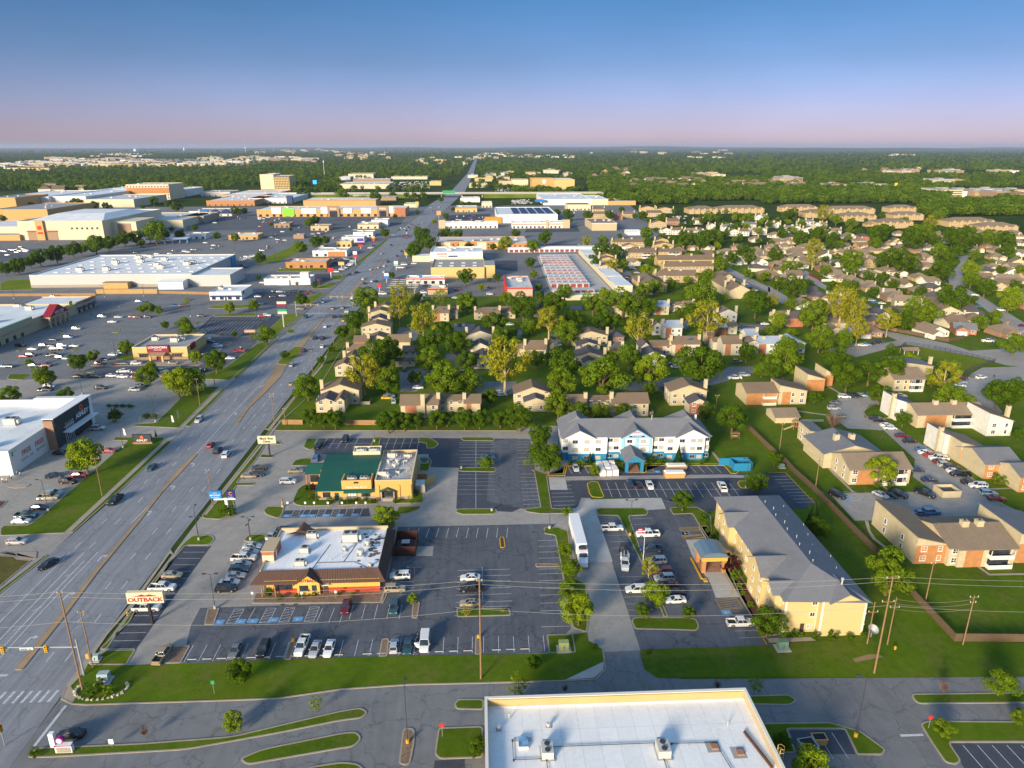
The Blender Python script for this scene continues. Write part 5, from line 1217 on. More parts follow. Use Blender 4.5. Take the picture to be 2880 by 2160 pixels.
cars('M1','around the yellow steakhouse across the road','cars at the yellow steakhouse','1880,1023,uw 2072,1063,pr 1990,1125,sw 1790,1092,sk 1820,986,st 1772,960,pw 980,1095,sw 1037,1080,sl 1062,1060,sw')
cars('M1','on the lane beside the empty dark car park','cars on the store lanes','1737,763,uk',True)
cars('M1','in the wide car park before the red-gabled store','cars in the red-gabled store car park','885,769,us 1025,771,ss 1148,769,sr 1190,771,sm 1277,769,un 970,812,sw 660,872,uw 595,946,ub 460,967,sk 178,1015,uk 280,1047,sw 385,1021,uk 445,1021,sk 538,1018,uw 475,1049,un 533,1045,ub 640,1020,sw 205,1109,sr 270,1099,uk 460,1099,pk 527,1122,un 580,1129,sl 20,1197,sl 80,1196,sk 293,1192,ut 390,1189,pm 1205,640,ub 1505,676,pb 1580,676,sm 460,592,sk 1620,620,sm')
cars('T5','behind the diner green roof','cars at the diner','770,170,uk270 535,224,sk262 520,330,ub90')
cars('T5','on the concrete left of the diner','cars at the diner','343,438,so 278,532,uw 30,413,sk 5,470,sk -60,482,so')
cars('T5','behind the small round tree in the diner back lot','cars at the diner','2003,325,st')
cars('R1','in front of the white and blue hotel','cars at the white hotel','550,720,ss272 1012,853,sn88 1092,861,sk92 1190,870,sw270 1815,883,pw85')
cars('R1','in the cream hotel car park','cars at the cream hotel','867,1243,pw 1172,1293,pw180 1200,1423,pn180')
cars('T2','in the cream hotel car park','cars at the cream hotel','2040,222,us180 2082,290,um180 2092,333,us180 2122,378,sm180 2162,425,sk180 2165,475,sw180 1910,408,uw180')
cars('T3','beside the dark shrub at the cream hotel corner','cars at the cream hotel','375,623,pw')
cars('R2','at the top of the winding apartment drive','cars at the brick apartments','660,106,uw-15 720,104,un-15 765,99,sk-15 805,94,ss-15 865,91,ut-15 590,158,sg 570,206,us 625,277,so 1090,92,sk-20 1150,96,ss-20')
cars('R2','along the lawn side of the winding drive','cars at the brick apartments','930,292,sk-8 970,312,sk-8 1027,352,sw-8 1055,376,sw-8 1160,444,sm-8 1230,490,sk-8 1335,562,sb-8 1365,588,sw-8 1412,611,sr-8 1475,637,pw172 1492,668,sm-8 1537,696,us-8 1592,721,un-8 1612,747,sw-8 1662,777,pk172 1740,845,sk-8 1815,876,uw172 1905,940,ul-8 1977,984,sm-8')
cars('R2','on the inner side of the winding drive','cars at the brick apartments','1285,738,sn-15 1397,824,sn-5 600,956,uk-60 975,953,ss-60 1055,950,sk-60 1135,950,uk-60 1357,943,pk-60 1320,1112,sb 1410,1103,ub')
cars('M4','in the small lot by the dog run','cars by the dog run','815,1013,sw-15 850,1009,sl-15 885,1002,sk-15 945,990,uk-15 962,984,uk-15 720,1037,sg-15')
cars('M4','near the black entrance gates','cars by the entrance gates','1845,1292,uw10 1682,1299,sm-20 1668,1330,sl-20 1660,1360,sw-20 1652,1387,sb-20')
cars('M4','on the suburban streets','cars in the suburban streets','1900,978,pw-8 1930,964,sb-8 897,628,us-15 930,647,sb-15 985,651,sw-15 950,680,sn-15 1540,455,sk80 1552,490,sy80 1790,580,sw-20 1765,638,sl-20 1820,679,sb-20 2012,711,uw-25 2160,890,pl-50 1748,690,sw 970,367,sn-20 2205,845,sm',True)
cars('M3','between the grey-roofed townhouses','cars at the townhouses','390,1014,us 365,955,uk 1440,1147,ss 1370,1182,sn 1415,1200,sw 995,1313,sk90 1320,1384,sb90 1945,1154,ug 1925,1296,pw180 2010,1272,us 1660,1355,sb 2040,843,sg 2185,830,sw 2145,820,sk 1128,758,us90 1165,761,uk90 1975,888,sw',True)
cars('M2','between the grey-roofed townhouses','cars at the townhouses','1150,1452,sl 1135,1468,sy 1192,1496,us90 1400,1379,sw 2120,1442,ss 2110,1422,sw 1285,1223,ut90 1555,933,uk 1755,838,sn90 1795,836,ss90 2195,834,sw 1010,705,sk',True)
cars('M3','in the curved lot beside the storage rows','cars beside the storage rows','885,460,sk 905,452,sn 980,430,sw 1005,420,sm 1020,325,ss 1035,340,sw 1045,352,sw 1058,365,uk 1070,378,um 1080,388,ss 955,488,sn 975,494,ss 990,508,sw 1005,522,uw 1020,536,ss 1030,470,sn 1060,460,sw 1085,450,sk 1105,444,sk 1160,325,sw 1180,270,sm 1170,222,ss',True)
cars('M3','on the lane by the tan apartments','cars at the tan apartments','2060,520,sm 2095,540,sw 2130,555,sn 2040,505,sb 2020,495,ss 2010,485,sw',True)
cars('M2','at the small restaurants right of the road','cars right of the road','2010,515,sm 1740,535,sr 2020,573,uw 1440,560,pw 1432,582,uw 1410,607,sw 1425,622,ss 1490,500,sk 1460,502,sn 1720,605,sw 1365,310,sw 1280,318,vw 1265,345,vw 1240,345,vw 1095,570,vw',True)
cars('M2','at the small restaurants left of the road','cars left of the road','205,552,ss 165,550,sk 270,555,sn 343,552,pn 455,562,pm 145,597,sk 230,588,ss 15,593,sw 38,655,sn 50,762,sr 95,757,uw 690,380,vw 232,352,sg 60,475,sw',True)
cars('M2','in the packed dealer rows','cars in the dealer rows','640,272,sn 665,268,ss 690,270,sk 715,268,uk 740,272,sn 765,270,uw 790,272,ss 650,298,sl 685,300,sn 720,302,ub 755,298,sk 835,288,uw 830,305,us 815,315,uw 800,325,sw 785,335,sk 770,345,sw 755,355,us 740,360,uw',True)
cars('M2','in the mall car parks left of the road','cars in the mall car parks','115,160,sn 55,197,sw 110,177,sk 130,82,sw 185,60,sk 200,125,sm 187,102,sw 510,75,sw 570,160,uw 600,152,sk 1000,170,us 1015,155,sn 985,175,sw 250,108,sw 230,35,sw 600,35,sw 545,48,sw',True)
cars('M1','in the mall car parks left of the road','cars in the mall car parks','180,167,sk 65,235,sw 20,200,sb 40,205,sw 110,195,sn 140,190,sr 170,200,sw 200,185,sm 230,195,sw 145,212,sw 220,205,sw 90,190,sb 1175,215,sk 1230,165,sk 1600,205,vw 1625,210,uw 1845,152,sw 1905,157,sk 1845,180,sn 1710,190,sk 1670,190,so 1510,198,sn 1470,222,sl 1355,225,sw 1775,130,sw 2090,280,uw 2110,270,sw 2130,262,ss 2150,250,sw 2175,248,uw 2100,258,sk 2125,248,sw 2150,262,us 2190,240,sw 2120,338,uk 2095,322,sr',True)
rc=random.Random(11)
def scatter_cars(t,u0,v0,u1,v1,n,zone,group):
    global NCAR
    for i in range(n):
        u,v=rc.uniform(u0,u1),rc.uniform(v0,v1); x,y=at(t,u,v,.7)
        car(x,y,rc.choice('ssuuhp') +rc.choice('wwwssgkkbnrm'),rc.choice((0,90,270)),zone,group,True); NCAR += 1
scatter_cars('H1',1640,700,2200,760,24,'in the far lot by the blue-trimmed stores','cars in the far store lots')
scatter_cars('H2',10,700,330,760,18,'before the long brick and white stores','cars in the far store lots')
scatter_cars('H2',30,780,960,900,14,'before the long brick and white stores','cars in the far store lots')
scatter_cars('H2',340,530,830,560,16,'in the lot behind the long brick stores','cars in the far store lots')
scatter_cars('H2',1700,690,2000,740,26,'in the lot beside the solar-panelled roof','cars in the far store lots')
scatter_cars('H1',480,660,940,700,24,'in the far lot under the round trees','cars in the far store lots')
# lots too far off to count
M_speck=plain('far_car_bodies',(.4,.4,.42),.4,.9,.35,fine=.5); m=MB()
for (t,u0,v0,u1,v1,n) in (('H2',1180,400,1500,470,150),('H3',0,450,140,500,60),('H3',0,560,170,600,70),('H2',330,520,840,560,60),('H1',480,655,960,705,50),('H3',390,650,560,680,30),('H3',1180,700,1500,770,40),('H2',2070,460,2212,500,30),('M3',560,150,680,200,10)):
    for i in range(n):
        x,y=at(t,rc.uniform(u0,u1),rc.uniform(v0,v1)); s=rc.choice((0,1)); l,w=(4.6,1.8) if s else (1.8,4.6)
        m.box(x-l/2,y-w/2,.3,x+l/2,y+w/2,1.0); m.box(x-l/3.2,y-w/3.2,1.0,x+l/3.2,y+w/3.2,1.5)
o=m.build('distant_parked_cars',M_speck); o['kind'] ='stuff'; o['label'] ='specks of parked cars in the far-off car parks'
# special vehicles
v_=car(*at('T2',541,745,.9),'vw',270,'with its door open in the front row by the lawn','cars in the front row by the lawn')
m=MB(); m.hexa([(.75,-1.0,.4),(1.55,-1.0,.4),(.95,-2.0,.4),(.88,-2.0,.4)],[(.75,-1.0,1.3),(1.55,-1.0,1.3),(.95,-2.0,1.3),(.88,-2.0,1.3)]); 
d_=m.build('open_door',M_paint,v_); d_.color=(.72,.72,.7,1)
tx,ty=at('R1',545,1440,2); tk=thing('semi_truck','long white tractor-trailer parked along the drive behind the trees','truck',(23.9,152.2,.04),rad(-90))
m=MB(); m.box(-12.5,-1.28,1.15,2.6,1.28,4.05); m.build('trailer',M_signwh,tk); m=MB(); m.box(-12.3,-1.0,.95,2.4,1.0,1.14); m.box(-3.0,-1.2,.4,-.5,-1.1,1.0); m.build('trailer_chassis',M_dark,tk)
m=MB(); m.hexa([(3.3,-1.2,.8),(5.6,-1.2,.8),(5.6,1.2,.8),(3.3,1.2,.8)],[(3.3,-1.2,3.6),(5.1,-1.15,3.2),(5.1,1.15,3.2),(3.3,1.2,3.6)]); m.hexa([(5.6,-1.05,.7),(7.6,-.95,.7),(7.6,.95,.7),(5.6,1.05,.7)],[(5.6,-1.05,2.1),(7.5,-.8,1.75),(7.5,.8,1.75),(5.6,1.05,2.1)]); m.build('cab',M_signwh,tk)
m=MB(); m.face([(5.64,-1.0,2.2),(5.64,1.0,2.2),(5.2,.95,3.0),(5.2,-.95,3.0)]); m.build('windscreen',M_cglass,tk)
m=MB(); m.box(3.32,-.9,3.62,4.6,.9,4.0); m.build('wind_deflector',M_dark,tk)
scrawl(tk,(5.24,0,3.05),1.3,.3,'E',plain('purple_print',(.25,.08,.35),.5,.1),(5,))
for x in (-11.5,-10.2,1.2,2.5,3.9,6.6):
    for s in (-1,1): g=MB(); wheel_geo(g,x,s*1.0,.5,s); g.build('wheel',[M_tyre2,M_rim],tk)
sx_,sy_=at('T2',1838,235,.8); tk=thing('service_truck','white utility truck with ladder rack nosed towards the camera','truck',(sx_,sy_,.04),rad(-100))
for k_,me in CAR['p'].items():
    if k_ not in ('whole',): o=link(k_.rstrip('0123456789'),me,tk,color=PAINT['w'])
m=MB(); m.box(-2.95,-1.05,.75,-1.05,-.7,1.7); m.box(-2.95,.7,.75,-1.05,1.05,1.7); m.build('tool_locker',M_signwh,tk)
m=MB()
for y in (-.8,.8): m.tube([(-2.9,y,1.7),(-2.9,y,2.3),(1.2,y,2.3),(1.2,y,1.9)],.05,4)
for i in range(9): m.tube([(-2.8+i*.48,.45,2.38),(-2.8+i*.48,.8,2.38)],.03,4)
m.tube([(-3.0,.45,2.38),(1.5,.45,2.38)],.04,4); m.tube([(-2.2,-.2,1.0),(-1.9,-.2,2.8),(.6,-.2,2.5)],.12,5); m.build('ladder_rack',M_steel,tk)
sx_,sy_=at('T2',1830,152,.6); tk=thing('equipment_trailer','dark equipment trailer behind the white utility truck','trailer',(sx_,sy_,.04),rad(-100))
m=MB(); m.box(-1.8,-1.0,.45,1.8,1.0,.65); m.box(-1.6,-.8,.65,.2,.8,1.5); m.tube([(.3,0,.65),(.6,0,2.0),(1.6,0,1.4)],.16,6); m.tube([(1.8,0,.5),(3.0,0,.5)],.06,4); m.build('deck',M_dark,tk)
for s in (-1,1): g=MB(); wheel_geo(g,0,s*1.0,.34,s); g.build('wheel',[M_tyre2,M_rim],tk)
# ------------------------------------------------------------------ townhouses, apartments, houses
M_sc=siding('cream_siding',(.52,.435,.275)); M_sg=siding('pale_siding',(.55,.49,.37)); M_st=siding('tan_siding',(.48,.35,.17)); M_sw=siding('white_siding',(.66,.64,.58))
M_skysheen=shingle('sky_sheen_shingle',(.30,.36,.44)); M_deck=plain('deck_wood',(.30,.26,.21),.9,.2)  # pale blue roof colour stands in for sky reflected off the shingles
WALLS={'c': M_sc,'g': M_sg,'t': M_st,'w': M_sw,'b': M_brick2,'r': M_brick}
ROOFS={'b': M_sh_brown,'g': M_sh_grey,'t': M_sh_tan,'d': M_sh_dark,'l': M_skysheen}
wT=win_mesh(1.1,1.4,M_signwh,M_glass,0,1); wT2=win_mesh(1.5,1.4,M_signwh,M_glass,1,1); wS=win_mesh(1.2,1.3,M_signwh,M_glassb,1,0)
UNITS=[]
def unit(p,x0,y0,x1,D,h,rise,axis,wm,rm,feat='',detail=True):
    W=x1-x0; UNITS.append((p.location.x+(x0+x1) /2,p.location.y+y0+D/2,max(W,D) /2))
    if axis == 's':    # mono-pitch, falling to the right or left
        m=MB(); m.hexa([(x0,y0,0),(x1,y0,0),(x1,y0+D,0),(x0,y0+D,0)],[(x0,y0,h+rise),(x1,y0,h),(x1,y0+D,h),(x0,y0+D,h+rise)]); m.build('wall',wm,p)
        r=MB(); slab(r,(x1+.4,y0-.35,h),(x1+.4,y0+D+.35,h),(x0-.2,y0+D+.35,h+rise+.15),(x0-.2,y0-.35,h+rise+.15)); r.build('roof',rm,p)
    elif axis == 'f':  # mono-pitch, falling to the front
        m=MB(); m.hexa([(x0,y0,0),(x1,y0,0),(x1,y0+D,0),(x0,y0+D,0)],[(x0,y0,h),(x1,y0,h),(x1,y0+D,h+rise),(x0,y0+D,h+rise)]); m.build('wall',wm,p)
        r=MB(); slab(r,(x0-.3,y0-.5,h),(x1+.3,y0-.5,h),(x1+.3,y0+D+.1,h+rise+.12),(x0-.3,y0+D+.1,h+rise+.12)); r.build('roof',rm,p)
    elif axis == 'h': hip(p,x0,y0,x1,y0+D,h,rise,wm,rm)
    else: gable(p,x0,y0,x1,y0+D,h,rise,axis,wm,rm)
    if not detail: return
    if 'b' in feat: m=MB(); m.box(x0+W*.12,y0-.07,0,x0+W*.42,y0,h-.5); m.build('brick_panel',M_brick if 'r' in feat else M_brick3,p)
    if 'B' in feat: m=MB(); m.box(x0+.02,y0-.07,0,x1-.02,y0,h-.3); m.build('brick_panel',M_brick if 'r' in feat else M_brick3,p)
    if 'c' in feat: chimney(p,x0-.1,y0+D*.25,h+rise+1.2,1.3,1.0,0,M_sc)
    if 'C' in feat: chimney(p,x1+.1,y0+D*.3,h+rise+1.2,1.3,1.0,0,M_sc)
    if 'm' in feat: chimney(p,x0+W*.6,y0-.3,h+rise+1.6,1.5,.9,0,M_sc)
    if 'q' in feat: chimney(p,x0+W*.35,y0+D*.45,h+rise+1.0,1.6,1.4,h,M_sc); chimney(p,x0+W*.62,y0+D*.45,h+rise+1.0,1.6,1.4,h,M_sc)
    if 's' in feat: m=MB(); k=rise/(D/2) if axis == 'x' else rise/(W/2); 
    if 's' in feat and axis == 'y': x_,z_=x0+W*.62,h+rise-(W*.12) *k; slab(m,(x_+1.2,y0+1.2,z_-1.2*k+.2),(x_+1.2,y0+3.6,z_-1.2*k+.2),(x_,y0+3.6,z_+.2),(x_,y0+1.2,z_+.2),.1); m.build('skylight',M_glassb,p)
    if 's' in feat and axis == 'x': y_=y0+D*.22; z_=h+(y_-y0) *k; slab(m,(x0+W*.6,y_,z_+.2),(x0+W*.8,y_,z_+.2),(x0+W*.8,y_+1.1,z_+1.1*k+.2),(x0+W*.6,y_+1.1,z_+1.1*k+.2),.1); m.build('skylight',M_glassb,p)
    if 'w' in feat:
        n=max(1,int(W/3.0))
        for z in ((.8,3.3) if h > 4.2 else (1.0,)):
            for i in range(n):
                if 'b' in feat and .1 < (i+.5) /n < .44: continue
                put(p,wT if i % 2 else wT2,'S',x0+W*(i+.5) /n,z,0,0,y0=y0-.01)
    if 'e' in feat:
        for z in ((.8,3.3) if h > 4.2 else (1.0,)):
            for y in (D*.3,D*.7): put(p,wT,'W',y0+y,z,0,0,x0=x0-.01)
    if 'k' in feat:    # balconies
        for z in (.15,2.75):
            m=MB(); xa,xb=x0+W*.5,x0+W*.92; m.box(xa,y0-1.3,z-.12,xb,y0,z); m.box(xa,y0-1.3,z,xb,y0-1.22,z+.95); m.box(xa,y0-1.22,z,xa+.08,y0,z+.95); m.box(xb-.08,y0-1.22,z,xb,y0,z+.95); m.build('balcony',M_signw,p)
            m=MB(); m.box(xa+.3,y0-.05,z+.1,xb-.3,y0,z+2.1); m.build('patio_door',M_glass,p)
        m=MB(); m.box(x0+W*.5,y0-1.3,3.7,x0+W*.5+.12,y0-1.18,h); m.box(x0+W*.92-.12,y0-1.3,3.7,x0+W*.92,y0-1.18,h); m.build('balcony_post',M_signw,p)
    if 'd' in feat: box_part(p,'door',x0+W*.46,y0-.06,0,x0+W*.46+1.0,y0,2.1,M_door)
    if 'y' in feat:    # fenced yard or deck at the right
        m=MB(); m.box(x1+.2,y0-.5,0,x1+4.0,y0-.42,1.3); m.box(x1+3.92,y0-.42,0,x1+4.0,y0+4.0,1.3); m.build('yard_fence',M_deck,p)
def row_house(name,desc,zone,cat,group,units,rz=0.0,detail=True):
    t,u0,u1,v,h=units[0][:5]; ox,oy=at(t,(u0+u1) /2,v,h)
    o=bpy.data.objects.new(name,None); col.objects.link(o); o.location=(ox,oy,0); o.rotation_euler=(0,0,rad(rz)); o.empty_display_size=.3
    for (t,u0,u1,v,h,D,rise,axis,wm,rm,feat) in units:
        a,b_=at(t,u0,v,h),at(t,u1,v,h)
        unit(o,a[0] -ox,a[1] -oy,b_[0] -ox,D,h,rise,axis,WALLS[wm],ROOFS[rm],feat,detail)
    enrol(o,desc,zone,cat,group); return o
TH=''; TG='townhouses behind the diner'
def th(desc,*u,rz=0.0): return row_house('townhouse',desc,TH,'townhouse',TG,u,rz)
th('cream townhouse with two stepped gables and tall chimneys nearest the main road',('FF',515,690,400,4.3,8,1.6,'y','c','d','we'),('FF',690,760,385,5.0,9,1.2,'y','c','b','ws'),('FF',565,885,300,6.0,8,2.4,'y','c','b','wcy'))
th('townhouse with brown roofs, low link and two brick panels behind the hedge',('FF',1248,1570,425,5.2,9,2.4,'x','c','b','wbrmCdy'),('FF',1572,1800,392,4.6,7,1.2,'x','c','b','w'),('FF',1802,1938,408,4.8,8,2.0,'x','c','b','bcr'))
th('cream gabled townhouse with tall chimney left of the hotel trees',('R1',22,335,80,5.2,9,2.6,'y','c','b','we'),('R1',110,300,150,4.2,5,1.5,'y','c','d','wCy'))
th('brown roofed townhouse with three chimneys directly behind the white hotel',('R1',490,640,165,4.8,8,2.0,'x','c','b','brwC'),('R1',642,868,150,4.4,7,1.1,'x','c','b','w'),('R1',870,1185,165,5.4,9,2.4,'x','c','b','wbrcd'),('R1',1100,1135,130,6.2,1,.2,'x','c','b','y'))
th('tall cream gabled townhouse with blue skylights right of the hotel roofs',('R1',1372,1690,60,6.0,9,2.4,'y','c','b','wesC'),('R1',1535,1700,165,4.6,6,1.8,'y','g','d','wBr'))
th('stepped cream townhouses with chimneys along the road hedge',('M2',680,835,1200,4.6,8,1.8,'y','c','b','wC'),('M2',760,900,1130,5.0,8,1.8,'y','c','b','c'),('M2',790,1000,1060,5.2,8,2.0,'x','c','b','cbr'))
th('broad townhouse group with brick-red end unit facing the road bend',('M2',845,965,985,4.8,8,2.0,'x','c','b','BrC'),('M2',962,1140,960,4.6,8,1.8,'y','c','b','w'),('M2',1140,1330,985,5.6,9,2.4,'x','c','b','C'),('M2',1270,1385,1070,5.0,7,1.8,'x','g','b','wd'),('M2',1205,1370,1150,3.0,4,.8,'x','c','d','w'))
th('stacked row of cream gables stepping back beside the road trees',('M2',905,1160,860,5.4,9,2.0,'y','c','b','w'),('M2',985,1140,800,6.0,8,1.8,'y','c','d','cC'),('M2',975,1165,735,6.2,8,1.8,'y','c','b','cC'),('M2',1030,1190,690,6.0,8,1.8,'y','c','b','c'))
th('brown roofed townhouse with chimneys before the small fast-food lots',('M2',1530,1665,735,5.2,9,2.6,'x','c','b','brwcCs'),('M2',1668,1740,722,4.6,7,1.6,'x','c','b','wCd'))
th('wide brown townhouse with two skylights before the red-edged shop',('M2',1895,1960,730,4.6,8,1.6,'x','c','b','wc'),('M2',1962,2105,742,5.2,9,2.6,'x','c','b','brwsC'),('M2',2107,2240,720,4.6,8,1.8,'x','c','b','w'))
th('grey roofed row of stepped gables at the centre court',('M2',1870,2050,1130,5.0,9,2.2,'y','g','d','wc'),('M2',1865,2010,1030,5.4,8,2.0,'y','g','d','c'),('M2',1820,2050,930,5.6,9,2.4,'y','g','d','cC'))
th('tall brown pyramid-roofed townhouse with two chimneys',('M3',115,295,1050,5.4,9,3.0,'x','c','b','wcC'),('M3',297,360,1045,4.8,7,1.8,'x','c','b','w'),('M3',45,113,1045,4.0,7,1.4,'x','c','b',''))
th('cream townhouse with big gable and twin chimneys by the clubhouse',('M3',530,830,935,5.4,9,2.4,'y','c','b','wcC'),('M3',565,760,1020,4.4,7,1.8,'y','g','d','wC'))
row_house('clubhouse','low brick clubhouse with dark roof',TH,'clubhouse',TG,(('M3',830,970,940,3.2,10,2.0,'h','b','d','w'),))
th('grey roofed townhouse with front gables behind the two big round trees',('M3',530,810,1120,4.8,9,2.4,'y','c','d','wC'),('M3',620,720,1160,4.2,5,1.4,'y','g','d','w'))
th('townhouse with brick-red end wall half hidden by trees',('M3',850,960,1050,5.0,8,2.0,'x','g','d','BrcC'),('M3',1110,1330,1110,4.8,9,2.2,'y','w','d','wc'))
th('white townhouse with pale blue sky-sheen roof panels and four chimneys',('M3',1215,1300,850,5.0,8,2.0,'y','w','b','wc'),('M3',1312,1475,860,6.0,9,2.6,'x','w','l','wbrcC'))
th('long townhouse with brick-red corner and pale blue skylight',('M3',1110,1200,1030,5.0,9,2.2,'y','g','d',''),('M3',1205,1440,1020,4.8,8,1.6,'x','g','b','brwd'),('M3',1385,1630,1005,6.0,9,2.6,'x','g','b','brwcsC'))
th('long brick-panelled townhouse facing the right-hand court',('M3',1695,1740,930,5.0,8,2.0,'x','g','b','BrC'),('M3',1742,1840,985,4.2,7,1.4,'x','g','b','wd'),('M3',1828,1990,1000,6.0,9,2.6,'x','g','b','bwrC'),('M3',1990,2190,1010,5.0,8,2.0,'y','g','b','wC'))
th('brown townhouse with pale sky-sheen roof panel below the storage wall',('M3',1235,1360,680,5.2,9,2.4,'x','c','l','brwcC'),('M3',1362,1490,668,4.4,7,1.2,'x','c','b','w'),('M3',1495,1575,672,5.0,8,2.0,'x','c','b','C'))
th('tall pale gabled townhouse beside the yellow-green tree',('M3',1785,1950,740,6.2,9,2.4,'y','w','b','wcC'),('M3',1760,1860,860,4.6,7,1.6,'x','g','l','Br'),('M3',1865,1950,850,4.6,7,1.4,'x','g','b','w'))
th('small tan-roofed townhouse peeping over the dark trees',('M3',810,1000,700,5.2,9,2.2,'y','c','b','wcC'))
th('cream townhouse roof with two chimneys below the storage yard',('M3',205,360,705,5.0,9,2.2,'y','c','b','cC'))
th('white townhouse with wide pale blue sky-sheen roof at the court edge',('M3',2030,2130,930,5.2,9,2.2,'x','w','l','brwC'),('M3',2110,2330,1000,5.6,9,2.4,'x','w','l','wcbr'),('M4',120,330,1000,5.2,9,2.4,'y','w','l','wcd'))
th('brick-fronted townhouse with grey gable beside the green trees',('M4',185,315,780,5.2,9,2.6,'x','g','d','BrcC'),('M4',60,180,760,4.6,8,1.8,'x','g','b','wc'))
th('tan-roofed townhouse with brick end by the small lot',('M4',500,680,900,5.2,9,2.4,'y','c','b','cC'),('M4',640,740,910,5.0,7,1.8,'x','c','l','B'))
# tan two-storey flats behind the townhouses
TF,TFG='','tan flats beyond the storage rows'
def tf(desc,*u,rz=0.0): return row_house('apartment_block',desc,TF,'apartments',TFG,u,rz,True)
tf('tan apartment block with saw-tooth gables',('M3',765,960,330,5.4,10,2.2,'y','t','b','wcC'),('M3',755,900,275,5.4,10,2.0,'y','t','b','cC'),('M3',760,880,245,5.4,9,2.0,'y','t','b','c'))
tf('tan apartment block with row of chimneys on the far side',('M3',870,1150,125,5.4,12,2.6,'x','t','b','wcCq'),('M3',960,1080,160,5.0,8,2.0,'y','t','b','w'))
tf('long tan apartment block with lit balconies',('M3',1000,1250,215,5.4,12,2.6,'x','t','b','wcCk'),('M3',1240,1470,208,5.4,12,2.4,'x','t','b','wqk'))
tf('tan apartment block with stepped roofs beside the dark pine',('M3',1230,1400,150,5.4,12,2.4,'y','t','b','cC'),('M3',1240,1360,110,5.4,10,2.2,'y','t','b','cC'))
tf('wide brown-roofed apartment block at the top of the slope',('M3',1262,1755,278,5.4,13,3.0,'x','t','b','qC'))
tf('wide brown-roofed apartment block with long lit gallery',('M3',1322,1750,335,5.4,13,3.0,'x','t','b','wqcC'))
tf('brown-roofed apartment block with gallery behind the small tree',('M3',1248,1615,415,5.4,13,3.0,'x','t','b','wqcC'))
tf('brown-roofed apartment block end-on to the camera by the curved lot',('M3',1115,1345,490,5.6,30,3.2,'y','t','b','wcC'))
tf('large gabled apartment block with red panel in its end wall',('M3',1885,2060,540,5.8,40,3.4,'y','c','b','cCq'))
# brick apartments at the right
BA,BAG='','brick apartments at the right'
def ba(desc,*u,rz=0.0): return row_house('apartment_block',desc,BA,'apartments',BAG,u,rz)
ba('two-storey block with mono-pitch end walls and sunlit brick on the lawn edge',('R2',-180,100,75,5.0,12,2.2,'x','c','b','Bk'),('R2',100,345,60,5.6,9,2.4,'s','c','b','wb'),('M4',340,500,1310,5.2,12,2.2,'s','c','b','B'),('M4',500,570,1270,5.0,10,2.2,'s','c','b','B'))
ba('brown-roofed block with brick corners and balconies behind the young maple',('R2',370,490,420,5.6,9,.6,'s','c','g','bwe'),('R2',490,1000,600,5.0,14,2.6,'y','c','g','kq'),('R2',715,1255,738,5.0,12,2.6,'x','c','t','bkwe'))
ba('large block with roof chimneys, skylight strip and brick panels by the fence',('T3',1518,1735,120,5.2,19,2.0,'s','c','t','Bwe'),('T3',1735,1900,138,5.0,14,2.4,'x','c','t','w'),('T3',1800,2180,148,5.0,15,2.6,'x','c','t','kqb'),('T3',2185,2500,110,5.4,15,2.6,'s','c','g','B'))
ba('long white and brick block with mono-pitch wings across the drive',('R2',1115,1300,190,5.6,10,2.6,'s','w','g','wc'),('R2',1300,1910,265,5.0,11,2.4,'x','c','t','bkq'),('R2',1910,2130,320,5.6,12,2.8,'s','w','t','wC'))
ba('grey-roofed block with tall white chimney wall and brick bays',('R2',1530,1690,480,5.6,10,2.0,'s','w','g','wc'),('R2',1670,1900,560,5.0,11,2.2,'s','c','t','Bw'))
ba('grey-roofed block with brick bays and outside stair at the picture edge',('R2',1885,2200,690,5.0,13,2.4,'x','c','g','Bw'),('R2',2190,2400,800,5.0,10,2.0,'x','c','g','Bw'))
ba('brown-roofed block with open stairwell between two big trees',('M4',1095,1370,1310,5.2,14,2.8,'x','c','t','kw'),('M4',1150,1440,1200,5.6,10,2.0,'s','c','g','C'))
o=row_house('pavilion','tan shingled pavilion with open side on the lawn',BA,'pavilion',None,(('R2',70,275,285,2.4,9,1.8,'x','c','t',''),))
o=thing('picnic_shelter','small gabled picnic shelter on posts at the dog run','shelter',at('M4',1215,1095))
m=MB(); slab(m,(-4,-2.4,2.4),(4,-2.4,2.4),(4,0,3.6),(-4,0,3.6)); slab(m,(4,2.4,2.4),(-4,2.4,2.4),(-4,0,3.6),(4,0,3.6)); m.build('roof',M_sh_tan,o)
for x in (-3.4,3.4):
    for y in (-1.9,1.9): box_part(o,'post',x-.12,y-.12,0,x+.12,y+.12,2.5,M_signw)
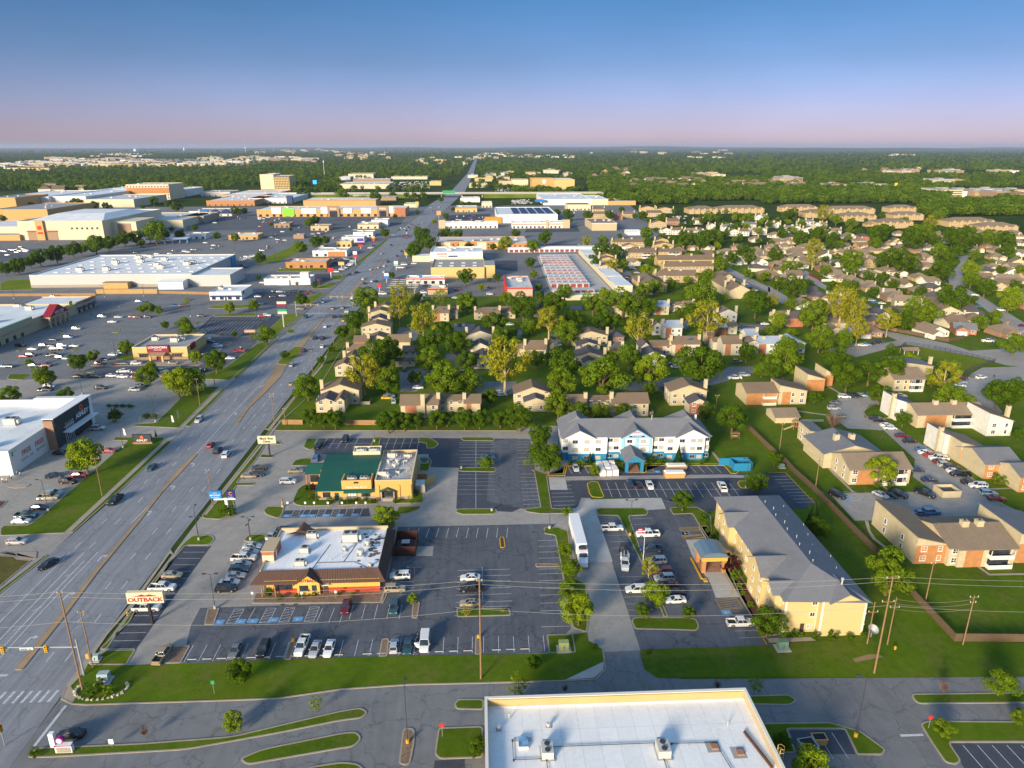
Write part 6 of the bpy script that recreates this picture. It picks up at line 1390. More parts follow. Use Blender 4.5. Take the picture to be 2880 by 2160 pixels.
# suburban houses
SUB,SUBG='in the suburb','suburban houses'
RN={'b': 'brown','g': 'grey','t': 'tan','d': 'dark'}; WN={'c': 'cream','w': 'white','b': 'brick','t': 'tan','r': 'red brick','g': 'pale'}
rh=random.Random(5)
M_gar=plain('garage_door',(.62,.61,.58),.6,.05)
def house(t,u,v,code,W=None,D=None,rz=None,zone=SUB):
    wm,rm,ax=code[0],code[1],code[2]; two=len(code) > 3; h=5.0 if two else 2.9
    W=W or rh.uniform(10,14); D=D or rh.uniform(9,12); x,y=at(t,u,v,h); rise=min(W,D) *.27
    o=bpy.data.objects.new('house',None); col.objects.link(o); o.location=(x,y,0); o.rotation_euler=(0,0,rad(rz if rz is not None else rh.choice((-12,-8,-4,0,6,78,84,-20)))); o.empty_display_size=.3
    unit(o,-W/2,-D/2,W/2,D,h,rise,ax,WALLS[wm],ROOFS[rm],'w')
    k=rh.random()
    if k < .8: gx=rh.choice((-1,1)) *W*.22; g=MB(); gable(o,gx-3,-D/2-3.5,gx+3,-D/2+1,h if not two else 2.8,1.7,'y',WALLS[wm],ROOFS[rm],.4,wname='garage',rname='garage_roof'); box_part(o,'garage_door',gx-2.3,-D/2-3.56,0,gx+2.3,-D/2-3.5,2.2,M_gar)
    if rh.random() < .55: chimney(o,W*.3*rh.choice((-1,1)),D*.2,h+rise+.7,.9,.9,0,WALLS[wm])
    enrol(o,WN[wm] +(' two-storey' if two else '') +' house with ' +RN[rm] +(' hip roof' if ax == 'h' else ' gabled roof'),zone,'house',SUBG); return o
for tok in ('230,215,cth 75,310,bth 275,315,wtx 485,240,wby2 600,300,gdx 735,190,bdx 560,395,wtx 650,430,cth 715,440,bth 800,480,tth 890,510,tth 1010,560,wty 1085,590,bth 1190,620,ctx2 430,580,bdh 335,545,gdx 830,290,tty2 930,310,bth 860,255,gth 700,75,wty 822,70,rdh2 790,108,cth 1015,120,cty 1095,110,cty 1150,165,bth 1240,195,bth 1250,150,cty 1345,165,wtx 1060,200,tth 885,190,tth 1100,375,wth 1010,365,gth 870,390,gth '
            '1350,325,bth 1300,420,tth 1390,455,wtx 1400,510,gdh 1470,45,cth 1420,70,cth 1540,705,cty2 1700,705,wdy2 1160,715,bdx 930,725,wdh 1690,860,rgx 1430,585,gdh 1780,180,cth 1975,190,cth 1965,245,tth 1990,305,cth 1880,365,gdh 2070,440,wtx 1960,500,cty 2115,330,cty 2155,290,cty 2160,125,wth 2050,160,gth 2150,215,wtx 1905,150,bth 2165,460,cth 2205,560,cdh '
            '40,60,gth 130,75,gdh 80,115,bth 30,165,bth 180,115,tth 1640,60,cth 1560,110,gth 1860,60,cty 2000,70,gth 2100,40,cth 1730,20,gth 130,430,gth 610,545,gth').split():
    u,v,c=tok.split(','); house('M4',float(u),float(v),c)
for tok in '2100,95,cth 1850,205,gth 1950,165,bty 2110,190,gth 2140,290,wty 2110,340,gdh 2040,230,gth 2180,235,cth'.split():
    u,v,c=tok.split(','); house('M3',float(u),float(v),c)
for tok in '1470,850,gth 1560,845,cty 1690,865,gth 2100,840,cth 1950,830,cth 1020,890,cty 1640,810,gth 60,860,gth 180,870,gdh 700,870,wty 820,880,rth 1130,845,gth 1250,860,gth 1350,880,gth 2170,870,gth 1820,830,gth 1480,900,wth'.split():
    u,v,c=tok.split(','); house('H4',float(u),float(v),c,zone='at the suburb edge')
for gx in range(16):
    for gy in range(17):
        x,y=128+gx*19+rh.uniform(-3,3),335+gy*22+rh.uniform(-3,3)
        if x > 150+.62*y or scr(x,y)[0] > 3000 or (x < 190 and y < 470): continue
        if any(paved(x+i,y+j) for i,j in ((0,0),(8,0),(-8,0),(0,7),(0,-9))) or any(abs(x-a) < r+7.5 and abs(y-b) < r+6.5 for a,b,r in UNITS): continue
        u,v=scr(x,y,2.9); house('D',u/1.30199,v/1.30199,rh.choice(('cth','tth','bth','gth','cbh','wty','cty','tbx','bdh','gbx','cth','rth')),rh.uniform(11,14),rh.uniform(10,12),rh.choice((-10,-4,3,8)))
# white chimney townhouses and tan complexes further back
WT,WTG='on the far side of the suburb','pale townhouse rows'
def wt(desc,*u): return row_house('townhouse',desc,WT,'townhouse',WTG,u,0,True)
for i,(t,u0,u1,v,n) in enumerate((('H4',150,290,800,2),('H4',310,520,810,2),('H4',540,645,825,1),('H4',270,400,745,2),('H4',0,120,765,2),('H4',400,520,770,2),('H3',1820,1980,790,2),('H3',1880,2060,830,2),('H3',2080,2212,820,2),('H3',2110,2212,700,2),('H3',1570,1660,735,1),('H3',1700,1765,780,1),('H3',2000,2120,770,1),('H3',1290,1480,820,2),('H3',1500,1700,825,2))):
    us=[]
    for k in range(n): a=u0+(u1-u0) *k/n; us.append((t,a,a+(u1-u0) /n-6,v,5.4,9,2.4,'xy'[(i+k) % 2],'w','gbt'[i % 3],'wcC'))
    wt('white %s-roofed townhouse row' % ('grey','brown','tan')[i % 3],*us)
CT,CTG='','tan gabled complexes by the wood'
def ct(desc,t,u0,u1,v,D,n,rz=0.0,h=7.0,wm='t',rm='t'):
    x0,y0=at(t,u0,v,h); x1,_=at(t,u1,v,h); o=bpy.data.objects.new('apartment_block',None); col.objects.link(o); o.location=((x0+x1) /2,y0,0); o.rotation_euler=(0,0,rad(rz)); W=x1-x0
    unit(o,-W/2,0,W/2,D,h,4.0,'h',WALLS[wm],ROOFS[rm],'')
    for i in range(n):
        cx=-W/2+W*(i+.5) /n; gable(o,cx-W/n*.28,-2.0,cx+W/n*.28,3,h-.3,2.4,'y',WALLS[wm],ROOFS[rm],.5,wname='bay',rname='bay_roof')
        for z in (1.0,4.2): put(o,wT2,'S',cx,z,0,0,y0=-2.02); put(o,wT,'S',cx+W/n*.42,z,0,0,y0=-.02)
    enrol(o,desc,CT,'apartments',CTG)
ct('long tan three-winged apartment complex with many bays','H3',1535,1790,640,30,5); ct('tan apartment complex with shallow hipped roof','H3',1790,2190,635,28,7)
ct('tan apartment row nearest the wood edge','H4',125,440,625,20,5); ct('broad tan apartment complex with gabled bays','H4',640,950,700,26,6); ct('tan apartment complex behind the yellow-green trees','H4',330,560,670,24,4); ct('tan apartment complex with pale bays behind the middle row','H4',520,940,640,24,6)
ct('tan gabled apartment complex beside the blue car lane','H4',960,1270,755,26,5); ct('tan apartment complex below the right-hand wood','H4',1060,1300,630,24,4); ct('tan apartment complex above the green meadow','H4',1090,1360,690,24,4); ct('long tan apartment complex with porches by the pond-like roof','H4',1570,1980,745,24,6); ct('tan apartment complex at the right picture edge','H4',1850,2180,790,24,4); ct('tan garage block before the apartment complexes','H4',860,960,770,12,1,h=3.5)
# brown flats right of the tan warehouse
for i,(t,u0,u1,v,wm) in enumerate((('H3',700,870,680,'t'),('H3',860,960,695,'r'),('H3',960,1060,680,'t'),('H3',1110,1240,630,'t'),('H3',1160,1300,670,'t'),('H3',1250,1400,640,'t'),('H3',1340,1450,740,'r'),('H3',1200,1340,760,'t'),('H3',700,800,640,'t'))):
    row_house('apartment_block','brown-roofed flats','right of the tan warehouse','apartments','brown flats by the warehouse',((t,u0,u1,v,6.0,12,2.8,'xy'[i % 2],wm,'b','wcC'),))
# ------------------------------------------------------------------ shops, malls, warehouses and the storage yard
M_or=plain('orange_stucco',(.58,.33,.12),.8,.08); M_brn=plain('brown_wall',(.33,.22,.14),.8,.1); M_lgrey=plain('pale_grey_wall',(.50,.49,.47),.8,.05); M_blk=plain('taupe_block',(.34,.30,.25),.85,.08)
M_redp=plain('bright_red_paint',(.55,.03,.02),.6,.08); M_bluep=plain('bright_blue_paint',(.03,.17,.50),.6,.08); M_navy=plain('navy_paint',(.03,.05,.13),.6,.1); M_limep=plain('lime_paint',(.22,.62,.03),.6,.05); M_mar=plain('maroon_paint',(.22,.015,.03),.6,.05)
M_gold=plain('gold_wall',(.60,.43,.17),.8,.06); M_teal=plain('pale_green_trim',(.25,.48,.36),.7,.06); M_grn=plain('green_sign',(.03,.30,.12),.6,.05)
wShop=win_mesh(2.4,2.0,M_dark,M_glass,2,0); wShopS=win_mesh(1.4,1.4,M_dark,M_glass,1,0)
def shop(name,label,t,u0,u1,v,h,D,wm,rm=None,band=None,units=3,wins=0,side=None,base=None,par=.7,rz=0.0,cat='shop',awn=None,capm=None,z=0.0):
    a,b_=at(t,u0,v),at(t,u1,v); W=b_[0] -a[0]
    o=thing(name,label,cat,(a[0],(a[1] +b_[1]) /2,0),rad(rz))
    flat(o,0,0,W,D,h,wm,rm or M_roofw2,par,.35,capm,base,h*.22)
    if band: box_part(o,'fascia',-.12,-.15,h-1.3,W+.12,0,h-.25,band)
    if awn: m=MB(); slab(m,(.5,-1.2,2.5),(W-.5,-1.2,2.5),(W-.5,0,3.2),(.5,0,3.2),.12); m.build('awning',awn,o)
    for i in range(wins): put(o,wShop if W/max(1,wins) > 3 else wShopS,'S',W*(i+.5) /wins,.5,0,0,y0=-.01)
    if wins: box_part(o,'door',W*.5-.55,-.05,0,W*.5+.55,0,2.2,M_door)
    r_=random.Random(int(u0*7+v))
    for i in range(units): hvac(o,W*r_.uniform(.12,.88),D*r_.uniform(.2,.85),h-par,r_.choice((0,1,0)),0,r_.uniform(.8,1.5))
    return o,W
# strip of shops with the maroon gable
a0,a1=at('M1',0,1012),at('M1',858,672); ox,oy=a0[0],a0[1]; Ls=a1[1] -a0[1]
o=thing('store','long tan strip of shops with maroon gable over its entrance','store',(a1[0] -1,oy-30,0)); Ls += 30
flat(o,-55,0,0,Ls*.78,7.0,M_tan,M_roofw,.8,.4); flat(o,-34,Ls*.78+.05,0,Ls,6.0,M_tan,M_roofw,.7,.4)
for y0,y1,hh,mt in ((Ls*.05,Ls*.30,8.2,M_tan),(Ls*.80,Ls*.98,6.8,M_brn)): box_part(o,'raised_facade',-.4,y0,5.5,.7,y1,hh,mt)
box_part(o,'green_trim',-.5,Ls*.2,8.2,.8,Ls*.45,8.6,M_teal); box_part(o,'facade_panel',.0,Ls*.2,5,.66,Ls*.45,8.2,M_tan)
g0,g1=at('M1',370,870)[1] -oy+30,at('M1',575,800)[1] -oy+30
m=MB(); gm_=(g0+g1) /2; m.hexa([(.4,g0,6.0),(5.0,g0,6.0),(5.0,g1,6.0),(.4,g1,6.0)],[(.4,gm_-.3,11.4),(5.0,gm_-.3,11.4),(5.0,gm_+.3,11.4),(.4,gm_+.3,11.4)]); m.build('entry_gable',M_mar,o)
box_part(o,'entry_beam',.4,g0,5.2,4.9,g1,6.0,M_tan)
for k in range(5): box_part(o,'entry_column',3.8,g0+(g1-g0-.9) *k/4,0,4.7,g0+(g1-g0-.9) *k/4+.9,5.2,M_tan)
scrawl(o,(5.02,gm_,7.9),9,1.2,'E',M_signwh,(5,5)); scrawl(o,(5.02,gm_,6.7),9,.6,'E',M_signwh,(8,6))
scrawl(o,(.68,Ls*.33,6.6),12,1.6,'E',M_teal,(9,))
for k in range(7): put(o,wShop,'E',Ls*.06+k*6.4,.3,0,0,x0=.02)
for k in range(4): m=MB(); y=Ls*.81+k*Ls*.045; slab(m,(1.6,y,2.6),(1.6,y+4.2,2.6),(.02,y+4.2,3.5),(.02,y,3.5),.1); m.build('awning',M_navy,o); put(o,wShop,'E',y+2.1,.3,0,0,x0=.02)
box_part(o,'yellow_sign',.7,Ls*.74,6.6,.9,Ls*.77,9.0,plain('sign_yellow',(.7,.6,.02),.5,.05)); scrawl(o,(.72,Ls*.9,5.8),8,1.1,'E',M_navy,(7,))
for i in range(9): hvac(o,-6-(i*13) % 40,Ls*.08+i*Ls*.085,6.2 if i < 8 else 5.3,0,0,1.5)
# grey warehouse store
o,W=shop('warehouse_store','huge pale grey warehouse store with white roof and dark block base','M1',292,1656,515,9.0,98,M_lgrey,flatroof('warehouse_roof',(.80,.80,.79),amount=.12),units=0,base=M_blk,cat='store',capm=M_signwh)
for k in range(60): r_=k // 12; c_=k % 12; box_part(o,'skylight',W*.08+c_*W*.078,14+r_*17,8.3,W*.08+c_*W*.078+3,16+r_*17,8.55,M_signwh)
for x,y in ((.22,20),(.38,22),(.30,55),(.45,60),(.42,85),(.36,80),(.58,70),(.64,40),(.7,30),(.82,45),(.84,50)): hvac(o,W*x,y,8.3,0,0,1.8)
flat(o,W+.05,0,W*1.24,32,8.2,M_lgrey,M_roofw,.7,.4)
box_part(o,'blue_entry',W,84,0,W+1.2,94,8.6,plain('entry_blue',(.05,.30,.55),.6,.06))
box_part(o,'dock_shed',W*.47,-6,0,W*.62,-.1,4.0,M_or); box_part(o,'dock_roof',W*.465,-6.3,4.0,W*.625,-.1,4.3,M_brn)
b2=thing('storage_shed','plain white shed before the grey warehouse wall','shed',at('M1',1372,535)); m=MB(); m.hexa(rect3 := [(0,0,0),(17,0,0),(17,9,0),(0,9,0)],[(0,0,5.2),(17,0,5.2),(17,9,6.0),(0,9,6.0)]); m.build('wall',M_signwh,b2); box_part(b2,'roof_trim',-.3,-.3,5.2,17.3,-.0,5.6,M_grey)
# white bank-like shop, yellow steakhouse
o,W=shop('shop','low white shop with navy awning beside the wooden fence','M1',1818,2090,628,5.6,24,M_white,M_roofw,units=3,wins=4,awn=M_navy); box_part(o,'red_disc',W+.02,3,3.2,W+.1,6,5.2,M_redp)
o,W=shop('restaurant','yellow steakhouse with maroon entrance tower across the road','M1',1162,1625,1140,6.0,24,M_gold,M_roofg,units=6,cat='restaurant',base=M_brn,capm=M_signw)
cx=W*.48; box_part(o,'entrance_tower',cx-5,-.9,3.6,cx+5,.5,7.0,M_mar); lettering(o,'LONGHORN',1.5,(cx,-.96,6.1),FS,M_signwh,.03); lettering(o,'STEAKHOUSE',.6,(cx,-.96,4.9),FS,M_signwh,.03)
m=MB(); slab(m,(cx-3.6,-4.2,2.9),(cx+3.6,-4.2,2.9),(cx+3.6,-.9,3.8),(cx-3.6,-.9,3.8),.2); m.build('porch_roof',M_brn,o)
for x in (-3.2,2.4): box_part(o,'porch_pillar',cx+x,-3.9,0,cx+x+.8,-3.1,3.0,M_gold)
box_part(o,'door',cx-1.1,-.95,0,cx+1.1,-.9,2.5,M_mar)
for x in (.2,.8): put(o,win_mesh(4.6,1.8,M_brn,M_glass,3,0),'S',W*x,1.2,0,0,y0=-.1); box_part(o,'pergola',W*x-2.6,-1.0,3.1,W*x+2.6,-.1,3.3,M_brn)
box_part(o,'side_sign',W,4,3.4,W+.6,9,6.4,M_mar)
# shops left of the road
o,W=shop('restaurant','white diner-like restaurant with stepped tower left of the road','M2',75,470,495,4.6,16,M_white,M_roofw2,units=3,wins=0,cat='restaurant'); box_part(o,'tower',W-7,.2,4.6,W-1,5,8.8,M_white); box_part(o,'entry_block',W*.3,-1.2,0,W*.55,0,3.6,M_white)
o,W=shop('restaurant','orange brick restaurant with small yellow windows left of the road','M2',262,610,352,5.2,20,M_brick3,M_roofw2,units=3,wins=4,cat='restaurant',capm=M_brn)
o,W=shop('restaurant','white and red restaurant with brick corner beside the dealer rows','M2',492,785,250,5.4,22,M_white,M_roofw2,units=4,wins=4,cat='restaurant'); box_part(o,'brick_corner',W*.45,-.2,0,W*.95,0,4.4,M_brick3)
shop('restaurant','yellow restaurant block left of the road','M2',697,825,168,5.6,16,M_gold,M_roofw2,units=2,wins=3,cat='restaurant')
o,W=shop('shop','white shop with purple window posters left of the road','M2',742,935,128,5.6,18,M_white,M_roofw2,units=2); box_part(o,'poster_wall',W*.68,-.08,1.0,W*.98,0,4.2,plain('purple_poster',(.12,.05,.4),.5,.3,1.0))
o,W=shop('restaurant','white burger restaurant with red and yellow trim left of the road','M2',842,1012,82,5.2,22,M_white,M_roofw2,units=3,wins=3,band=M_white,cat='restaurant'); box_part(o,'red_panel',W*.4,-.1,3.2,W*.6,0,5.0,M_redp)
shop('shop','brown-topped cream shop far left of the road','M2',880,1060,10,6,24,M_cream,M_roofw2,units=3,wins=3,band=M_brn); shop('shop','white boxy shop behind the burger restaurant','H2',1000,1140,790,8,24,M_white,M_roofw,units=3)
shop('shop','low brown shop at the mall edge','H2',160,290,800,5,20,M_brn,M_roofg,units=2,wins=3); shop('shop','tan hipped-looking shop on the mall lot','H2',475,630,825,5.5,22,M_tan,M_roofg,units=2,wins=3)
shop('kiosk','small brown kiosk on the mall lot','H2',325,415,895,4.5,10,M_brn,M_roofg,units=1,cat='kiosk'); shop('shop','orange shop with white roof on the mall lot','M1',1975,2230,105,5,22,M_or,M_roofw,units=3,wins=4); shop('shop','small white drive-in shop on the mall lot','M1',1622,1780,100,5.6,16,M_white,M_roofw,units=2,wins=3)
o=thing('filling_station_canopy','long blue filling-station canopy on slim posts','canopy',at('M1',1265,145)); m=MB(); m.box(0,0,4.6,42,12,5.6); m.build('canopy',M_bluep,o); box_part(o,'canopy_top',.3,.3,5.6,41.7,11.7,5.7,M_roofw2)
for k in range(6): box_part(o,'post',2+k*7.4,5.5,0,2.5+k*7.4,6,4.6,M_signwh); box_part(o,'pump',1.8+k*7.4,4,0,2.8+k*7.4,4.8,1.8,M_bluep)
# mall and big boxes at the left
o,W=shop('mall','cream department store with tall orange portal and white domed roof','H1',190,900,905,20,150,M_cream,M_roofw,units=4,cat='mall',par=1.2)
box_part(o,'portal',W*.22,-2.5,0,W*.31,0,20.4,M_or)
for x in (.10,.33): box_part(o,'shopfront',W*x,-.3,0,W*x+W*.12,0,9,M_brn); box_part(o,'shop_awning',W*x,-1.6,9,W*x+W*.12,0,9.8,M_redp)
box_part(o,'emblem',W*.265-2,-2.7,11,W*.265+2,-2.52,15,M_redp); box_part(o,'sign',W*.265-2.6,-2.7,6.5,W*.265+2.6,-2.52,8.5,M_redp)
m=MB(); m.hexa([(W*.05,12,18.9),(W*.95,12,18.9),(W*.95,138,18.9),(W*.05,138,18.9)],[(W*.2,45,24),(W*.8,45,24),(W*.8,105,24),(W*.2,105,24)]); m.build('roof_dome',M_roofw,o)
for k in range(6): box_part(o,'window',W*.62+k*W*.06,-.12,11,W*.62+k*W*.06+2,0,13,M_glass)
box_part(o,'end_wing',W,20,0,W+26,70,17,M_cream); box_part(o,'end_mural',W+6,19.6,1,W+20,19.98,15,M_brn); box_part(o,'side_wing',-60,12,0,-.1,80,13,M_cream,M_roofw); box_part(o,'low_shops',-66,-4,0,2,11.9,6,M_or,M_roofg)
shop('store','wide cream flat store behind the mall corner','H1',960,1580,800,9,110,M_cream,M_roofw2,units=8,cat='store'); shop('store','brown stone end store beside the cream one','H1',1585,1765,760,9,60,M_stone,M_roofw2,units=2,cat='store')
shop('store','tan stone department store with tower piers at the left edge','H1',-40,418,740,15,120,M_or,M_roofg,units=4,cat='store'); shop('store','orange boxy store at the left picture edge','H1',-60,150,655,20,90,M_or,M_roofg,units=2,cat='store')
shop('warehouse','long white warehouse left of the round trees','H1',-40,430,625,17,180,M_white,M_roofw,units=6,cat='warehouse'); shop('warehouse','white warehouse with blue lettering wall','H1',430,750,620,17,220,M_white,M_roofw,units=4,cat='warehouse'); shop('warehouse','low white warehouse with small dark doors','H1',750,980,545,14,160,M_white,M_roofw,units=3,wins=8,cat='warehouse')
shop('store','cream flat store with red sign behind the round trees','H1',735,1160,625,13,130,M_cream,M_roofw2,units=4,cat='store'); o,W=shop('office_block','long pale five-storey office block beyond the cream store','H1',1110,1470,560,28,70,M_cream,M_roofw2,units=3,cat='office')
for fl in range(5):
    for k in range(14): put(o,wShop,'S',W*(k+.5) /14,3+fl*5,0,0,y0=-.02)
box_part(o,'brick_band',-.2,-.3,12,W+.2,-.1,22,M_brick3)
shop('warehouse','white flat warehouse right of the office block','H1',1475,1620,530,14,90,M_white,M_roofw,units=2,cat='warehouse'); shop('store','grey and orange store on the green slope','H1',1740,1990,530,9,60,M_lgrey,M_roofg,units=3,cat='store',wins=5); shop('store','brick-fronted white-roofed store by the green slope','H1',1790,2200,612,9,120,M_brick3,M_roofw,units=7,cat='store',wins=8)
shop('store','white-roofed store row above the blue-trimmed shops','H1',1920,2330,560,9,160,M_or,M_roofw,units=7,cat='store'); o,W=shop('shop','white shops with blue peaked canopies','H1',1640,2000,700,7,50,M_white,M_roofg,units=5,wins=6)
for k in range(3): m=MB(); x=W*(.38+k*.25); m.hexa([(x-9,-6,5),(x+9,-6,5),(x+9,4,5),(x-9,4,5)],[(x-.3,-1,10),(x+.3,-1,10),(x+.3,-.6,10),(x-.3,-.6,10)]); m.build('peaked_canopy',M_bluep if k == 0 else M_navy,o)
o,W=shop('store','white store row with dark end tower at the lot edge','H2',-60,310,590,9,150,M_white,M_roofw,units=6,wins=9,cat='store'); box_part(o,'end_tower',W-9,-1,0,W+1,6,13,M_navy)
# orange and white retail row
o,W=shop('store','long orange brick and white retail row with tall glazed entrances','H2',20,1290,705,10.5,60,M_or,M_roofw,units=10,cat='store')
for u0,u1,mt,hh in ((.10,.165,M_white,13),(.175,.25,M_limep,11.8),(.43,.50,M_white,13),(.58,.64,M_white,12),(.70,.77,M_white,12),(.84,.92,M_white,14),(.30,.40,M_white,11.6),(.93,1.0,M_brick,12)): box_part(o,'facade_panel',W*u0,-.8,4.5 if mt == M_white else 1,W*u1,.4,hh,mt)
for u0,u1 in ((.475,.555),(.81,.885)):
    box_part(o,'entrance_portal',W*u0,-2,0,W*u1,.5,15,M_brn); box_part(o,'entrance_glass',W*u0+3,-2.1,0,W*u1-3,-2.0,8,M_glass); scrawl(o,(W*(u0+u1) /2,-2.02,11.5),9,2.4,'S',M_signwh,(5,))
for k in range(22): put(o,win_mesh(4.0,3.2,M_dark,M_glass,3,0),'S',W*(k+.5) /22,.4,0,0,y0=-.02)
shop('store','orange brick rear store behind the retail row','H2',415,1035,620,11,60,M_or,M_roofw,units=6,cat='store',band=M_brick3)
shop('hotel','seven-storey cream hotel tower left of the road','H2',45,160,470,34,70,M_cream,M_roofw2,units=3,cat='hotel'); o,W=shop('hotel','seven-storey golden hotel wing with dark glass end','H2',162,295,474,31,60,M_gold,M_roofw2,units=2,cat='hotel')
for fl in range(7):
    for k in range(10): put(o,wShop,'S',W*(k+.5) /10,3+fl*3.7,0,0,y0=-.02)
box_part(o,'top_band',-.2,-.4,28.5,W+.4,-.1,30.5,M_navy)
shop('motel','cream motel with red roof trim beyond the wood','H2',800,1015,375,15,60,M_cream,M_roofg,units=0,cat='motel',band=M_mar); shop('warehouse','pale blue-roofed warehouse beyond the wood','H2',720,815,390,10,60,M_lgrey,M_roofw,units=1,cat='warehouse')
shop('store','broad cream store with white roof by the highway','H2',705,1150,465,11,110,M_cream,M_roofw2,units=6,cat='store'); shop('store','thin row of brown stores above the highway lot','H2',840,1160,410,9,60,M_brn,M_roofw,units=4,cat='store'); shop('store','long cream stores at the far highway lot','H2',1170,1480,382,8,60,M_cream,M_roofg,units=3,cat='store')
shop('shop','golden shop by the highway lot','H2',1500,1600,435,10,50,M_gold,M_roofg,units=1); shop('shop','tan shop below the highway','H2',840,990,545,6,40,M_tan,M_roofw,units=2); shop('shop','brown flat shop below the highway','H2',1050,1210,565,6,40,M_brn,M_roofg,units=2)
shop('shop','cream restaurant near the highway bridge','H2',1280,1400,625,6,30,M_cream,M_roofg,units=2); shop('shop','tan store row right beyond the bridge','H2',1840,2000,455,9,60,M_tan,M_roofw,units=2); shop('shop','gold-fronted shops right beyond the bridge','H2',1890,2040,400,9,50,M_gold,M_roofg,units=2); shop('shop','brown-roofed shops right beyond the bridge','H2',2100,2212,430,10,60,M_tan,M_sh_brown,units=0)
shop('shop','cream shop right of the road below the bridge','H2',1950,2040,625,8,30,M_cream,M_roofw,units=1,wins=3); shop('restaurant','gold and red restaurant right of the road','H2',1722,1910,665,7,40,M_gold,M_roofw,units=3,wins=4,band=M_redp,cat='restaurant'); shop('shop','white shop cluster right of the road below the bridge','H2',1765,1935,580,7,40,M_white,M_roofw,units=3)
o,W=shop('shop','long low white shop row before the car lot','H2',1580,2090,805,7,18,M_white,M_roofw,units=5,wins=12); box_part(o,'end_tower',0,-.5,0,8,6,10,M_tan)
# right of the road
o,W=shop('store','white store with black solar panels on its roof','H3',-130,395,760,11,120,M_white,M_roofw,units=0,cat='store')
for r_ in range(4):
    for c_ in range(5): m=MB(); x,y=W*.28+c_*W*.14,20+r_*22; slab(m,(x,y,10.6),(x+W*.11,y,10.6),(x+W*.11,y+17,11.6),(x,y+17,11.6),.15); m.build('solar_panel',M_navy,o)
box_part(o,'orange_entry',-16,-2,0,6,6,8,plain('entry_orange',(.72,.25,.03),.6,.06))
o,W=shop('shop','white shop arcade below the solar-panelled store','H3',0,500,805,7,24,M_white,M_roofw,units=5,wins=14); box_part(o,'end_tower',W-9,-1,0,W,8,10,M_tan); box_part(o,'arcade_tower',W*.58,-1,0,W*.63,4,10,M_tan); box_part(o,'brown_fascia',0,-.3,4.5,W*.9,-.1,5.6,M_brn)
o,W=shop('store','vast white-roofed home store with blue canopy beyond the flats','H3',270,690,605,10,150,M_white,M_roofw,units=8,cat='store'); box_part(o,'blue_canopy',-14,-6,6,4,10,9,M_bluep); shop('store','white annex beside the home store','H3',690,830,605,10,100,M_cream,M_roofw,units=2,cat='store')
shop('warehouse','pale blue long roof beyond the brown flats','H3',830,1070,605,7,60,M_or,flatroof('blue_grey_roof',(.40,.48,.58)),units=0,cat='warehouse'); shop('warehouse','tan warehouse with brown flat roof and rooftop boxes','H3',690,905,825,9,60,M_tan,flatroof('brown_roof',(.27,.20,.15),amount=.2),units=4,cat='warehouse',band=M_cream)
shop('store','tan hipped store beside the home store','H3',480,680,650,9,40,M_cream,M_sh_brown,units=0,cat='store',wins=6); o,W=shop('cinema','golden cinema with curved white hall across the highway','H3',360,540,480,24,90,M_gold,M_roofw,units=1,cat='cinema'); box_part(o,'tower_block',-50,0,0,-.1,60,27,M_or); m=MB(); m.tube([(-22,0,20),(-22,-.4,20)],4.5,14); m.build('oval_sign',M_signwh,o)
shop('store','dark-roofed cream store left of the cinema','H3',0,140,440,16,60,M_cream,M_sh_dark,units=0,cat='store',wins=8); shop('shop','white flat shop below the tan warehouse','H3',1000,1130,865,4,20,M_white,M_roofw,units=1)
# brick motel, storage office, warehouse and yard
o,W=shop('motel','long orange brick motel with flat pale roof right of the road','M2',1555,2330,190,7.5,40,M_brick3,M_roofw2,units=5,cat='motel',capm=M_signw)
for fl in (0,1):
    for k in range(18): put(o,wShopS,'S',W*(k+.5) /18,.9+fl*3.2,0,0,y0=-.01)
for k in range(5): box_part(o,'stucco_bay',W*(.06+k*.2),-.15,0,W*(.06+k*.2) +9,0,7,M_gold if k % 2 else M_cream)
for k in range(2): box_part(o,'roof_well',W*(.12+k*.3),12,7.0,W*(.30+k*.3),20,7.02,M_brn)
o,W=shop('motel','orange motel end wing behind the storage yard','M3',-40,135,205,8.0,50,M_brick3,M_roofw2,units=2,cat='motel',capm=M_signw)
for fl in (0,1):
    for k in range(4): put(o,wShopS,'S',W*(k+.5) /4,.9+fl*3.4,0,0,y0=-.01)
o,W=shop('storage_office','white storage office with red stripes and lettering','M2',1510,1960,300,9.0,34,M_white,M_roofw,units=5,cat='office'); box_part(o,'red_stripe',-.1,-.12,.2,W+.1,0,1.2,M_redp); box_part(o,'red_sign',W*.12,-.15,6.8,W*.32,0,7.6,M_redp); box_part(o,'dark_sign',W*.34,-.15,4.6,W*.52,0,5.8,M_navy); scrawl(o,(W*.22,-.05,5.2),W*.2,1.0,'S',M_navy,(1,8)); box_part(o,'side_wing',-16,4,0,-.1,18,5,M_cream,M_roofw)
o,W=shop('warehouse','tan and gold flat-roofed warehouse behind the round tree','M2',1515,1975,440,8.5,44,M_gold,flatroof('tan_roof',(.40,.36,.30),amount=.3),units=0,cat='warehouse'); box_part(o,'side_block',W,2,0,W+8,26,9.5,M_gold,M_roofg)
for k in range(8): box_part(o,'skylight',W*.12+(k // 2) *W*.22,10+(k % 2) *14,7.8,W*.12+(k // 2) *W*.22+3,14+(k % 2) *14,8.05,M_signwh)
o,W=shop('fast_food_stand','low white drive-in with red edges right of the road','M2',1300,1630,490,4.6,12,M_white,M_roofw,units=2,band=M_redp,cat='restaurant',wins=5); box_part(o,'blue_sign',W*.34,0,4.6,W*.42,.6,7,M_bluep)
shop('restaurant','small white-roofed restaurant with red corners right of the road','M2',1485,1655,580,4.4,15,M_tan,M_roofw2,units=5,cat='restaurant',band=M_redp)
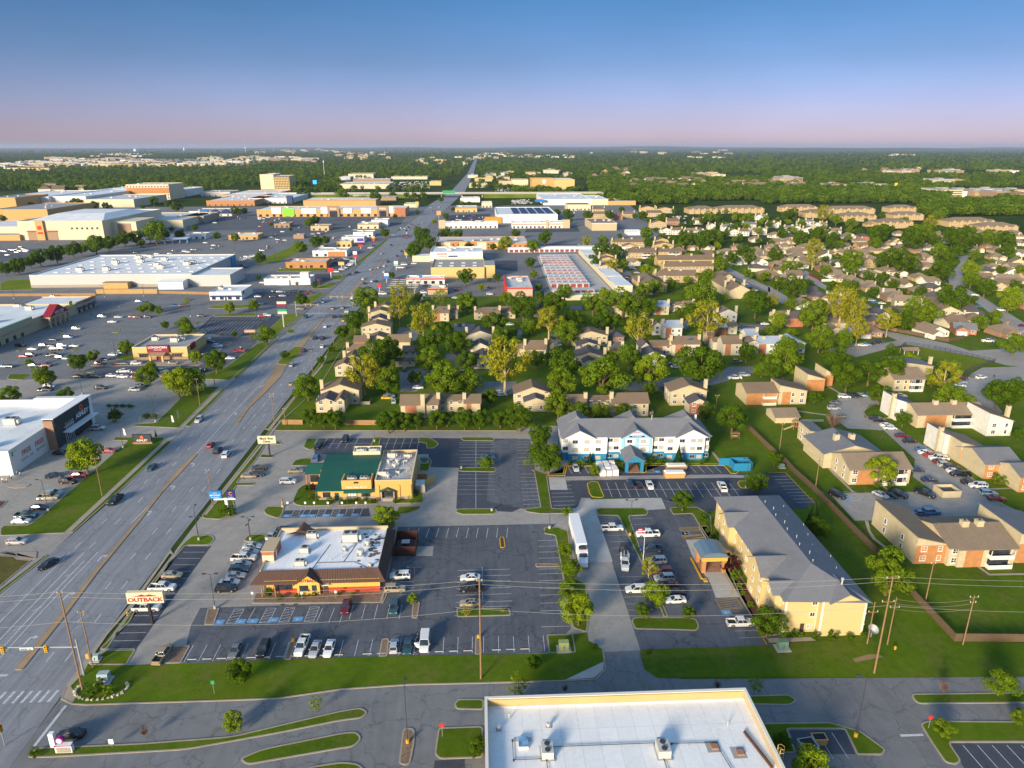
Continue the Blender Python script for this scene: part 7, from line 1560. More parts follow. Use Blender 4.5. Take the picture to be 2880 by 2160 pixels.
o,W=shop('shop','white-roofed shop with bright red west edge by the storage yard','M2',2170,2390,600,6.5,44,plain('salmon_wall',(.55,.38,.30),.8,.06),M_roofw2,units=4); box_part(o,'red_wall',-.8,-.3,0,-.02,44,7.4,M_redp); box_part(o,'red_trim',0,-.14,5.4,W,-.0,6.4,M_redp)
o=thing('canopy_frame','open tan steel frame of an unfinished canopy','frame',at('M2',1130,585)); M_ibeam=plain('tan_steel',(.45,.38,.22),.6,.1)
m=MB()
for k in range(5): m.box(k*5.2,0,5.0,k*5.2+.25,30,5.4); m.box(0,k*7.4,5.0,21,k*7.4+.25,5.35)
m.build('beam_grid',M_ibeam,o)
for x in (3,18):
    for y in (4,15,26): box_part(o,'column',x,y,0,x+.35,y+.35,5.0,M_ibeam)
# storage rows: each row a building with its own red doors
y0,y1=at('M3',350,578)[1],at('M3',225,250)[1]
xa,xb=at('M3',350,578)[0],at('M3',712,575)[0]
M_sdoor=plain('storage_red_door',(.24,.06,.055),.6,.15); dm=cached('sdoor',lambda: MB().box(-1.75,-.06,0,1.75,0,2.5).mesh('door',M_sdoor))
for k,v in enumerate((578,520,493,468,444,418,392,370,348,327,306,287,268)):
    u0=232+(v-255) *.36+8; u1=470+(v-255) *.75
    if v > 400: u1=470+(v-255) *.755
    a,b_=at('M3',u0,v),at('M3',u1,v); W=b_[0] -a[0]
    o=bpy.data.objects.new('storage_row',None); col.objects.link(o); o.location=(a[0],a[1],0)
    m=MB(); m.prism(rect(0,0,W,7),0,2.7); m.build('wall',M_lgrey,o)
    m=MB(); slab(m,(-.2,-.1,2.85),(W+.2,-.1,2.85),(W+.2,3,2.95),(-.2,3,2.95),.1); slab(m,(W+.2,7.1,2.85),(-.2,7.1,2.85),(-.2,3,2.95),(W+.2,3,2.95),.1); m.build('roof',M_roofw2,o)
    n=max(6,int(W/5.4))
    for i in range(n): link('door',dm,o,(W*(i+.5) /n,-.01,.1))
    tag(o,('nearest' if k == 0 else 'farthest' if k == 12 else ordn(k+1) +' nearest') +' row of white storage units with red doors','storage row','rows of storage units')
o=thing('storage_row','long white storage building along the east side of the yard','storage row',(93.5,480,0),0,'rows of storage units'); flat(o,0,0,12,186,4.2,M_cream,M_roofw,.3,.3)
for k in range(5): box_part(o,'roof_step',-.2,k*38,4.2,12.2,k*38+18,4.5,M_roofw)
o=thing('storage_row','long white storage wall across the back of the yard with red doors','storage row',(at('M3',-20,258)[0],676,0),0,'rows of storage units'); flat(o,0,0,118,10,4.5,M_white,M_roofw,.3,.3)
for k in range(24): link('door',dm,o,(3+k*4.8,-.02,.2))
o=thing('storage_row','low cream storage wall across the front of the yard','storage row',(at('M3',385,630)[0],at('M3',385,630)[1],0),0,'rows of storage units'); flat(o,0,0,at('M3',870,610)[0] -at('M3',385,630)[0],8,3.4,M_cream,M_roofw2,.3,.3)
sheet('car_park',pts('M3',(215,245),(560,225),(880,560),(860,620),(360,620)),.024,M_conl)
# highway bridge and embankment
o=thing('highway_bridge','pale concrete highway overpass crossing the long road','bridge',(at('H2',1690,530)[0],1440,0))
m=MB(); m.box(-420,0,6.5,300,24,8.0); m.box(-420,-.4,8.0,300,0,9.1); m.box(-420,24,8.0,300,24.4,9.1); m.build('deck',M_conl,o)
for x in (-60,-20,20,60): box_part(o,'pier',x,8,0,x+2.5,16,6.5,M_conl)
for x0,x1 in ((-420,-62),(64,300)): m=MB(); m.hexa([(x0,-16,0),(x1,-16,0),(x1,40,0),(x0,40,0)],[(x0,-.2,6.45),(x1-6 if x1 < 0 else x1,-.2,6.45),(x1-6 if x1 < 0 else x1,24,6.45),(x0,24,6.45)]); m.build('embankment',M_lawn2,o)
box_part(o,'sign_board',-16,-1.2,8.6,8,-.8,13.6,M_grn)
# water tower, radio mast, far blocks
for t,u,v,h,w in (('H1',1172,133,30,60),('H1',1592,124,40,30)):
    x,y=at(t,u,v+12); o=thing('water_tank','pale water tank on the far ridge' +(', the wider one' if w > 40 else ', the smaller one'),'tank',(x,y,0)); m=MB(); m.tube([(0,0,0),(0,0,h*1.6)],w/2,14); m.tube([(0,0,h*1.6),(0,0,h*1.8)],[w/2,w/5],14); m.build('tank',M_signwh,o)
x,y=at('H1',2123,150); o=thing('water_tower','thin white water tower on the skyline','tower',(x,y,0)); m=MB(); m.tube([(0,0,0),(0,0,60)],3,8); m.tube([(0,0,60),(0,0,70),(0,0,80),(0,0,88)],[4,12,12,3],10); m.build('tower',M_signwh,o)
x,y=at('H2',592,355); o=thing('radio_mast','slim pale radio mast above the woods','mast',(x,y,0)); m=MB(); m.tube([(0,0,0),(0,0,52)],[.9,.4],6); m.box(-1.2,-.6,44,1.2,.6,50); m.build('mast',M_signw,o)
for t,u,v,h,mt,txt in (('H1',1178,470,12,plain('pink_sign',(.6,.04,.25),.5,.1,emit=.15),'pink pylon sign above the far stores'),('H2',513,465,20,plain('cyan_sign',(.02,.35,.75),.5,.1,emit=.2),'bright blue pylon sign before the woods'),('H4',1100,470,15,plain('yellow_board',(.75,.5,.02),.5,.1),'yellow billboard beyond the right-hand wood')):
    x,y=at(t,u,v); o=thing('pylon_sign',txt,'sign',(x,y,0)); box_part(o,'post',-.8,-.8,0,.8,.8,h*.6,M_dark); box_part(o,'board',-h*.22,-1,h*.55,h*.22,1,h,mt)
FARZ=random.Random(21)
def far_block(t,u,v,w,h,D,mt,i):
    x,y=at(t,u,v); s=w*.3255*depth(x,y) /FPX
    o=bpy.data.objects.new('far_building',None); col.objects.link(o); o.location=(x,y,0)
    m=MB(); m.prism(rect(-s/2,0,s/2,D),0,h); m.build('wall',mt,o); m=MB(); m.box(-s/2-.5,-.5,h,s/2+.5,D+.5,h+1.0); m.box(-s*.2,D*.3,h+1,s*.1,D*.6,h+3.5); m.build('roof',M_roofg if i % 4 else M_sh_brown,o)
    if h > 12:
        for k in range(3): box_part(o,'window_band',-s*.46,-.3,h*(.2+k*.27),s*.46,0,h*(.2+k*.27) +h*.1,M_glass)
    enrol(o,{M_cream: 'cream',M_white: 'white',M_or: 'orange',M_gold: 'golden',M_tan: 'tan',M_brn: 'brown'}[mt] +' building speck','in the far wooded plain','building','buildings far across the plain')
sheet('industrial_ground',pts('H1',(-60,250),(-60,310),(430,300),(1300,275),(2260,262),(2260,205),(1300,205),(380,215)),.05,M_conc)
i=0
for t,u0,u1,v0,v1,n,wr,hr in (('H1',0,400,235,310,26,(60,200),(9,14)),('H1',380,1300,205,275,60,(60,220),(9,15)),('H1',1000,1900,240,275,30,(60,200),(9,14)),('H1',1750,2212,190,245,26,(30,110),(9,16)),('H1',800,1350,160,185,16,(30,90),(8,14)),
                                     ('H2',0,480,190,240,16,(60,200),(9,14)),('H2',700,1150,150,215,22,(25,70),(9,18)),('H2',0,760,122,160,20,(20,60),(10,30)),('H2',1350,1850,195,260,14,(30,80),(8,12)),('H2',1900,2212,140,215,16,(25,70),(8,16)),('H2',1830,2212,340,400,8,(40,90),(8,12)),
                                     ('H3',0,560,170,200,14,(25,70),(8,16)),('H3',600,1900,112,165,16,(25,80),(10,26)),('H3',1550,1820,188,200,6,(40,70),(8,10)),('H3',120,500,320,360,8,(50,110),(8,12)),('H3',1640,1800,345,370,3,(80,140),(9,12)),('H4',0,260,395,425,5,(80,200),(10,13)),('H4',980,1400,320,345,7,(50,120),(9,12)),('H4',1450,2212,325,345,7,(50,130),(9,14)),('H4',570,1040,450,470,3,(120,200),(9,12)),('H4',1460,1670,425,440,2,(120,190),(12,16)),('H4',1560,2212,500,570,9,(100,260),(10,16)),('H4',980,1240,170,185,4,(40,90),(8,12))):
    for k in range(n):
        far_block(t,FARZ.uniform(u0,u1),FARZ.uniform(v0,v1),FARZ.uniform(*wr),FARZ.uniform(*hr),FARZ.uniform(25,70),FARZ.choice((M_cream,M_white,M_tan,M_cream,M_gold,M_tan,M_brn)),i); i += 1
# roofs of houses in the far wood
for t,u0,u1,v0,v1,n in (('H3',1000,1700,400,470,26),('H3',700,1000,300,380,8),('H4',0,300,420,480,8),('H1',280,810,465,495,9),('H4',780,1330,300,330,8),('H3',1850,2212,430,480,8)):
    for k in range(n):
        x,y=at(t,FARZ.uniform(u0,u1),FARZ.uniform(v0,v1)); o=bpy.data.objects.new('house',None); col.objects.link(o); o.location=(x,y,0); o.rotation_euler=(0,0,FARZ.uniform(-.4,.4)); o.scale=(1.5,1.5,1.7)
        unit(o,-8,-6,8,12,4.5,3.6,FARZ.choice('hyx'),WALLS[FARZ.choice('ctbw')],ROOFS[FARZ.choice('bttb')],'',False); enrol(o,'brown-roofed house','scattered in the far wood','house','houses in the far wood')
# ------------------------------------------------------------------ trees
LEAF={'D': leaf('leaf_dark_green',(.076,.142,.008)),'G': leaf('leaf_green',(.130,.210,.011)),'L': leaf('leaf_bright_green',(.195,.28,.013)),'Y': leaf('leaf_yellow_green',(.29,.30,.02),.3),'A': leaf('leaf_dark_red',(.055,.012,.016)),'C': leaf('leaf_conifer',(.022,.055,.014))}
M_bark=plain('bark',(.16,.105,.065),.95,.3,1.2); M_barkp=plain('pale_bark',(.45,.34,.19),.9,.2,1.2); M_twig=plain('twig',(.17,.11,.085),.95,.2)
def crown_mesh(seed,kind,mat,n,leafs,dens=1.0):
    r=random.Random(seed); m=MB(); lobes=[]
    if kind == 'cone':
        for i in range(n):
            z=r.random() ** 1.4; a=r.uniform(0,6.283); q=(1-z) *.5*r.uniform(.75,1.05); c=Vector((q*math.cos(a),q*math.sin(a),.08+z*.9)); nn=Vector((math.cos(a),math.sin(a),.3)); quad(m,c,nn,leafs*r.uniform(.7,1.3),r)
    else:
        top,bot=1.0,(.14 if kind == 'round' else .05 if kind == 'bush' else .22); cz,hz=(top+bot) /2,(top-bot) /2; k={'round': 15,'sparse': 24,'bush': 10,'wide': 22}.get(kind,18)
        for i in range(k):
            z=1-2*(i+.5) /k; a=i*2.39996+r.uniform(-.4,.4); q=math.sqrt(max(0,1-z*z)); f=r.uniform(.46,.90) if kind != 'sparse' else r.uniform(.45,.95)
            lobes.append((Vector((q*math.cos(a) *f*.5,q*math.sin(a) *f*.5,cz+z*f*hz)),r.uniform(.22,.44) *(.75 if kind == 'sparse' else 1)))
        for i in range(n):
            c,lr=lobes[r.randrange(len(lobes))]; d=Vector((r.gauss(0,1),r.gauss(0,1),r.gauss(.25,1))).normalized(); rr=lr*(r.uniform(.75,1.05) if kind != 'sparse' else r.uniform(.3,1.1))
            p=c+Vector((d.x*rr*.5,d.y*rr*.5,d.z*rr*hz)); nn=(d+Vector((r.gauss(0,.45),r.gauss(0,.45),r.gauss(.2,.45)))).normalized()
            quad(m,p,nn,leafs*r.uniform(.6,1.35),r)
    return m.mesh('crown',mat)
def quad(m,c,nn,s,r):
    t=nn.cross(Vector((r.gauss(0,1),r.gauss(0,1),r.gauss(0,1)))).normalized(); b=nn.cross(t); s2=s*r.uniform(.55,.9)
    m.face([tuple(c+t*s),tuple(c+b*s2),tuple(c-t*s),tuple(c-b*s2)])
def trunk_mesh(seed,mat,limbs=5,th=.3,rad_=.028,top=.75):
    r=random.Random(seed); m=MB(); m.tube([(0,0,-.02),(r.uniform(-.01,.01),0,th),(r.uniform(-.03,.03),r.uniform(-.03,.03),top)],[rad_*1.35,rad_,rad_*.3],7)
    for i in range(limbs):
        a=i*6.283/limbs+r.uniform(-.4,.4); z=th*r.uniform(.75,1.5); l=r.uniform(.22,.38); m.tube([(0,0,z),(l*.5*math.cos(a),l*.5*math.sin(a),z+l*.55),(l*math.cos(a),l*math.sin(a),z+l*1.0)],[rad_*.55,rad_*.35,rad_*.12],5)
    return m.mesh('trunk',mat)
PROTO={}
for ch in 'DGL': PROTO[ch] =[(crown_mesh(s*17+ord(ch),'round',LEAF[ch],4600,.026),trunk_mesh(s,M_bark)) for s in range(4)]
PROTO['Y'] =[(crown_mesh(s*31+5,'sparse',LEAF['Y'],3600,.021),trunk_mesh(s+9,M_barkp,8,.34,.024,.85)) for s in range(3)]
PROTO['S'] =[(crown_mesh(s*31+8,'sparse',LEAF['L'],1100,.024),trunk_mesh(s+19,M_bark,7,.3,.014,.8)) for s in range(2)]
PROTO['A'] =[(crown_mesh(71,'bush',LEAF['A'],900,.04),trunk_mesh(7,M_bark,4,.15))]
PROTO['C'] =[(crown_mesh(72,'cone',LEAF['C'],1100,.045),trunk_mesh(8,M_bark,0,.1))]
PROTO['b'] =[(crown_mesh(80+s,'bush',LEAF[c],700,.05),trunk_mesh(8,M_bark,4,.12,.02,.4)) for s,c in enumerate('DGD')]
def bare_mesh(seed):
    r=random.Random(seed); m=MB()
    for i in range(150):
        a=r.uniform(0,6.283); z=r.uniform(.3,.55); q=r.uniform(.1,.48); e=z+r.uniform(.15,.5); c=(q*math.cos(a),q*math.sin(a),min(1,e)); m.tube([(c[0] *.15,c[1] *.15,z),(c[0] *.6,c[1] *.6,(z+c[2]) /2+.04),c],[.008,.006,.003],3,cap=False)
    return m.mesh('crown',M_twig)
PROTO['B'] =[(bare_mesh(3),trunk_mesh(5,M_twig,6,.28,.016,.6))]
TD={'D': 'dark green tree','G': 'mid green tree','L': 'bright green tree','Y': 'yellow-green sycamore-like tree','S': 'thin young tree','A': 'dark red shrub','C': 'small pointed conifer','B': 'bare twiggy tree','b': 'clipped round shrub'}
TN={'A': 'shrub','b': 'shrub','C': 'conifer'}; RAT={'D': .98,'G': 1.0,'L': 1.05,'Y': 1.12,'S': 1.25,'A': 1.1,'C': 2.1,'B': 1.25,'b': .85}
TREEXY=[]
def tree_at(x,y,W,H,k,zone,group,z=0.0):
    cm,tm=R.choice(PROTO[k]); o=bpy.data.objects.new({'A': 'shrub','b': 'shrub','C': 'conifer_tree','B': 'bare_tree'}.get(k,'tree'),None); col.objects.link(o)
    o.location=(x,y,z); o.rotation_euler=(0,0,R.uniform(0,6.283)); o.scale=(W,W*R.uniform(.92,1.08),H); o.empty_display_size=.2
    link('trunk',tm,o); link('crown',cm,o); TREEXY.append((x,y,W/2)); enrol(o,TD[k],zone,TN.get(k,'tree'),group); return o
def trees(t,zone,group,data):
    ox,oy,sw=SHEET[t]; s=sw/2212
    for tok in data.split():
        u,v,rest=tok.split(','); w,k=float(rest[:-1]),rest[-1]; z=3.0
        for _ in range(4):
            x,y=at(t,float(u),float(v),z); W=(1.25 if k == 'Y' else 1.1) *w*s*depth(x,y,z) /FPX; H=W*RAT[k]; z=H*.56
        tree_at(x,y,W,H,k,zone,group)
TC='in the townhouse courts'; TCG='trees of the townhouse courts'
trees('M2',TC+' by the main road',TCG,'955,610,220G 850,800,180D 745,900,130D 440,1370,215G 352,1430,85D 560,1145,70D 650,1050,65D 1235,720,165Y 1250,590,170Y 1440,800,240Y 1630,880,165D 1135,1060,260D 1020,1150,300D 930,1255,260Y 1125,1310,225G 1490,1010,230D 1735,1000,230D 1490,1140,220G 1375,1290,130D 1620,1300,300G 1830,1310,240G 2150,1165,360Y 1830,1150,200D 2110,940,170G 2060,830,220D 1825,640,170G 2170,610,120G 1590,600,150S 1395,600,90D')
trees('M3',TC+' right of the diner',TCG,'100,680,225D 320,810,205Y 350,650,230D 150,850,145G 510,790,180D 490,900,220G 700,650,190G 805,580,125L 960,640,230G 770,700,150G 770,800,160D 885,795,150D 1050,710,125D 1170,680,155D 1090,880,235Y 1560,720,180D 1460,745,115D 1690,800,270Y 1640,555,235G 1380,490,105D 1512,450,68L 1230,510,140G 1130,540,150G 1015,1110,220G 1190,1220,280L 790,1270,360G 440,1340,270G 450,1190,300D 210,1130,160G 30,990,110G 1630,1180,380D 2030,1070,165D 2140,1115,80D 2160,1220,130G 1190,1390,125D 2110,660,215D 2050,600,120G')
trees('M3','around the storage rows and tan flats','trees by the storage rows','450,550,135G 190,405,80G 230,510,65G 240,580,85D 160,300,95D 180,150,105G 280,85,125D 30,50,80D 770,190,145D 900,200,130D 730,300,85D 700,265,75D 870,320,95Y 960,325,100D 1170,370,115L 1180,125,100D 1500,110,130D 1560,80,100D 1640,120,125D 1700,60,100D 1400,110,90D 1160,45,110G 1300,85,90D 1760,40,70D 1800,330,125G 1690,420,145G 640,120,85Y 790,110,85G 1900,265,115D 1990,195,105D 2040,255,105D 2040,400,90G 2170,425,80G')
trees('M4','in the suburb gardens','trees of the suburb','280,100,120D 400,170,130Y 390,280,110Y 180,345,125G 60,230,130D 490,370,105G 720,280,200G 725,375,105G 1030,270,190D 1180,290,215D 1112,410,48D 990,430,105D 1080,490,100D 870,420,90D 560,512,120D 230,510,190D 90,480,115D 200,655,105G 30,640,110Y 1330,720,255G 1170,810,170D 1600,610,265D 1325,550,105D 1490,375,175D 1530,275,170D 1620,215,115D 1480,185,125G 1690,105,215D 1760,440,145G 1750,350,145L 1880,510,165D 1790,235,105G 1840,815,130G 2090,620,195L 2130,1000,195G 2150,510,115D 2060,125,145D 1910,95,125D 2080,200,100D 460,50,135D 560,95,110D 540,155,105D 590,262,90D 960,50,190D 1250,90,220D 1340,35,170G 930,130,105G 2170,365,90G 2010,365,85D 1430,110,100D 1560,40,110D')
trees('M4','along the right edge of the townhouse courts',TCG,'640,660,270Y 740,730,215Y 780,880,185Y 1040,820,170Y 400,740,245G 450,950,225G 650,960,165G 90,800,145L 170,1030,205G 150,1140,280G 60,1220,190D')
trees('M4','beside the brick apartments and dog run','trees of the brick apartments','600,1135,205D 690,1270,265D 880,1240,220D 1060,1210,260D 970,1430,180D 1530,1290,240Y 1420,1310,110L 1600,1475,265G 2000,1420,260D 2110,1440,180D 2160,1360,120D')
trees('R2','beside the brick apartments and dog run','trees of the brick apartments','970,730,240L 565,320,160B 1170,300,130D 2170,430,105D 60,640,125D 400,1110,125C 430,1240,175D')
trees('T3','beside the brick apartments and dog run','trees of the brick apartments','1340,300,285G')
trees('R1','around the white and blue hotel','trees around the white hotel','70,290,220D 400,190,210G 600,235,170D 765,235,160G 960,240,150D 240,440,210D 235,570,200D 320,650,240D 1680,235,160D 1910,290,250D 715,740,95G 1480,1000,180D 2115,850,180D 1440,608,85C 675,630,50C 435,590,48C 120,680,60S')
trees('T2','around the steakhouse car park and hotel lanes','trees around the car parks','1455,150,95G 1490,270,125G 1460,400,115G 1540,530,210L 1995,265,105Y 2045,430,160L 1955,550,100D 460,465,65L 810,552,50Y 1046,546,28Y 1250,880,105D')
trees('T3','around the cream hotel','trees around the cream hotel','555,620,200D 310,225,115A 40,560,100D')
trees('T1','on the front lawn and service road islands','trees by the service road','1507,1265,125L 2045,1150,95S 935,1330,78B 1550,940,170D')
trees('T2','on the front lawn and service road islands','trees by the service road','1150,1035,140S 1450,1050,60B')
trees('T3','on the front lawn and service road islands','trees by the service road','470,1025,110S 228,1030,68B 1695,1040,88B 2065,1005,185G 1695,1310,125G 2185,1230,115G 850,1560,250L 640,1390,110D')
trees('T5','between diner and steakhouse','trees around the car parks','1125,835,200L 1990,370,115G 1345,690,80S')
trees('T4','on the verge of the furniture store','trees by the furniture store','725,865,300L 380,180,190G 80,335,155G 550,345,135D')
trees('M1','around the yellow steakhouse and store lots','trees of the store lots','1530,1320,250L 1640,1310,240G 1860,1145,200D 1260,1275,160G 1300,1205,115G 1085,1030,125G 670,1160,160D 795,1110,105G 250,1165,65G 1690,1110,115L 1610,880,125G 1590,825,115G 1425,840,72D 1220,700,68G 1290,690,95G 1370,715,72G 1980,690,105L 2195,670,90G 2025,920,52D 1610,640,70S 1915,920,40B')
trees('M2','on the road verges','trees on the road verges','245,1100,75D 75,920,165G 520,120,115D 600,105,80D 385,170,115G 30,260,100D 20,430,50D 400,620,110D 355,485,50B 505,500,50D 1810,420,140D 1370,180,155D 1430,60,150D 1490,130,125D 1350,215,110D 1640,55,110D 1740,60,100D 1830,155,62D 2050,165,62D 2150,130,115L 1945,515,62L 2080,430,70D 2015,455,40D 1170,410,60D 545,465,60B')
trees('M1','in the belt before the mall','trees before the mall','480,220,155D 620,190,125D 340,250,145D 260,290,105D 150,325,145D 40,350,120D 820,140,170G 930,130,125D 1000,120,90D 1070,92,125D 1170,82,115G 1340,25,190G 1425,70,88D 1550,60,88D 1870,72,68D 2030,82,78G 700,180,100D 1220,132,58G 60,20,0D'.replace(' 60,20,0D',''))
trees('FF','in the hedge behind the diner drive','hedge trees behind the diner','470,530,155D 580,550,140D 680,545,170D 1140,560,200D 1280,560,170D 1390,560,150D 1560,545,165D 1650,540,140D 1800,545,180D 1930,545,165D 2110,550,145D 2210,530,150D')
trees('H1','among the far stores','trees among the far stores','590,600,68D 660,590,105D 705,602,70D 815,605,78D 910,605,58D 945,625,58D 280,605,54D 25,720,60D 1325,572,78D 1450,597,58D 1520,620,85D 2040,655,78D 2110,655,60D 780,700,68G 860,675,40L 480,700,58D 1680,800,55D 1480,810,45D 700,640,40D 1230,620,40D')
trees('H2','among the far stores','trees among the far stores','745,500,95G 600,470,70D 510,738,88D 455,755,78G 1030,532,105D 1180,512,50D 1300,517,50D 1370,522,58D 1450,522,68D 1390,667,44D 1110,842,85D 440,500,70D 375,510,60D 1640,700,60D 1540,745,45L 1700,640,40D 1600,555,50D 130,770,35D 300,815,35D 1780,590,45D 1840,590,40D 1200,700,40D')
trees('H3','among the far flats','trees among the far flats','845,690,88D 1130,695,88D 950,645,60D 1310,718,88D 660,692,88D 490,685,98D 390,667,68D 1780,722,58D 1710,700,88G 2030,722,105G 1960,790,85D 1760,832,68D 1480,852,80D 1190,740,70D 1060,700,50D 1640,740,60D 500,740,50D 1530,640,50L 1240,820,50D 930,870,45D 1850,660,50G 1930,690,60G 2160,740,60G 1400,660,50D')
trees('H4','among the far flats','trees among the far flats','480,680,120Y 210,670,90D 150,690,80D 590,730,90G 720,760,100G 290,760,70G 190,815,45D 780,830,70D 890,830,90D 1000,845,160D 990,700,45D 1400,760,110Y 1460,700,110G 430,850,120D 280,880,120D 580,870,80D 1720,810,70D 2040,795,60D 1240,800,40D 700,690,60D 1300,850,120G 1600,880,150D 1750,900,140D 1900,880,150G 2050,880,130D 1430,820,80D')
SH='clipped shrub bed'
trees('T5','at the foot of the steakhouse front','shrubs at the steakhouse','105,1488,88b 205,1532,56b 358,1520,56b 500,1508,48b 830,1505,40b 715,1500,40b 420,1530,36b')
trees('T5','in the diner flower beds','shrubs at the diner','480,665,62b 535,670,52b 490,580,66A 640,695,70b 740,705,60b 870,685,36b 940,685,36b 1010,700,60b 1385,620,50b 1205,700,50b 430,590,70b 800,705,50b')
trees('T3','along the cream hotel walls','shrubs at the cream hotel','725,690,52b 765,700,40b 868,708,58b 972,705,72b 1082,715,52b 1170,700,40b 195,68,48b 370,380,46b 440,505,46b 340,310,70b 310,240,50b 165,25,30b 390,430,36b')
trees('R1','along the white hotel front','shrubs at the white hotel','1190,655,90b 1290,665,70b 940,715,60b 1135,720,50b 1650,670,60b 590,680,70b 510,680,50b 480,1095,90b 1690,1205,60b 1735,1320,60b 1690,1265,46b 1640,1150,80b')
trees('T1','round the stone bed at the road corner','shrubs at the road corner','610,1055,90b 700,1060,80b 640,1010,60b 225,1460,70b')
trees('T2','by the drive and store corner','shrubs by the service road','1640,778,50b 1620,770,36b 1990,812,36b 885,1400,110b 880,1450,90b')
trees('T4','in the furniture store beds','shrubs at the furniture store','965,478,26C 992,472,26C 1018,482,26C 990,512,120b 1260,520,60b 1330,520,60b 940,432,40b 1000,432,40b 1060,432,40b 1120,432,40b 690,668,36b 1945,1330,110b 2000,1350,90b')
trees('R2','beside the brick apartment walls','shrubs at the brick apartments','950,870,70b 1065,872,66b 400,110,130b 2000,820,110b 640,640,0b'.replace(' 640,640,0b',''))
# the wood that covers the plain
def far_crown(seed,ch):
    return crown_mesh(seed,'round',LEAF[ch],230,.085)
FARM=[bpy.data.objects.new('wood_crown',far_crown(200+i,'DDGDDG'[i])) for i in range(6)]
fr=random.Random(99); P_=[]
BLOCK=[(o.location.x,o.location.y) for o,d,z in ROSTER if o.name.startswith(('far_building',))]
def clear(x,y):
    if road_x(y,1) -12 < x < road_x(y,2) +12: return False
    if 1415 < y < 1490 and -480 < x < 330: return False
    if 1200 < y < 1420 and -700 < x < 250: return fr.random() < .06
    return True
def wood(t,u0,v0,u1,v1,n,keep=()):
    for i in range(n):
        u,v=fr.uniform(u0,u1),v0+(v1-v0) *fr.random()
        if any(a <= u <= c and b <= v <= d for a,b,c,d in keep): continue
        x,y=at(t,u,v)
        if y < 26000 and clear(x,y): P_.append((x,y,fr.uniform(9,15) *(1+max(0,y-2500) /9000),fr.uniform(.75,1.1)))
K1=((0,238,430,320),(380,212,1900,275),(1750,195,2212,245),(560,360,650,372))
wood('H1',-60,110,2260,200,900); wood('H1',-60,200,2260,280,260); wood('H1',-60,278,2260,490,2600,((1980,350,2212,365),(1200,440,2260,500),(0,480,280,500)))
wood('H1',1600,440,2000,520,60,((1740,470,1990,530),))
wood('H2',-60,118,2260,200,1000); wood('H2',-60,200,2260,350,2200,((0,180,480,235),)); wood('H2',300,340,720,480,260,((470,380,560,470),)); wood('H2',700,340,1690,380,120); wood('H2',1800,340,2260,480,90)
wood('H2',330,470,1500,500,60)
wood('H3',-60,110,2260,200,1000); wood('H3',-60,200,2260,390,2600,((120,330,500,365),(1640,335,2212,385))); wood('H3',560,380,2260,480,1300,((380,380,660,500),)); wood('H3',680,470,2260,600,1800,((0,560,840,620),(1520,570,2212,680))); wood('H3',0,480,600,515,90)
wood('H4',-60,95,2260,200,1000); wood('H4',-60,200,2260,460,3000,((0,370,310,430),(560,430,1130,475),(1450,395,1680,440),(1620,310,1870,345),(1000,315,1400,345))); wood('H4',-60,460,1560,595,1500); wood('H4',1300,540,2260,700,900,((1560,490,1950,580),(2080,480,2260,560))); wood('H4',1400,640,1560,720,60); wood('H4',1930,520,2110,690,120)
TALL=fr
groups=[[] for _ in range(6)]
for p in P_: groups[fr.randrange(6)].append(p)
def scatter(name,proto,ptl,label):
    me=bpy.data.meshes.new(name); me.from_pydata([(x,y,0) for x,y,w,h in ptl],[],[])
    for an,vals in (('wid',[p[2] for p in ptl]),('hgt',[p[2] *p[3] for p in ptl]),('turn',[fr.uniform(0,6.283) for p in ptl])):
        a=me.attributes.new(an,'FLOAT','POINT'); a.data.foreach_set('value',vals)
    o=link(name,me); o['kind'] ='stuff'; o['label'] =label
    ng=bpy.data.node_groups.new(name,'GeometryNodeTree'); ng.interface.new_socket('Geometry',in_out='INPUT',socket_type='NodeSocketGeometry'); ng.interface.new_socket('Geometry',in_out='OUTPUT',socket_type='NodeSocketGeometry')
    N=ng.nodes; gi,go=N.new('NodeGroupInput'),N.new('NodeGroupOutput'); ip=N.new('GeometryNodeInstanceOnPoints'); oi=N.new('GeometryNodeObjectInfo'); oi.inputs['Object'].default_value=proto
    def attr(nm): a=N.new('GeometryNodeInputNamedAttribute'); a.data_type='FLOAT'; a.inputs['Name'].default_value=nm; return a.outputs[0]
    cs,cr=N.new('ShaderNodeCombineXYZ'),N.new('ShaderNodeCombineXYZ'); w_=attr('wid')
    ng.links.new(w_,cs.inputs[0]); ng.links.new(w_,cs.inputs[1]); ng.links.new(attr('hgt'),cs.inputs[2]); ng.links.new(attr('turn'),cr.inputs[2])
    ng.links.new(gi.outputs[0],ip.inputs['Points']); ng.links.new(oi.outputs['Geometry'],ip.inputs['Instance']); ng.links.new(cr.outputs[0],ip.inputs['Rotation']); ng.links.new(cs.outputs[0],ip.inputs['Scale']); ng.links.new(ip.outputs[0],go.inputs[0])
    md=o.modifiers.new('scatter','NODES'); md.node_group=ng; return o
for i in range(6): scatter('wood',FARM[i],groups[i],'dense green woodland covering the far plain')
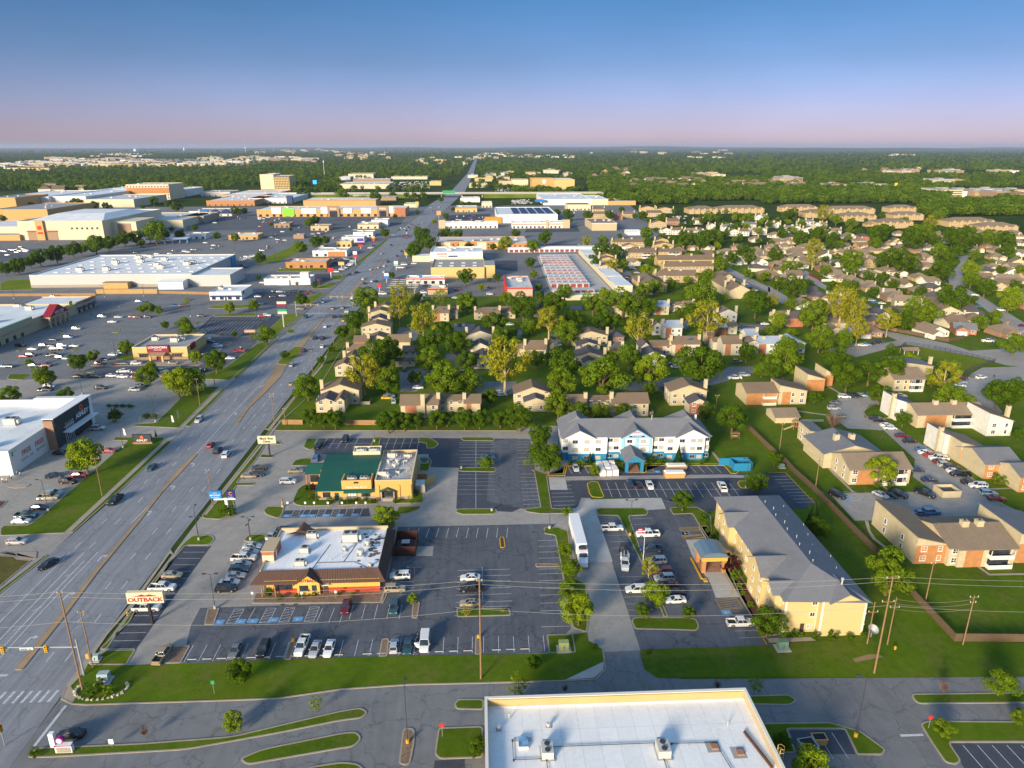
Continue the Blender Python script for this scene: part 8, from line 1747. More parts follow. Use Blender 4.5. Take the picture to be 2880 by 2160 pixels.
# garden trees between the houses, past counting
fill=[]
def gardens(x0,y0,x1,y1,n,w0,w1):
    c=0
    for _ in range(n*12):
        x,y=fr.uniform(x0,x1),fr.uniform(y0,y1)
        if not any(paved(x+i,y+j) for i,j in ((0,0),(3,0),(-3,0),(0,3),(0,-5))) and all((x-a) ** 2+(y-b) ** 2 > (r+3.2) ** 2 for a,b,r in UNITS) and all((x-a) ** 2+(y-b) ** 2 > (r*.8+3) ** 2 for a,b,r in TREEXY) and all((x-a) ** 2+(y-b) ** 2 > 36 for a,b in CARXY):
            w=fr.uniform(w0,w1); fill.append((x,y,w,fr.uniform(.85,1.15))); TREEXY.append((x,y,w/2)); c += 1
            if c >= n: break
CARXY=[(o.location.x,o.location.y) for o,d,z in ROSTER if o.name.startswith(('parked','pickup','hatch','passenger'))]
gardens(-58,246,95,440,16,5,8); gardens(100,300,330,640,60,4,7); gardens(150,640,560,1000,110,6,10); gardens(250,420,480,640,30,5,9)
for i in range(4): scatter('garden_trees',bpy.data.objects.new('garden_crown',PROTO['DGLD'[i]][i % 4][0]),fill[i::4],'leafy garden trees filling the gaps between the houses')
# hills on the skyline
hm,hnt,hb=nodes('far_hills'); hnt.links.new(ramp(hnt,noise(hnt,.002,5,.7,pos(hnt)),[(.35,(.018,.04,.014)),(.65,(.06,.075,.04))]),hb.inputs['Base Color']); hb.inputs['Roughness'].default_value=1
for y0,hh,sd_ in ((14000,26,1),(19000,55,2),(26000,95,3)):
    m=MB(); r_=random.Random(sd_); n=90; xs=[-1.05*y0+2.1*y0*i/n for i in range(n+1)]; ph=[r_.uniform(0,6) for _ in range(4)]
    zs=[hh*(.55+.25*math.sin(i*.13+ph[0]) +.15*math.sin(i*.31+ph[1]) +.1*math.sin(i*.9+ph[2])) *(1.0+.5*max(0,(i-45) /45)) for i in range(n+1)]
    for i in range(n):
        m.face([(xs[i],y0-1500,-1),(xs[i+1],y0-1500,-1),(xs[i+1],y0,zs[i+1]),(xs[i],y0,zs[i])]); m.face([(xs[i],y0,zs[i]),(xs[i+1],y0,zs[i+1]),(xs[i+1],y0+3000,-1),(xs[i],y0+3000,-1)])
    struct(m.build('hills',hm),'low blue hills along the skyline')
# ------------------------------------------------------------------ poles, wires, signs, fences, small things
def zof(x,y,t,v):
    oy,sw=SHEET[t][1],SHEET[t][2]; Y=oy+v*sw/2212; lo,hi=0.0,60.0
    for _ in range(40):
        k=(lo+hi) /2
        if scr(x,y,k)[1] > Y: lo=k
        else: hi=k
    return lo
def pole(name,t,u,v,vt,r,mat,desc,zone,cat,arm=None,lamp=None,foot=False,h=None):
    x,y=at(t,u,v); h=h or zof(x,y,t,vt); o=bpy.data.objects.new(name,None); col.objects.link(o); o.location=(x,y,.02); o.empty_display_size=.2
    m=MB(); m.tube([(0,0,0),(0,0,h)],[r,r*.62],7); m.build('shaft',mat,o)
    if foot: m=MB(); m.tube([(0,0,0),(0,0,.8)],.32,8); m.build('footing',M_kerby if foot == 2 else M_conl,o)
    if arm:
        for z,l in arm: m=MB(); m.box(-l,-.06,h-z-.06,l,.06,h-z+.06); m.build('crossarm',M_wood,o)
        for z,l in arm:
            for s in (-1,1): m=MB(); m.tube([(s*l*.9,0,h-z),(s*l*.9,0,h-z+.35)],.06,5); m.build('insulator',M_signw,o)
    if lamp:
        for a in lamp:
            dx,dy=math.cos(rad(a)),math.sin(rad(a)); m=MB(); m.tube([(0,0,h-.1),(dx*1.0,dy*1.0,h+.05)],.05,5); m.build('bracket',mat,o)
            m=MB(); m.box(-.35,-.2,0,.35,.2,.16); l=m.build('lamp_head',mat,o); l.location=(dx*1.3,dy*1.3,h); l.rotation_euler=(0,0,rad(a))
    enrol(o,desc,zone,cat,{'light pole': 'car park light poles','utility pole': 'utility poles'}[cat]); return o,h
UP=[]
for t,u,v,vt,r,arm in (('T1',535,1060,425,.19,((.3,.5),)),('T2',905,990,345,.19,((.3,.5),)),('T3',1240,955,325,.19,((.4,1.2),(5.4,1.2)))): UP.append(pole('utility_pole',t,u,v,vt,r,M_wood,'very tall wooden utility pole','on the lawn beside the service road','utility pole',arm))
for t,u,v,vt,arm,z in (('T1',603,915,545,((.5,.6),),'at the junction with the traffic signal'),('T3',1815,770,450,((.4,.9),(1.6,.6)),'by the bent wooden fence'),('T3',1570,500,235,((.3,.5),),'by the bent wooden fence'),('T3',1195,765,490,((2.4,1.0),),'behind the cream hotel corner'),('T3',1325,770,460,((2.4,1.0),),'behind the cream hotel corner'),
                            ('T4',885,1220,880,((.4,1.2),),'on the furniture store verge'),('T4',1730,440,200,((.3,.5),),'on the furniture store verge'),('T4',1838,1298,985,((.3,.5),),'beside the two blue hotel signs'),('M2',488,1250,1060,((.3,.6),),'along the road by the townhouses'),('M2',670,1000,820,((.3,.6),),'along the road by the townhouses'),('FF',160,580,330,((.3,.8),(1.2,.8)),'along the road by the townhouses'),('FF',255,605,455,((.3,.4),),'along the road by the townhouses'),
                            ('R2',95,600,340,((.3,.6),),'on the lawn by the long fence'),('R2',405,930,650,((.3,.5),),'on the lawn by the long fence'),('R1',1762,225,95,((.3,.8),),'behind the white hotel'),('R1',2038,170,100,((.3,.5),),'behind the white hotel'),('M1',1858,1370,1185,((.3,.5),),'on the verge by the yellow steakhouse'),('M4',40,540,420,((.3,.8),),'at the suburb edge'),('M3',1610,180,105,((.3,.8),),'at the suburb edge')):
    pole('utility_pole',t,u,v,vt,.14,M_wood,'wooden utility pole',z,'utility pole',arm)
for t,u,v,vt,lamps,z,ft in (('T3',1120,1365,980,(160,),'on the service road islands',2),('T2',430,1405,1030,(90,),'on the service road islands',2),('T1',1395,535,310,(0,180),'in the steakhouse car park',1),('T1',1902,750,510,(0,180),'in the steakhouse car park',2),('T1',1290,90,-60,(0,180),'in the steakhouse car park',1),('T1',1625,90,-60,(0,180),'in the steakhouse car park',1),('T2',1275,255,40,(0,180),'in the steakhouse car park',0),('T2',485,500,265,(0,180),'in the steakhouse car park',0),('T2',890,725,480,(0,180),'in the steakhouse car park',2),
                                  ('R1',1020,1310,1010,(20,160),'at the hotels',2),('R1',325,1250,1110,(0,180),'at the hotels',1),('R1',2020,900,645,(180,),'at the hotels',1),('T2',2045,360,245,(0,180),'at the hotels',1),('T4',420,1345,1075,(180,),'at the furniture store',1),('T4',1065,800,555,(0,180),'at the furniture store',1),('T4',1345,572,350,(0,180),'at the furniture store',1),('T4',712,335,140,(0,180),'at the furniture store',1),('T5',1775,425,300,(0,180),'behind the diner',1),('FF',1025,745,645,(0,180),'behind the diner',1),('T5',2038,790,640,(0,180),'behind the diner',1),('T4',1708,1540,1315,(90,),'on the drive to the diner',0),('T4',2158,1560,1445,(90,270),'on the drive to the diner',0),
                                  ('M1',545,885,770,(0,180),'in the red-gabled store car park',1),('M1',1000,1115,965,(0,180),'in the red-gabled store car park',1),('M1',592,1192,1055,(0,180),'in the red-gabled store car park',1),('M1',792,780,670,(0,180),'in the red-gabled store car park',1),('M1',1035,688,580,(0,180),'in the red-gabled store car park',1),('M1',1648,770,680,(0,180),'in the red-gabled store car park',1),('M1',1782,910,790,(0,180),'in the red-gabled store car park',1),('M1',208,1010,900,(0,180),'in the red-gabled store car park',1),('M1',1535,940,830,(0,180),'in the red-gabled store car park',1),('M1',2080,1040,950,(0,180),'in the red-gabled store car park',1),('M1',1245,595,490,(0,180),'in the red-gabled store car park',1),('M1',905,600,500,(0,180),'in the red-gabled store car park',1),('M1',120,615,520,(0,180),'in the red-gabled store car park',1),
                                  ('H2',395,890,700,(0,180),'on the mall lots',1),('M2',170,300,190,(0,180),'on the mall lots',1),('M1',1560,220,130,(0,180),'on the mall lots',1),('M1',2032,220,130,(0,180),'on the mall lots',1),('M4',1745,1045,945,(180,),'at the suburb street corner',0)):
    pole('light_pole',t,u,v,vt,.085 if depth(*at(t,u,v)) < 330 else .13,M_dark,'dark car park light pole',z,'light pole',None,lamps,ft)
# wires
def wire(name,label,a,b,sag,r=.03,group='overhead wires',n=12):
    m=MB(); m.tube([tuple(Vector(a).lerp(Vector(b),i/n) -Vector((0,0,sag*4*(i/n) *(1-i/n)))) for i in range(n+1)],r,4,cap=False); o=m.build(name,M_wire); enrol(o,label,'along the service road lawn','wire',group); o['label'] =label; ROSTER.pop(); return o
M_wire=plain('wire',(.30,.29,.25),.5,.1); tops=[(-150,111.5,20.5)] +[(o.location.x,o.location.y,h) for o,h in UP] +[(150,105.5,21)]
SPN=('left of the road junction','over the steakhouse lawn','over the hotel drive','right of the cream hotel')
for i in range(4):
    for k,(dz,dx) in enumerate(((-.1,0),(-1.3,.4),(-6.2,0))):
        a,b_=tops[i],tops[i+1]; wire('overhead_wire',('top','second','low')[k] +' overhead wire ' +SPN[i],(a[0],a[1] +dx,a[2] +dz),(b_[0],b_[1] +dx,b_[2] +dz),1.3+.3*k,.028)
a_,b_=at('T3',1815,770),at('T3',1325,770)
for k,z in enumerate((10.8,9.8,8.6)): wire('service_wire',('upper','middle','lower')[k] +' service wire between the fence pole and hotel poles',(b_[0],b_[1],z),(a_[0],a_[1],z),.8,.02)
# traffic signal
def signal_head(p,x,y,z,rz=0.0,nm='signal_head'):
    m=MB(); m.box(-.28,-.2,-.75,.28,.2,.75); 
    o=m.build(nm,M_sigy,p); o.location=(x,y,z); o.rotation_euler=(0,0,rz)
    for k,c in enumerate(('red','amber','green')):
        q=MB(); q.tube([(0,-.2,.48-k*.48),(0,-.27,.48-k*.48)],.16,8); q.build('lens',plain('lens_' +c,{'red': (.3,.02,.01),'amber': (.3,.16,.01),'green': (.02,.22,.1)}[c],.3,.05),o)
M_sigy=plain('signal_yellow',(.62,.36,.02),.5,.08)
bx_,by_=at('T1',545,965); o=thing('traffic_signal','steel traffic signal with long mast arm and two yellow heads','traffic light',(bx_,by_,0)); hz_=6.4
m=MB(); m.tube([(0,0,0),(0,0,8.2)],[.2,.14],8); m.build('pole',M_steel,o); m=MB(); m.tube([(0,0,hz_),(-20,.3,hz_+.35)],[.14,.07],7); m.build('mast_arm',M_steel,o)
for x in (-5.6,-13.4): signal_head(o,x,-.25,hz_+.05)
box_part(o,'street_name_sign',-10.4,-.15,hz_-.2,-8.0,-.08,hz_+.3,M_signwh); scrawl(o,(-9.3,-.16,hz_+.05),1.9,.28,'S',M_signbk,(6,2))
x,y=at('T1',603,915); o=thing('signal_box','orange-red box strapped to the junction pole','box',(x,y-.3,2.6)); box_part(o,'box',-.5,-.4,0,.5,.1,1.0,M_or); box_part(o,'bracket',-.1,.1,.3,.1,.22,.6,M_steel)
x,y=at('T1',32,1420); o=thing('traffic_signal','single yellow signal head on a post at the left picture edge','traffic light',(x,y,0)); m=MB(); m.tube([(0,0,0),(0,0,4)],.08,6); m.build('pole',M_steel,o); signal_head(o,0,0,3.6,1.2)
for t,u,v,s in (('M2',350,765,1),('M2',838,690,-1)):
    x,y=at(t,u,v); o=thing('traffic_signal','far traffic signal mast on the ' +('left' if s > 0 else 'right') +' of the zebra crossing','traffic light',(x,y,0)); m=MB(); m.tube([(0,0,0),(0,0,9)],.2,6); m.build('pole',M_steel,o); m=MB(); m.tube([(0,0,6.5),(s*14,0,7)],.12,6); m.build('mast_arm',M_steel,o)
    for k in (6,9,13): signal_head(o,s*k,-.2,6.7)
# big signs
M_post=plain('sign_post_dark',(.04,.03,.035),.5,.1); M_sgt=plain('sign_cream',(.72,.62,.40),.5,.04)
o=thing('pylon_sign','cream OUTBACK pylon sign with red lettering on dark post','sign',(-69.7,129.4,0)); box_part(o,'post',-.25,-.25,0,.25,.25,5.2,M_post); box_part(o,'board',-4.0,-.45,5.1,3.4,.45,7.7,M_sgt)
lettering(o,'OUTBACK',1.35,(-.3,-.5,5.95),FS,M_redt,.04,sx=1.1); m=MB(); m.face([(-3.2,-.48,6.75),(2.6,-.48,6.75),(1.6,-.48,7.0),(.6,-.48,7.25),(-.2,-.48,7.0),(-.9,-.48,7.3),(-1.8,-.48,6.95)]); m.build('hill_emblem',M_redt,o)
o=thing('pylon_sign','cream Black Bear Diner pylon sign on dark post','sign',(-68.2,213.9,0)); box_part(o,'post',-.22,-.22,0,.22,.22,4.8,M_post); box_part(o,'board',-3.2,-.35,4.7,2.5,.35,7.2,M_sgt); lettering(o,'Black Bear',1.1,(-.35,-.4,6.45),FS,M_signbk,.03,sx=.95); lettering(o,'Diner',1.1,(-.35,-.4,5.4),FS,M_signbk,.03)
x,y=at('T4',1970,1362); o=thing('pylon_sign','white T-post with blue and navy hotel signs','sign',(x,y,0)); M_bay=plain('sign_blue',(.02,.22,.55),.5,.05); M_com=plain('sign_navy',(.02,.03,.18),.5,.05); M_cor=plain('sign_flame',(.8,.25,.02),.5,.05)
box_part(o,'post',-.35,-.3,0,.35,.3,4.2,M_signwh); box_part(o,'cross_beam',-3.2,-.3,4.2,2.6,.3,4.6,M_signwh); box_part(o,'board',-4.2,-.3,4.65,-1.0,.3,6.8,M_bay); lettering(o,'BAYMONT',.58,(-2.6,-.34,5.65),FS,M_signwh,.02); lettering(o,'BY WYNDHAM',.3,(-2.6,-.34,5.05),FS,M_signwh,.02); box_part(o,'board',.4,-.3,4.65,2.5,.3,6.8,M_com); lettering(o,'C',1.4,(1.45,-.34,6.0),FS,M_cor,.02); lettering(o,'Comfort',.42,(1.45,-.34,4.98),FS,M_signwh,.02)
m=MB(); m.face([(-3.4,-.33,6.15),(-2.6,-.33,6.5),(-1.9,-.33,6.2),(-2.6,-.33,6.28)]); m.build('emblem',M_cor,o)
x,y=at('T4',1238,762); o=thing('monument_sign','dark brick ASHLEY monument sign on the lawn','sign',(x,y,.1)); box_part(o,'base',-3.2,-.5,0,3.2,.5,.7,M_brick2); box_part(o,'board',-3.2,-.4,.7,3.0,.4,3.3,M_char); lettering(o,'ASHLEY',1.05,(0,-.44,1.3),FS,M_signwh,.03); m=MB(); m.face([(-.5,-.43,2.0),(.5,-.43,2.0),(.5,-.43,2.6),(0,-.43,3.05),(-.5,-.43,2.6)]); m.build('emblem',MATS['emblem_flame_orange'],o)
x,y=at('T1',410,1462); o=thing('monument_sign','white monument sign with magenta disc and message board','sign',(x,y,.1)); M_mag=plain('sign_magenta',(.28,.02,.16),.5,.05)
box_part(o,'board',-1.0,-.35,0,1.7,.35,1.6,M_signwh); box_part(o,'tower',-1.6,-.35,1.2,-.8,.35,3.9,M_signwh); box_part(o,'pink_band',-1.02,-.38,1.35,1.72,.38,1.55,M_mag); m=MB(); m.tube([(.0,-.3,2.5),(.0,.3,2.5)],.62,16); m.build('disc',M_mag,o); m=MB(); m.tube([(-.05,-.36,2.45),(-.05,-.31,2.45)],.46,14); m.build('disc_face',M_signwh,o); box_part(o,'stone_face',-.75,-.4,.12,1.5,-.35,1.15,M_stone)
def board_sign(t,u,v,vt,vb,w,mats,label,post=M_steel,txt=None,tm=None):
    x,y=at(t,u,v); zt,zb=zof(x,y,t,vt),zof(x,y,t,vb); o=thing('pylon_sign',label,'sign',(x,y,0)); W=w*SHEET[t][2] /2212*depth(x,y) /FPX; box_part(o,'post',-.3,-.3,0,.3,.3,zb,post)
    for k,mt in enumerate(mats): box_part(o,'panel',-W/2,-.4,zb+(zt-zb) *k/len(mats),W/2,.4,zb+(zt-zb) *(k+1) /len(mats) -.05,mt)
    if txt: lettering(o,txt,W/len(txt) *1.25,(0,-.45,(zt+zb) /2),FS,tm,.03)
M_bone=plain('sign_bone',(.62,.55,.40),.5,.1)
board_sign('M2',242,860,638,745,78,(M_bone,M_grn,M_navy,M_mar,M_bone),'tall tan multi-tenant sign at the zebra crossing'); board_sign('M1',2172,990,880,908,95,(M_brick2,),'brick-red LONGHORN sign by the dark lot',M_dark,'LONGHORN',M_signwh); board_sign('M2',650,440,350,385,48,(M_redp,),'red square sign on white post',M_signwh); board_sign('M2',745,420,296,325,50,(M_gold,),'yellow square sign on tall post'); board_sign('M2',862,325,205,258,34,(M_redp,M_signwh),'red and white sign on tall post by the dealer rows'); board_sign('M2',905,185,145,165,36,(M_redp,),'small red sign before the purple posters'); board_sign('M2',1015,118,75,112,28,(M_redp,M_gold),'red and yellow burger sign'); board_sign('M2',1212,370,290,330,34,(M_teal,M_signwh),'pale teal sign right of the road'); board_sign('M2',1130,475,395,440,38,(M_bluep,M_signwh),'blue and white sign right of the road'); board_sign('M2',1068,550,488,515,30,(M_redp,),'red sign beside the steel frame'); board_sign('M2',1300,265,195,238,28,(M_gold,),'yellow sign by the roadside trees'); board_sign('H2',1580,720,655,690,36,(M_or,),'orange sign far down the road'); board_sign('H2',1392,625,575,610,26,(M_gold,),'yellow sign near the bridge')
for k,(u,v) in enumerate(((1075,712),(1345,725),(1490,597),(1540,552),(1215,600))):
    x,y=at('T4',u,v); o=bpy.data.objects.new('feather_flag',None); col.objects.link(o); o.location=(x,y,.1); m=MB(); m.tube([(0,0,0),(0,0,3.4)],.03,5); m.build('mast',M_steel,o); m=MB(); m.hexa([(0,-.02,1.0),(.75,-.02,.8),(.75,.02,.8),(0,.02,1.0)],[(0,-.02,3.5),(.5,-.02,3.2),(.5,.02,3.2),(0,.02,3.5)]); m.build('banner',M_signwh if k in (0,2) else M_char,o); enrol(o,'white feather flag' if k in (0,2) else 'dark feather flag','on the furniture store lawn','flag','feather flags')
def small_sign(t,u,v,h,mt,w,label,zone,octo=False):
    x,y=at(t,u,v); o=bpy.data.objects.new('road_sign',None); col.objects.link(o); o.location=(x,y,.1); m=MB(); m.tube([(0,0,0),(0,0,h)],.04,5); m.build('post',M_steel,o); m=MB(); m.tube([(0,-.03,h),(0,.03,h)],w,8) if octo else m.box(-w*.8,-.05,h-w,w*.8,-.02,h+w); m.build('plate',mt,o); enrol(o,label,zone,'sign','small road signs')
for u in (278,430,507,625,747,870,950): small_sign('T5',u,775,1.9,M_signwh,.32,'white parking sign','along the diner front')
for u,v in ((1640,478),(1958,478),(2178,470)): small_sign('T1',u,v,1.7,M_signwh,.3,'white parking sign','along the steakhouse front')
small_sign('T2',655,1365,2.4,M_redp,.45,'red stop sign','on the near service road island',True); small_sign('T3',1592,1310,2.2,M_redp,.45,'red stop sign','on the corner island by the dark stalls',True); small_sign('T1',1390,1090,2.6,M_grn,.4,'small green street sign','on the front lawn'); small_sign('T1',728,1435,1.2,M_signwh,.5,'low white notice board','on the long island')
# boxes, hydrants, dish, bins
M_tgr=plain('transformer_green',(.13,.22,.16),.6,.1); M_tgy=plain('transformer_grey',(.32,.40,.42),.6,.1)
for t,u,v,mt,s,label in (('T1',676,1005,M_tgy,1.3,'grey-blue cabinet on pad behind the corner shrubs'),('T2',1441,800,plain('transformer_yellow_green',(.32,.36,.14),.6,.1),1.3,'yellow-green transformer on its kerbed lawn'),('T3',645,795,M_tgr,1.3,'green transformer at the cream hotel corner'),('T5',1455,370,M_tgr,1.2,'grey-green transformer behind the diner kitchen'),('T1',622,870,M_tgy,.9,'grey signal cabinet at the junction'),('R2',120,725,M_tgr,.9,'small green utility box by the long fence')):
    x,y=at(t,u,v); o=thing('utility_cabinet',label,'cabinet',(x,y,.1)); box_part(o,'pad',-1.1*s,-.9*s,0,1.1*s,.9*s,.15,M_conl); m=MB(); m.hexa([(-.75*s,-.5*s,.15),(.75*s,-.5*s,.15),(.75*s,.6*s,.15),(-.75*s,.6*s,.15)],[(-.75*s,-.3*s,1.35*s),(.75*s,-.3*s,1.35*s),(.75*s,.6*s,1.35*s),(-.75*s,.6*s,1.35*s)]); m.build('cabinet',mt,o); box_part(o,'door_seam',-.03,-.52*s,.2,.03,-.44*s,.9*s,M_dark)
for t,u,v,z in (('T3',1375,800,'on the lawn by the tall poles'),('T1',828,578,'on the strip by the pylon sign'),('R2',2018,1055,'at the foot of the winding drive')):
    x,y=at(t,u,v); o=thing('fire_hydrant','yellow fire hydrant ' +z,'hydrant',(x,y,.08)); m=MB(); m.tube([(0,0,0),(0,0,.12),(0,0,.14),(0,0,.7),(0,0,.85)],[.22,.22,.15,.15,.04],8); m.tube([(-.28,0,.5),(.28,0,.5)],.08,6); m.tube([(0,-.28,.45),(0,0,.45)],.1,6); m.build('barrel',M_kerby,o)
x,y=at('T3',1218,720); o=thing('satellite_dish','grey mesh satellite dish beside the cream hotel','dish',(x,y,.1)); m=MB(); m.tube([(0,0,0),(0,0,1.5)],.1,6); m.build('post',M_steel,o); m=MB(); m.tube([(0,.25,1.4),(0,-.1,1.75),(0,-.4,2.2)],[.15,.7,1.05],18,cap=False); m.tube([(0,.2,1.38),(0,-.15,1.72),(0,-.42,2.18)],[.15,.7,1.05],18,cap=False); m.build('dish',M_grey,o)
def bin_(name,t,u,v,mt,label,l,w,h,rz=0,load=None):
    x,y=at(t,u,v); o=thing(name,label,'dumpster',(x,y,.05),rad(rz)); m=MB(); a,b_=l/2,w/2
    m.hexa([(-a*.9,-b_,0),(a*.9,-b_,0),(a*.9,b_,0),(-a*.9,b_,0)],[(-a,-b_,h),(a,-b_,h),(a,b_,h),(-a,b_,h)]); m.build('body',mt,o)
    for k in range(6): box_part(o,'rib',-a+l*(k+.5) /6-.06,-b_-.08,.1,-a+l*(k+.5) /6+.06,-b_,h-.05,mt)
    box_part(o,'rim',-a-.06,-b_-.1,h-.12,a+.06,b_+.06,h+.02,mt)
    m=MB(); m.hexa([(-a+.15,-b_+.12,h+.02),(a-.15,-b_+.12,h+.02),(a-.15,b_-.12,h+.02),(-a+.15,b_-.12,h+.02)],[(-a+.5,-b_+.3,h+(.35 if load else .05)),(a-.4,-b_+.3,h+(.25 if load else .05)),(a-.4,b_-.3,h+(.3 if load else .05)),(-a+.5,b_-.3,h+(.4 if load else .05))]); m.build('load' if load else 'inside',load or M_black,o)
bin_('dumpster','T3',805,1455,M_tgy,'grey dumpster in the bin bay',2.6,2.2,1.6,8); bin_('dumpster','T3',880,1400,M_or,'orange dumpster in the bin bay',2.3,1.5,1.2); bin_('skip','R1',1400,800,M_or,'orange skip heaped with white rubble before the hotel',6.4,2.4,1.5,0,M_signwh); bin_('skip','R1',1415,742,M_brn,'brown skip behind the orange one',6.4,2.4,1.6,0,M_signw)
x0,y0=at('R1',750,792)
M_wrap=plain('shrink_wrap',(.70,.68,.66),.4,.08)
for i in range(3):
    for j in range(4):
        o=thing('wrapped_pallet','x','pallet',(x0+1.0+i*2.0+R.uniform(-.1,.1),y0+j*2.0+R.uniform(-.1,.1),.04),R.uniform(-.05,.05),'wrapped pallets before the hotel'); h=R.uniform(1.5,2.2); box_part(o,'skid',-.85,-.85,0,.85,.85,.15,M_wood); m=MB(); m.hexa([(-.88,-.88,.15),(.88,-.88,.15),(.88,.88,.15),(-.88,.88,.15)],[(-.82,-.8,h),(.84,-.82,h),(.82,.84,h),(-.84,.82,h)]); m.build('wrapped_load',M_wrap,o)
        o['label'] =('front','second','third','rear')[j] +' row ' +('left','middle','right')[i] +' white wrapped pallet in the hotel stack'
x,y=at('R1',1925,470); o=thing('swing_seat','small wooden swing seat on the hotel lawn','bench',(x,y,.05))
for s in (-1,1): m=MB(); m.tube([(s*1.3,-.8,0),(s*1.3,0,2.0),(s*1.3,.8,0)],.07,5); m.build('frame',M_fence,o)
box_part(o,'roof',-1.5,-.7,2.0,1.5,.7,2.1,M_fence); box_part(o,'seat',-1.0,-.3,.5,1.0,.3,.58,M_fence); box_part(o,'backrest',-1.0,.3,.58,1.0,.36,1.1,M_fence)
x,y=at('R2',230,390); o=thing('playground','wooden play tower with yellow slide on the lawn','playground',(x,y,.05))
for px_ in (-.8,.8):
    for py_ in (-.8,.8): box_part(o,'post',px_-.08,py_-.08,0,px_+.08,py_+.08,2.8,M_fence)
box_part(o,'platform',-.9,-.9,1.3,.9,.9,1.42,M_fence); m=MB(); slab(m,(-4.2,-.9,.2),(-4.2,-.2,.2),(-.9,-.2,1.5),(-.9,-.9,1.5),.1); m.build('slide',M_gold,o); m=MB(); m.hexa([(-1.1,-1.1,2.8),(1.1,-1.1,2.8),(1.1,1.1,2.8),(-1.1,1.1,2.8)],[(-.1,-1.1,3.5),(.1,-1.1,3.5),(.1,1.1,3.5),(-.1,1.1,3.5)]); m.build('roof',M_fence,o); m=MB(); m.tube([(.9,0,2.3),(4,0,2.3)],.07,5); m.tube([(4,-1,0),(4,0,2.3),(4,1,0)],.06,5); m.build('swing_beam',M_fence,o)
x,y=at('T2',1955,235); o=thing('flagpole','white flagpole with striped flag at the cream hotel','flagpole',(x,y,.1)); m=MB(); m.tube([(0,0,0),(0,0,9.5)],[.07,.04],6); m.build('pole',M_signwh,o)
for k in range(5): m=MB(); m.hexa([(-1.6,-.03,8.0+k*.24),(0,-.03,8.1+k*.24),(0,.03,8.1+k*.24),(-1.6,.03,8.0+k*.24)],[(-1.6,-.03,8.23+k*.24),(0,-.03,8.33+k*.24),(0,.03,8.33+k*.24),(-1.6,.03,8.23+k*.24)]); m.build('flag_stripe',M_redt if k % 2 == 0 else M_signwh,o)
box_part(o,'flag_canton',-.75,-.05,8.75,-.02,.05,9.3,M_navy)
x,y=at('T5',232,755); o=thing('carved_bear_post','small carved wooden bear on a post before the diner','statue',(x,y,.1)); m=MB(); m.tube([(0,0,0),(0,0,.5)],.4,8); m.build('stump',M_gold,o); m=MB(); m.tube([(0,0,.5),(0,0,.9),(0,0,1.5),(0,-.05,1.85),(0,-.12,2.1),(0,-.15,2.45),(0,-.12,2.62)],[.26,.36,.33,.22,.2,.22,.08],9); m.tube([(-.25,-.05,1.6),(-.5,-.25,1.9),(-.45,-.3,2.3)],.1,6); m.tube([(.25,-.05,1.6),(.45,-.35,1.5)],.1,6); m.tube([(0,-.3,2.35),(0,-.48,2.32)],[.1,.06],6); m.build('bear',M_brn,o)
# wheel stops along the front row
ws=MB().box(-.9,-.08,0,.9,.08,.13).mesh('wheel_stop',M_conl)
for i in range(24):
    x=-57+i*2.83
    if i in (11,20): continue
    o=link('wheel_stop',ws,None,(x,117.4,.033)); enrol(o,'pale concrete wheel stop','along the front lawn edge','wheel stop','wheel stops by the lawn')
rk=MB(); rk.hexa([(-.5,-.4,0),(.5,-.45,0),(.45,.4,0),(-.4,.45,0)],[(-.3,-.25,.45),(.28,-.3,.5),(.3,.25,.4),(-.25,.3,.48)]); rkm=rk.mesh('rock',plain('bed_stone',(.42,.38,.28),.9,.3))
for i in range(22):
    a=rad(150+i*11.5); x,y=at('T1',660,1060); s_=R.uniform(.45,.9); o=link('rock',rkm,None,(x+4.6*math.cos(a),y+2.6*math.sin(a),.08),R.uniform(0,6),(s_,s_,s_)); enrol(o,'pale border stone','round the corner shrub bed','stone','stones round the corner bed')
# fences
def fence_panel(h,mt,key,iron=False):
    def mk():
        m=MB()
        if iron:
            for i in range(12): m.box(i*.2,-.015,0,i*.2+.03,.015,h)
            m.box(0,-.02,.15,2.4,.02,.2); m.box(0,-.02,h-.15,2.4,.02,h-.1)
        else:
            for i in range(12): m.box(i*.2+.006,-.02,.03,i*.2+.194,.012,h+.03*((i*7) % 3-1))
            m.box(0,.012,.4,2.4,.07,.5); m.box(0,.012,h-.4,2.4,.07,h-.3)
        return m.mesh('panel',mt)
    return cached(('fence',key,h),mk)
def fence(label,pl,h,mt,key,iron=False,cat='fence'):
    me=fence_panel(h,mt,key,iron); pm=cached(('post',key,h),lambda: MB().box(-.06,-.06,0,.06,.06,h+.08).mesh('post',mt)); o=thing('fence',label,cat,(*pl[0],.05)); ox,oy=pl[0]
    for a,b_ in zip(pl,pl[1:]):
        a,b_=Vector(a),Vector(b_); L=(b_-a).length; n=max(1,round(L/2.4)); d=(b_-a) /n; ang=math.atan2(d.y,d.x)
        for i in range(n): p=a+d*i; link('panel',me,o,(p.x-ox,p.y-oy,0),ang,(d.length/2.4,1,1)); link('post',pm,o,(p.x-ox,p.y-oy,0),ang)
fence('long brown plank fence bending round the hotel lawn',pts('T3',(2300,752),(1760,748),(1500,470),(1290,220),(1080,10)) +pts('R2',(420,950),(230,780),(120,660),(0,560)) +pts('R1',(2040,390)),1.9,M_fence2,'brown')
fence('short reddish plank fence left of the hedge',pts('FF',(228,598),(405,598)),1.9,M_fence,'red'); fence('reddish plank fence with gap between the hedge trees',pts('FF',(772,602),(1040,602)),1.9,M_fence,'red')
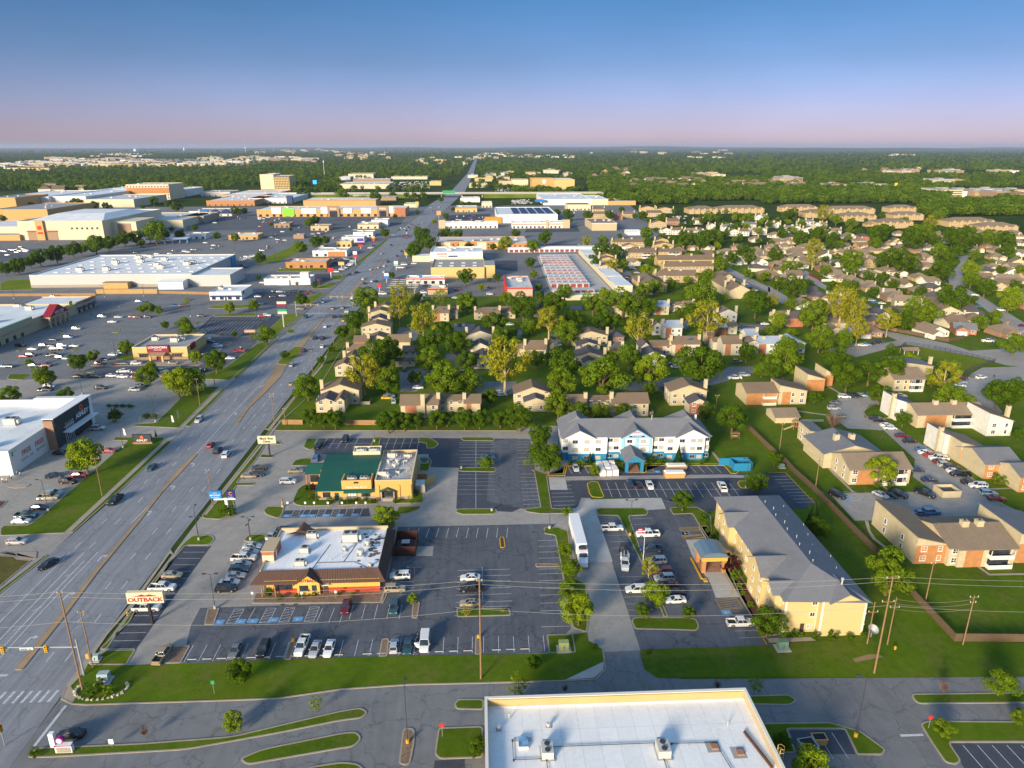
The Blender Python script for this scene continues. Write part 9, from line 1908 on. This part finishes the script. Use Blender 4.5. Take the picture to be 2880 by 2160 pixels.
fence('low tan plank fence behind the strip of shops',pts('M1',(-40,595),(825,590)),1.8,M_fence,'red'); fence('tall tan plank fence before the warehouse dock',pts('M1',(835,575),(1362,572)),3.2,plain('fence_tan',(.46,.30,.12),.85,.15),'tan'); fence('low tan plank fence right of the white shed',pts('M1',(1362,570),(1810,580)),1.8,M_fence,'red')
fence('grey plank garden fence along the lower street',pts('M4',(1110,900),(1560,990),(1690,960)),1.9,M_fence2,'brown'); fence('tan plank garden fence under the yellow-green trees',pts('M4',(860,850),(950,870),(1110,900)),1.9,M_fence,'red'); fence('dark red rail fence at the cul-de-sac',pts('M4',(350,410),(460,465)),1.5,M_mar,'mar'); fence('pale garden fence at the cul-de-sac',pts('M4',(462,467),(600,465)),1.7,M_signw,'pale')
fence('black iron fence round the dog run',pts('M4',(1060,1100),(1190,1015),(1440,1050),(1960,1165),(1690,1260)),1.7,M_dark,'iron',True); fence('black iron entrance gate on the drive',pts('M4',(1700,1275),(1780,1305)),1.8,M_dark,'iron',True,'gate'); fence('black iron entrance gate at the picture edge',pts('M4',(1975,1345),(2180,1370)),1.8,M_dark,'iron',True,'gate'); fence('black hedge-backed iron fence by the small lot',pts('M4',(985,965),(1085,990)),1.6,M_dark,'iron',True)
o=thing('bin_enclosure','tan walled bin enclosure on the winding drive','enclosure',(*at('R2',1505,985),0)); m=MB(); m.box(0,0,0,5.4,.2,2.0); m.box(0,.2,0,.2,4.4,2.0); m.box(5.2,.2,0,5.4,4.4,2.0); m.box(0,4.4,0,5.4,4.6,2.0); m.build('wall',M_sc,o); box_part(o,'rubbish',.4,.5,0,5.0,4.2,1.2,M_dark)
# people
def person_mesh():
    v=[(0,0,.95),(0,0,1.2),(0,0,1.42),(0,0,1.52),(0,.02,1.66),(-.1,0,.88),(-.12,.03,.48),(-.12,-.02,.08),(-.12,.1,.04),(.1,0,.88),(.12,-.06,.48),(.12,-.14,.08),(.12,-.02,.04),(-.2,0,1.4),(-.27,-.02,1.12),(-.26,.1,.9),(.2,0,1.4),(.27,-.02,1.12),(.26,.1,.9)]
    e=[(0,1),(1,2),(2,3),(3,4),(0,5),(5,6),(6,7),(7,8),(0,9),(9,10),(10,11),(11,12),(2,13),(13,14),(14,15),(2,16),(16,17),(17,18)]
    r=[.15,.145,.15,.06,.115,.095,.065,.045,.045,.095,.065,.045,.045,.065,.05,.045,.065,.05,.045]
    me=bpy.data.meshes.new('p'); me.from_pydata(v,e,[]); o=bpy.data.objects.new('p',me); col.objects.link(o); md=o.modifiers.new('s','SKIN')
    for i,q in enumerate(me.skin_vertices[0].data): q.radius=(r[i],r[i] *.85); q.use_root=i == 0
    sb_=o.modifiers.new('b','SUBSURF'); sb_.levels=sb_.render_levels=1; dg=bpy.context.evaluated_depsgraph_get(); out=bpy.data.meshes.new_from_object(o.evaluated_get(dg)); bpy.data.objects.remove(o)
    for mt in (plain('skin',(.45,.28,.2),.6,.05),paint_cloth,plain('trousers',(.03,.035,.05),.9,.2),plain('hair',(.03,.02,.015),.8,.2)): out.materials.append(mt)
    for p in out.polygons:
        z=p.center.z; p.material_index=3 if z > 1.68 else 0 if z > 1.5 or (abs(p.center.x) > .2 and z < 1.15 and z > .8) else 1 if z > .92 else 2
        p.use_smooth=True
    return out
paint_cloth,nt_,b_n=nodes('shirt'); inf=nt_.nodes.new('ShaderNodeObjectInfo'); nt_.links.new(inf.outputs['Color'],b_n.inputs['Base Color']); b_n.inputs['Roughness'].default_value=.9
PM=person_mesh()
for t,u,v,c,rz,z in (('T4',28,1100,'w',0,'in white shirt at the furniture store corner'),('T4',45,1106,'w',2,'in white shirt at the furniture store corner'),('T4',68,1104,'w',4,'in white shirt at the furniture store corner'),('T4',84,1070,'w',1,'in white shirt at the furniture store corner'),('T4',102,1072,'w',3,'in white shirt at the furniture store corner'),('T4',152,1040,'w',5,'in white shirt at the furniture store corner'),('T4',180,1048,'w',1,'in white shirt at the furniture store corner'),('T2',497,742,'k',1.2,'in black beside the open white van'),('R2',982,490,'n',1,'in dark clothes behind the apartment roof'),('M4',1952,1300,'k',2,'in dark clothes by the entrance gates'),('M1',632,950,'n',1,'in navy beside the blue SUV'),('M1',950,780,'k',0,'in dark clothes in the store car park')):
    x,y=at(t,u,v); o=link('person',PM,None,(x,y,.04),rz,None,PAINT[c]); enrol(o,'person',z,'person','people on foot')
# evening haze lying over the plain
o=link('haze',MB().box(-45200,-3200,-1.2,45200,45200,172).mesh('haze',[]))
hz,hnt2,hb2=nodes('haze_air'); hnt2.nodes.remove(hb2); pv_=hnt2.nodes.new('ShaderNodeVolumePrincipled'); pv_.inputs['Color'].default_value=(.62,.74,.95,1); pv_.inputs['Density'].default_value=3.2e-5; pv_.inputs['Anisotropy'].default_value=.1
hnt2.links.new(pv_.outputs[0],hnt2.nodes['Material Output'].inputs['Volume']); o.data.materials.append(hz); o['kind'] ='stuff'; o['label'] ='thin blue evening haze over the plain'
call_roster()
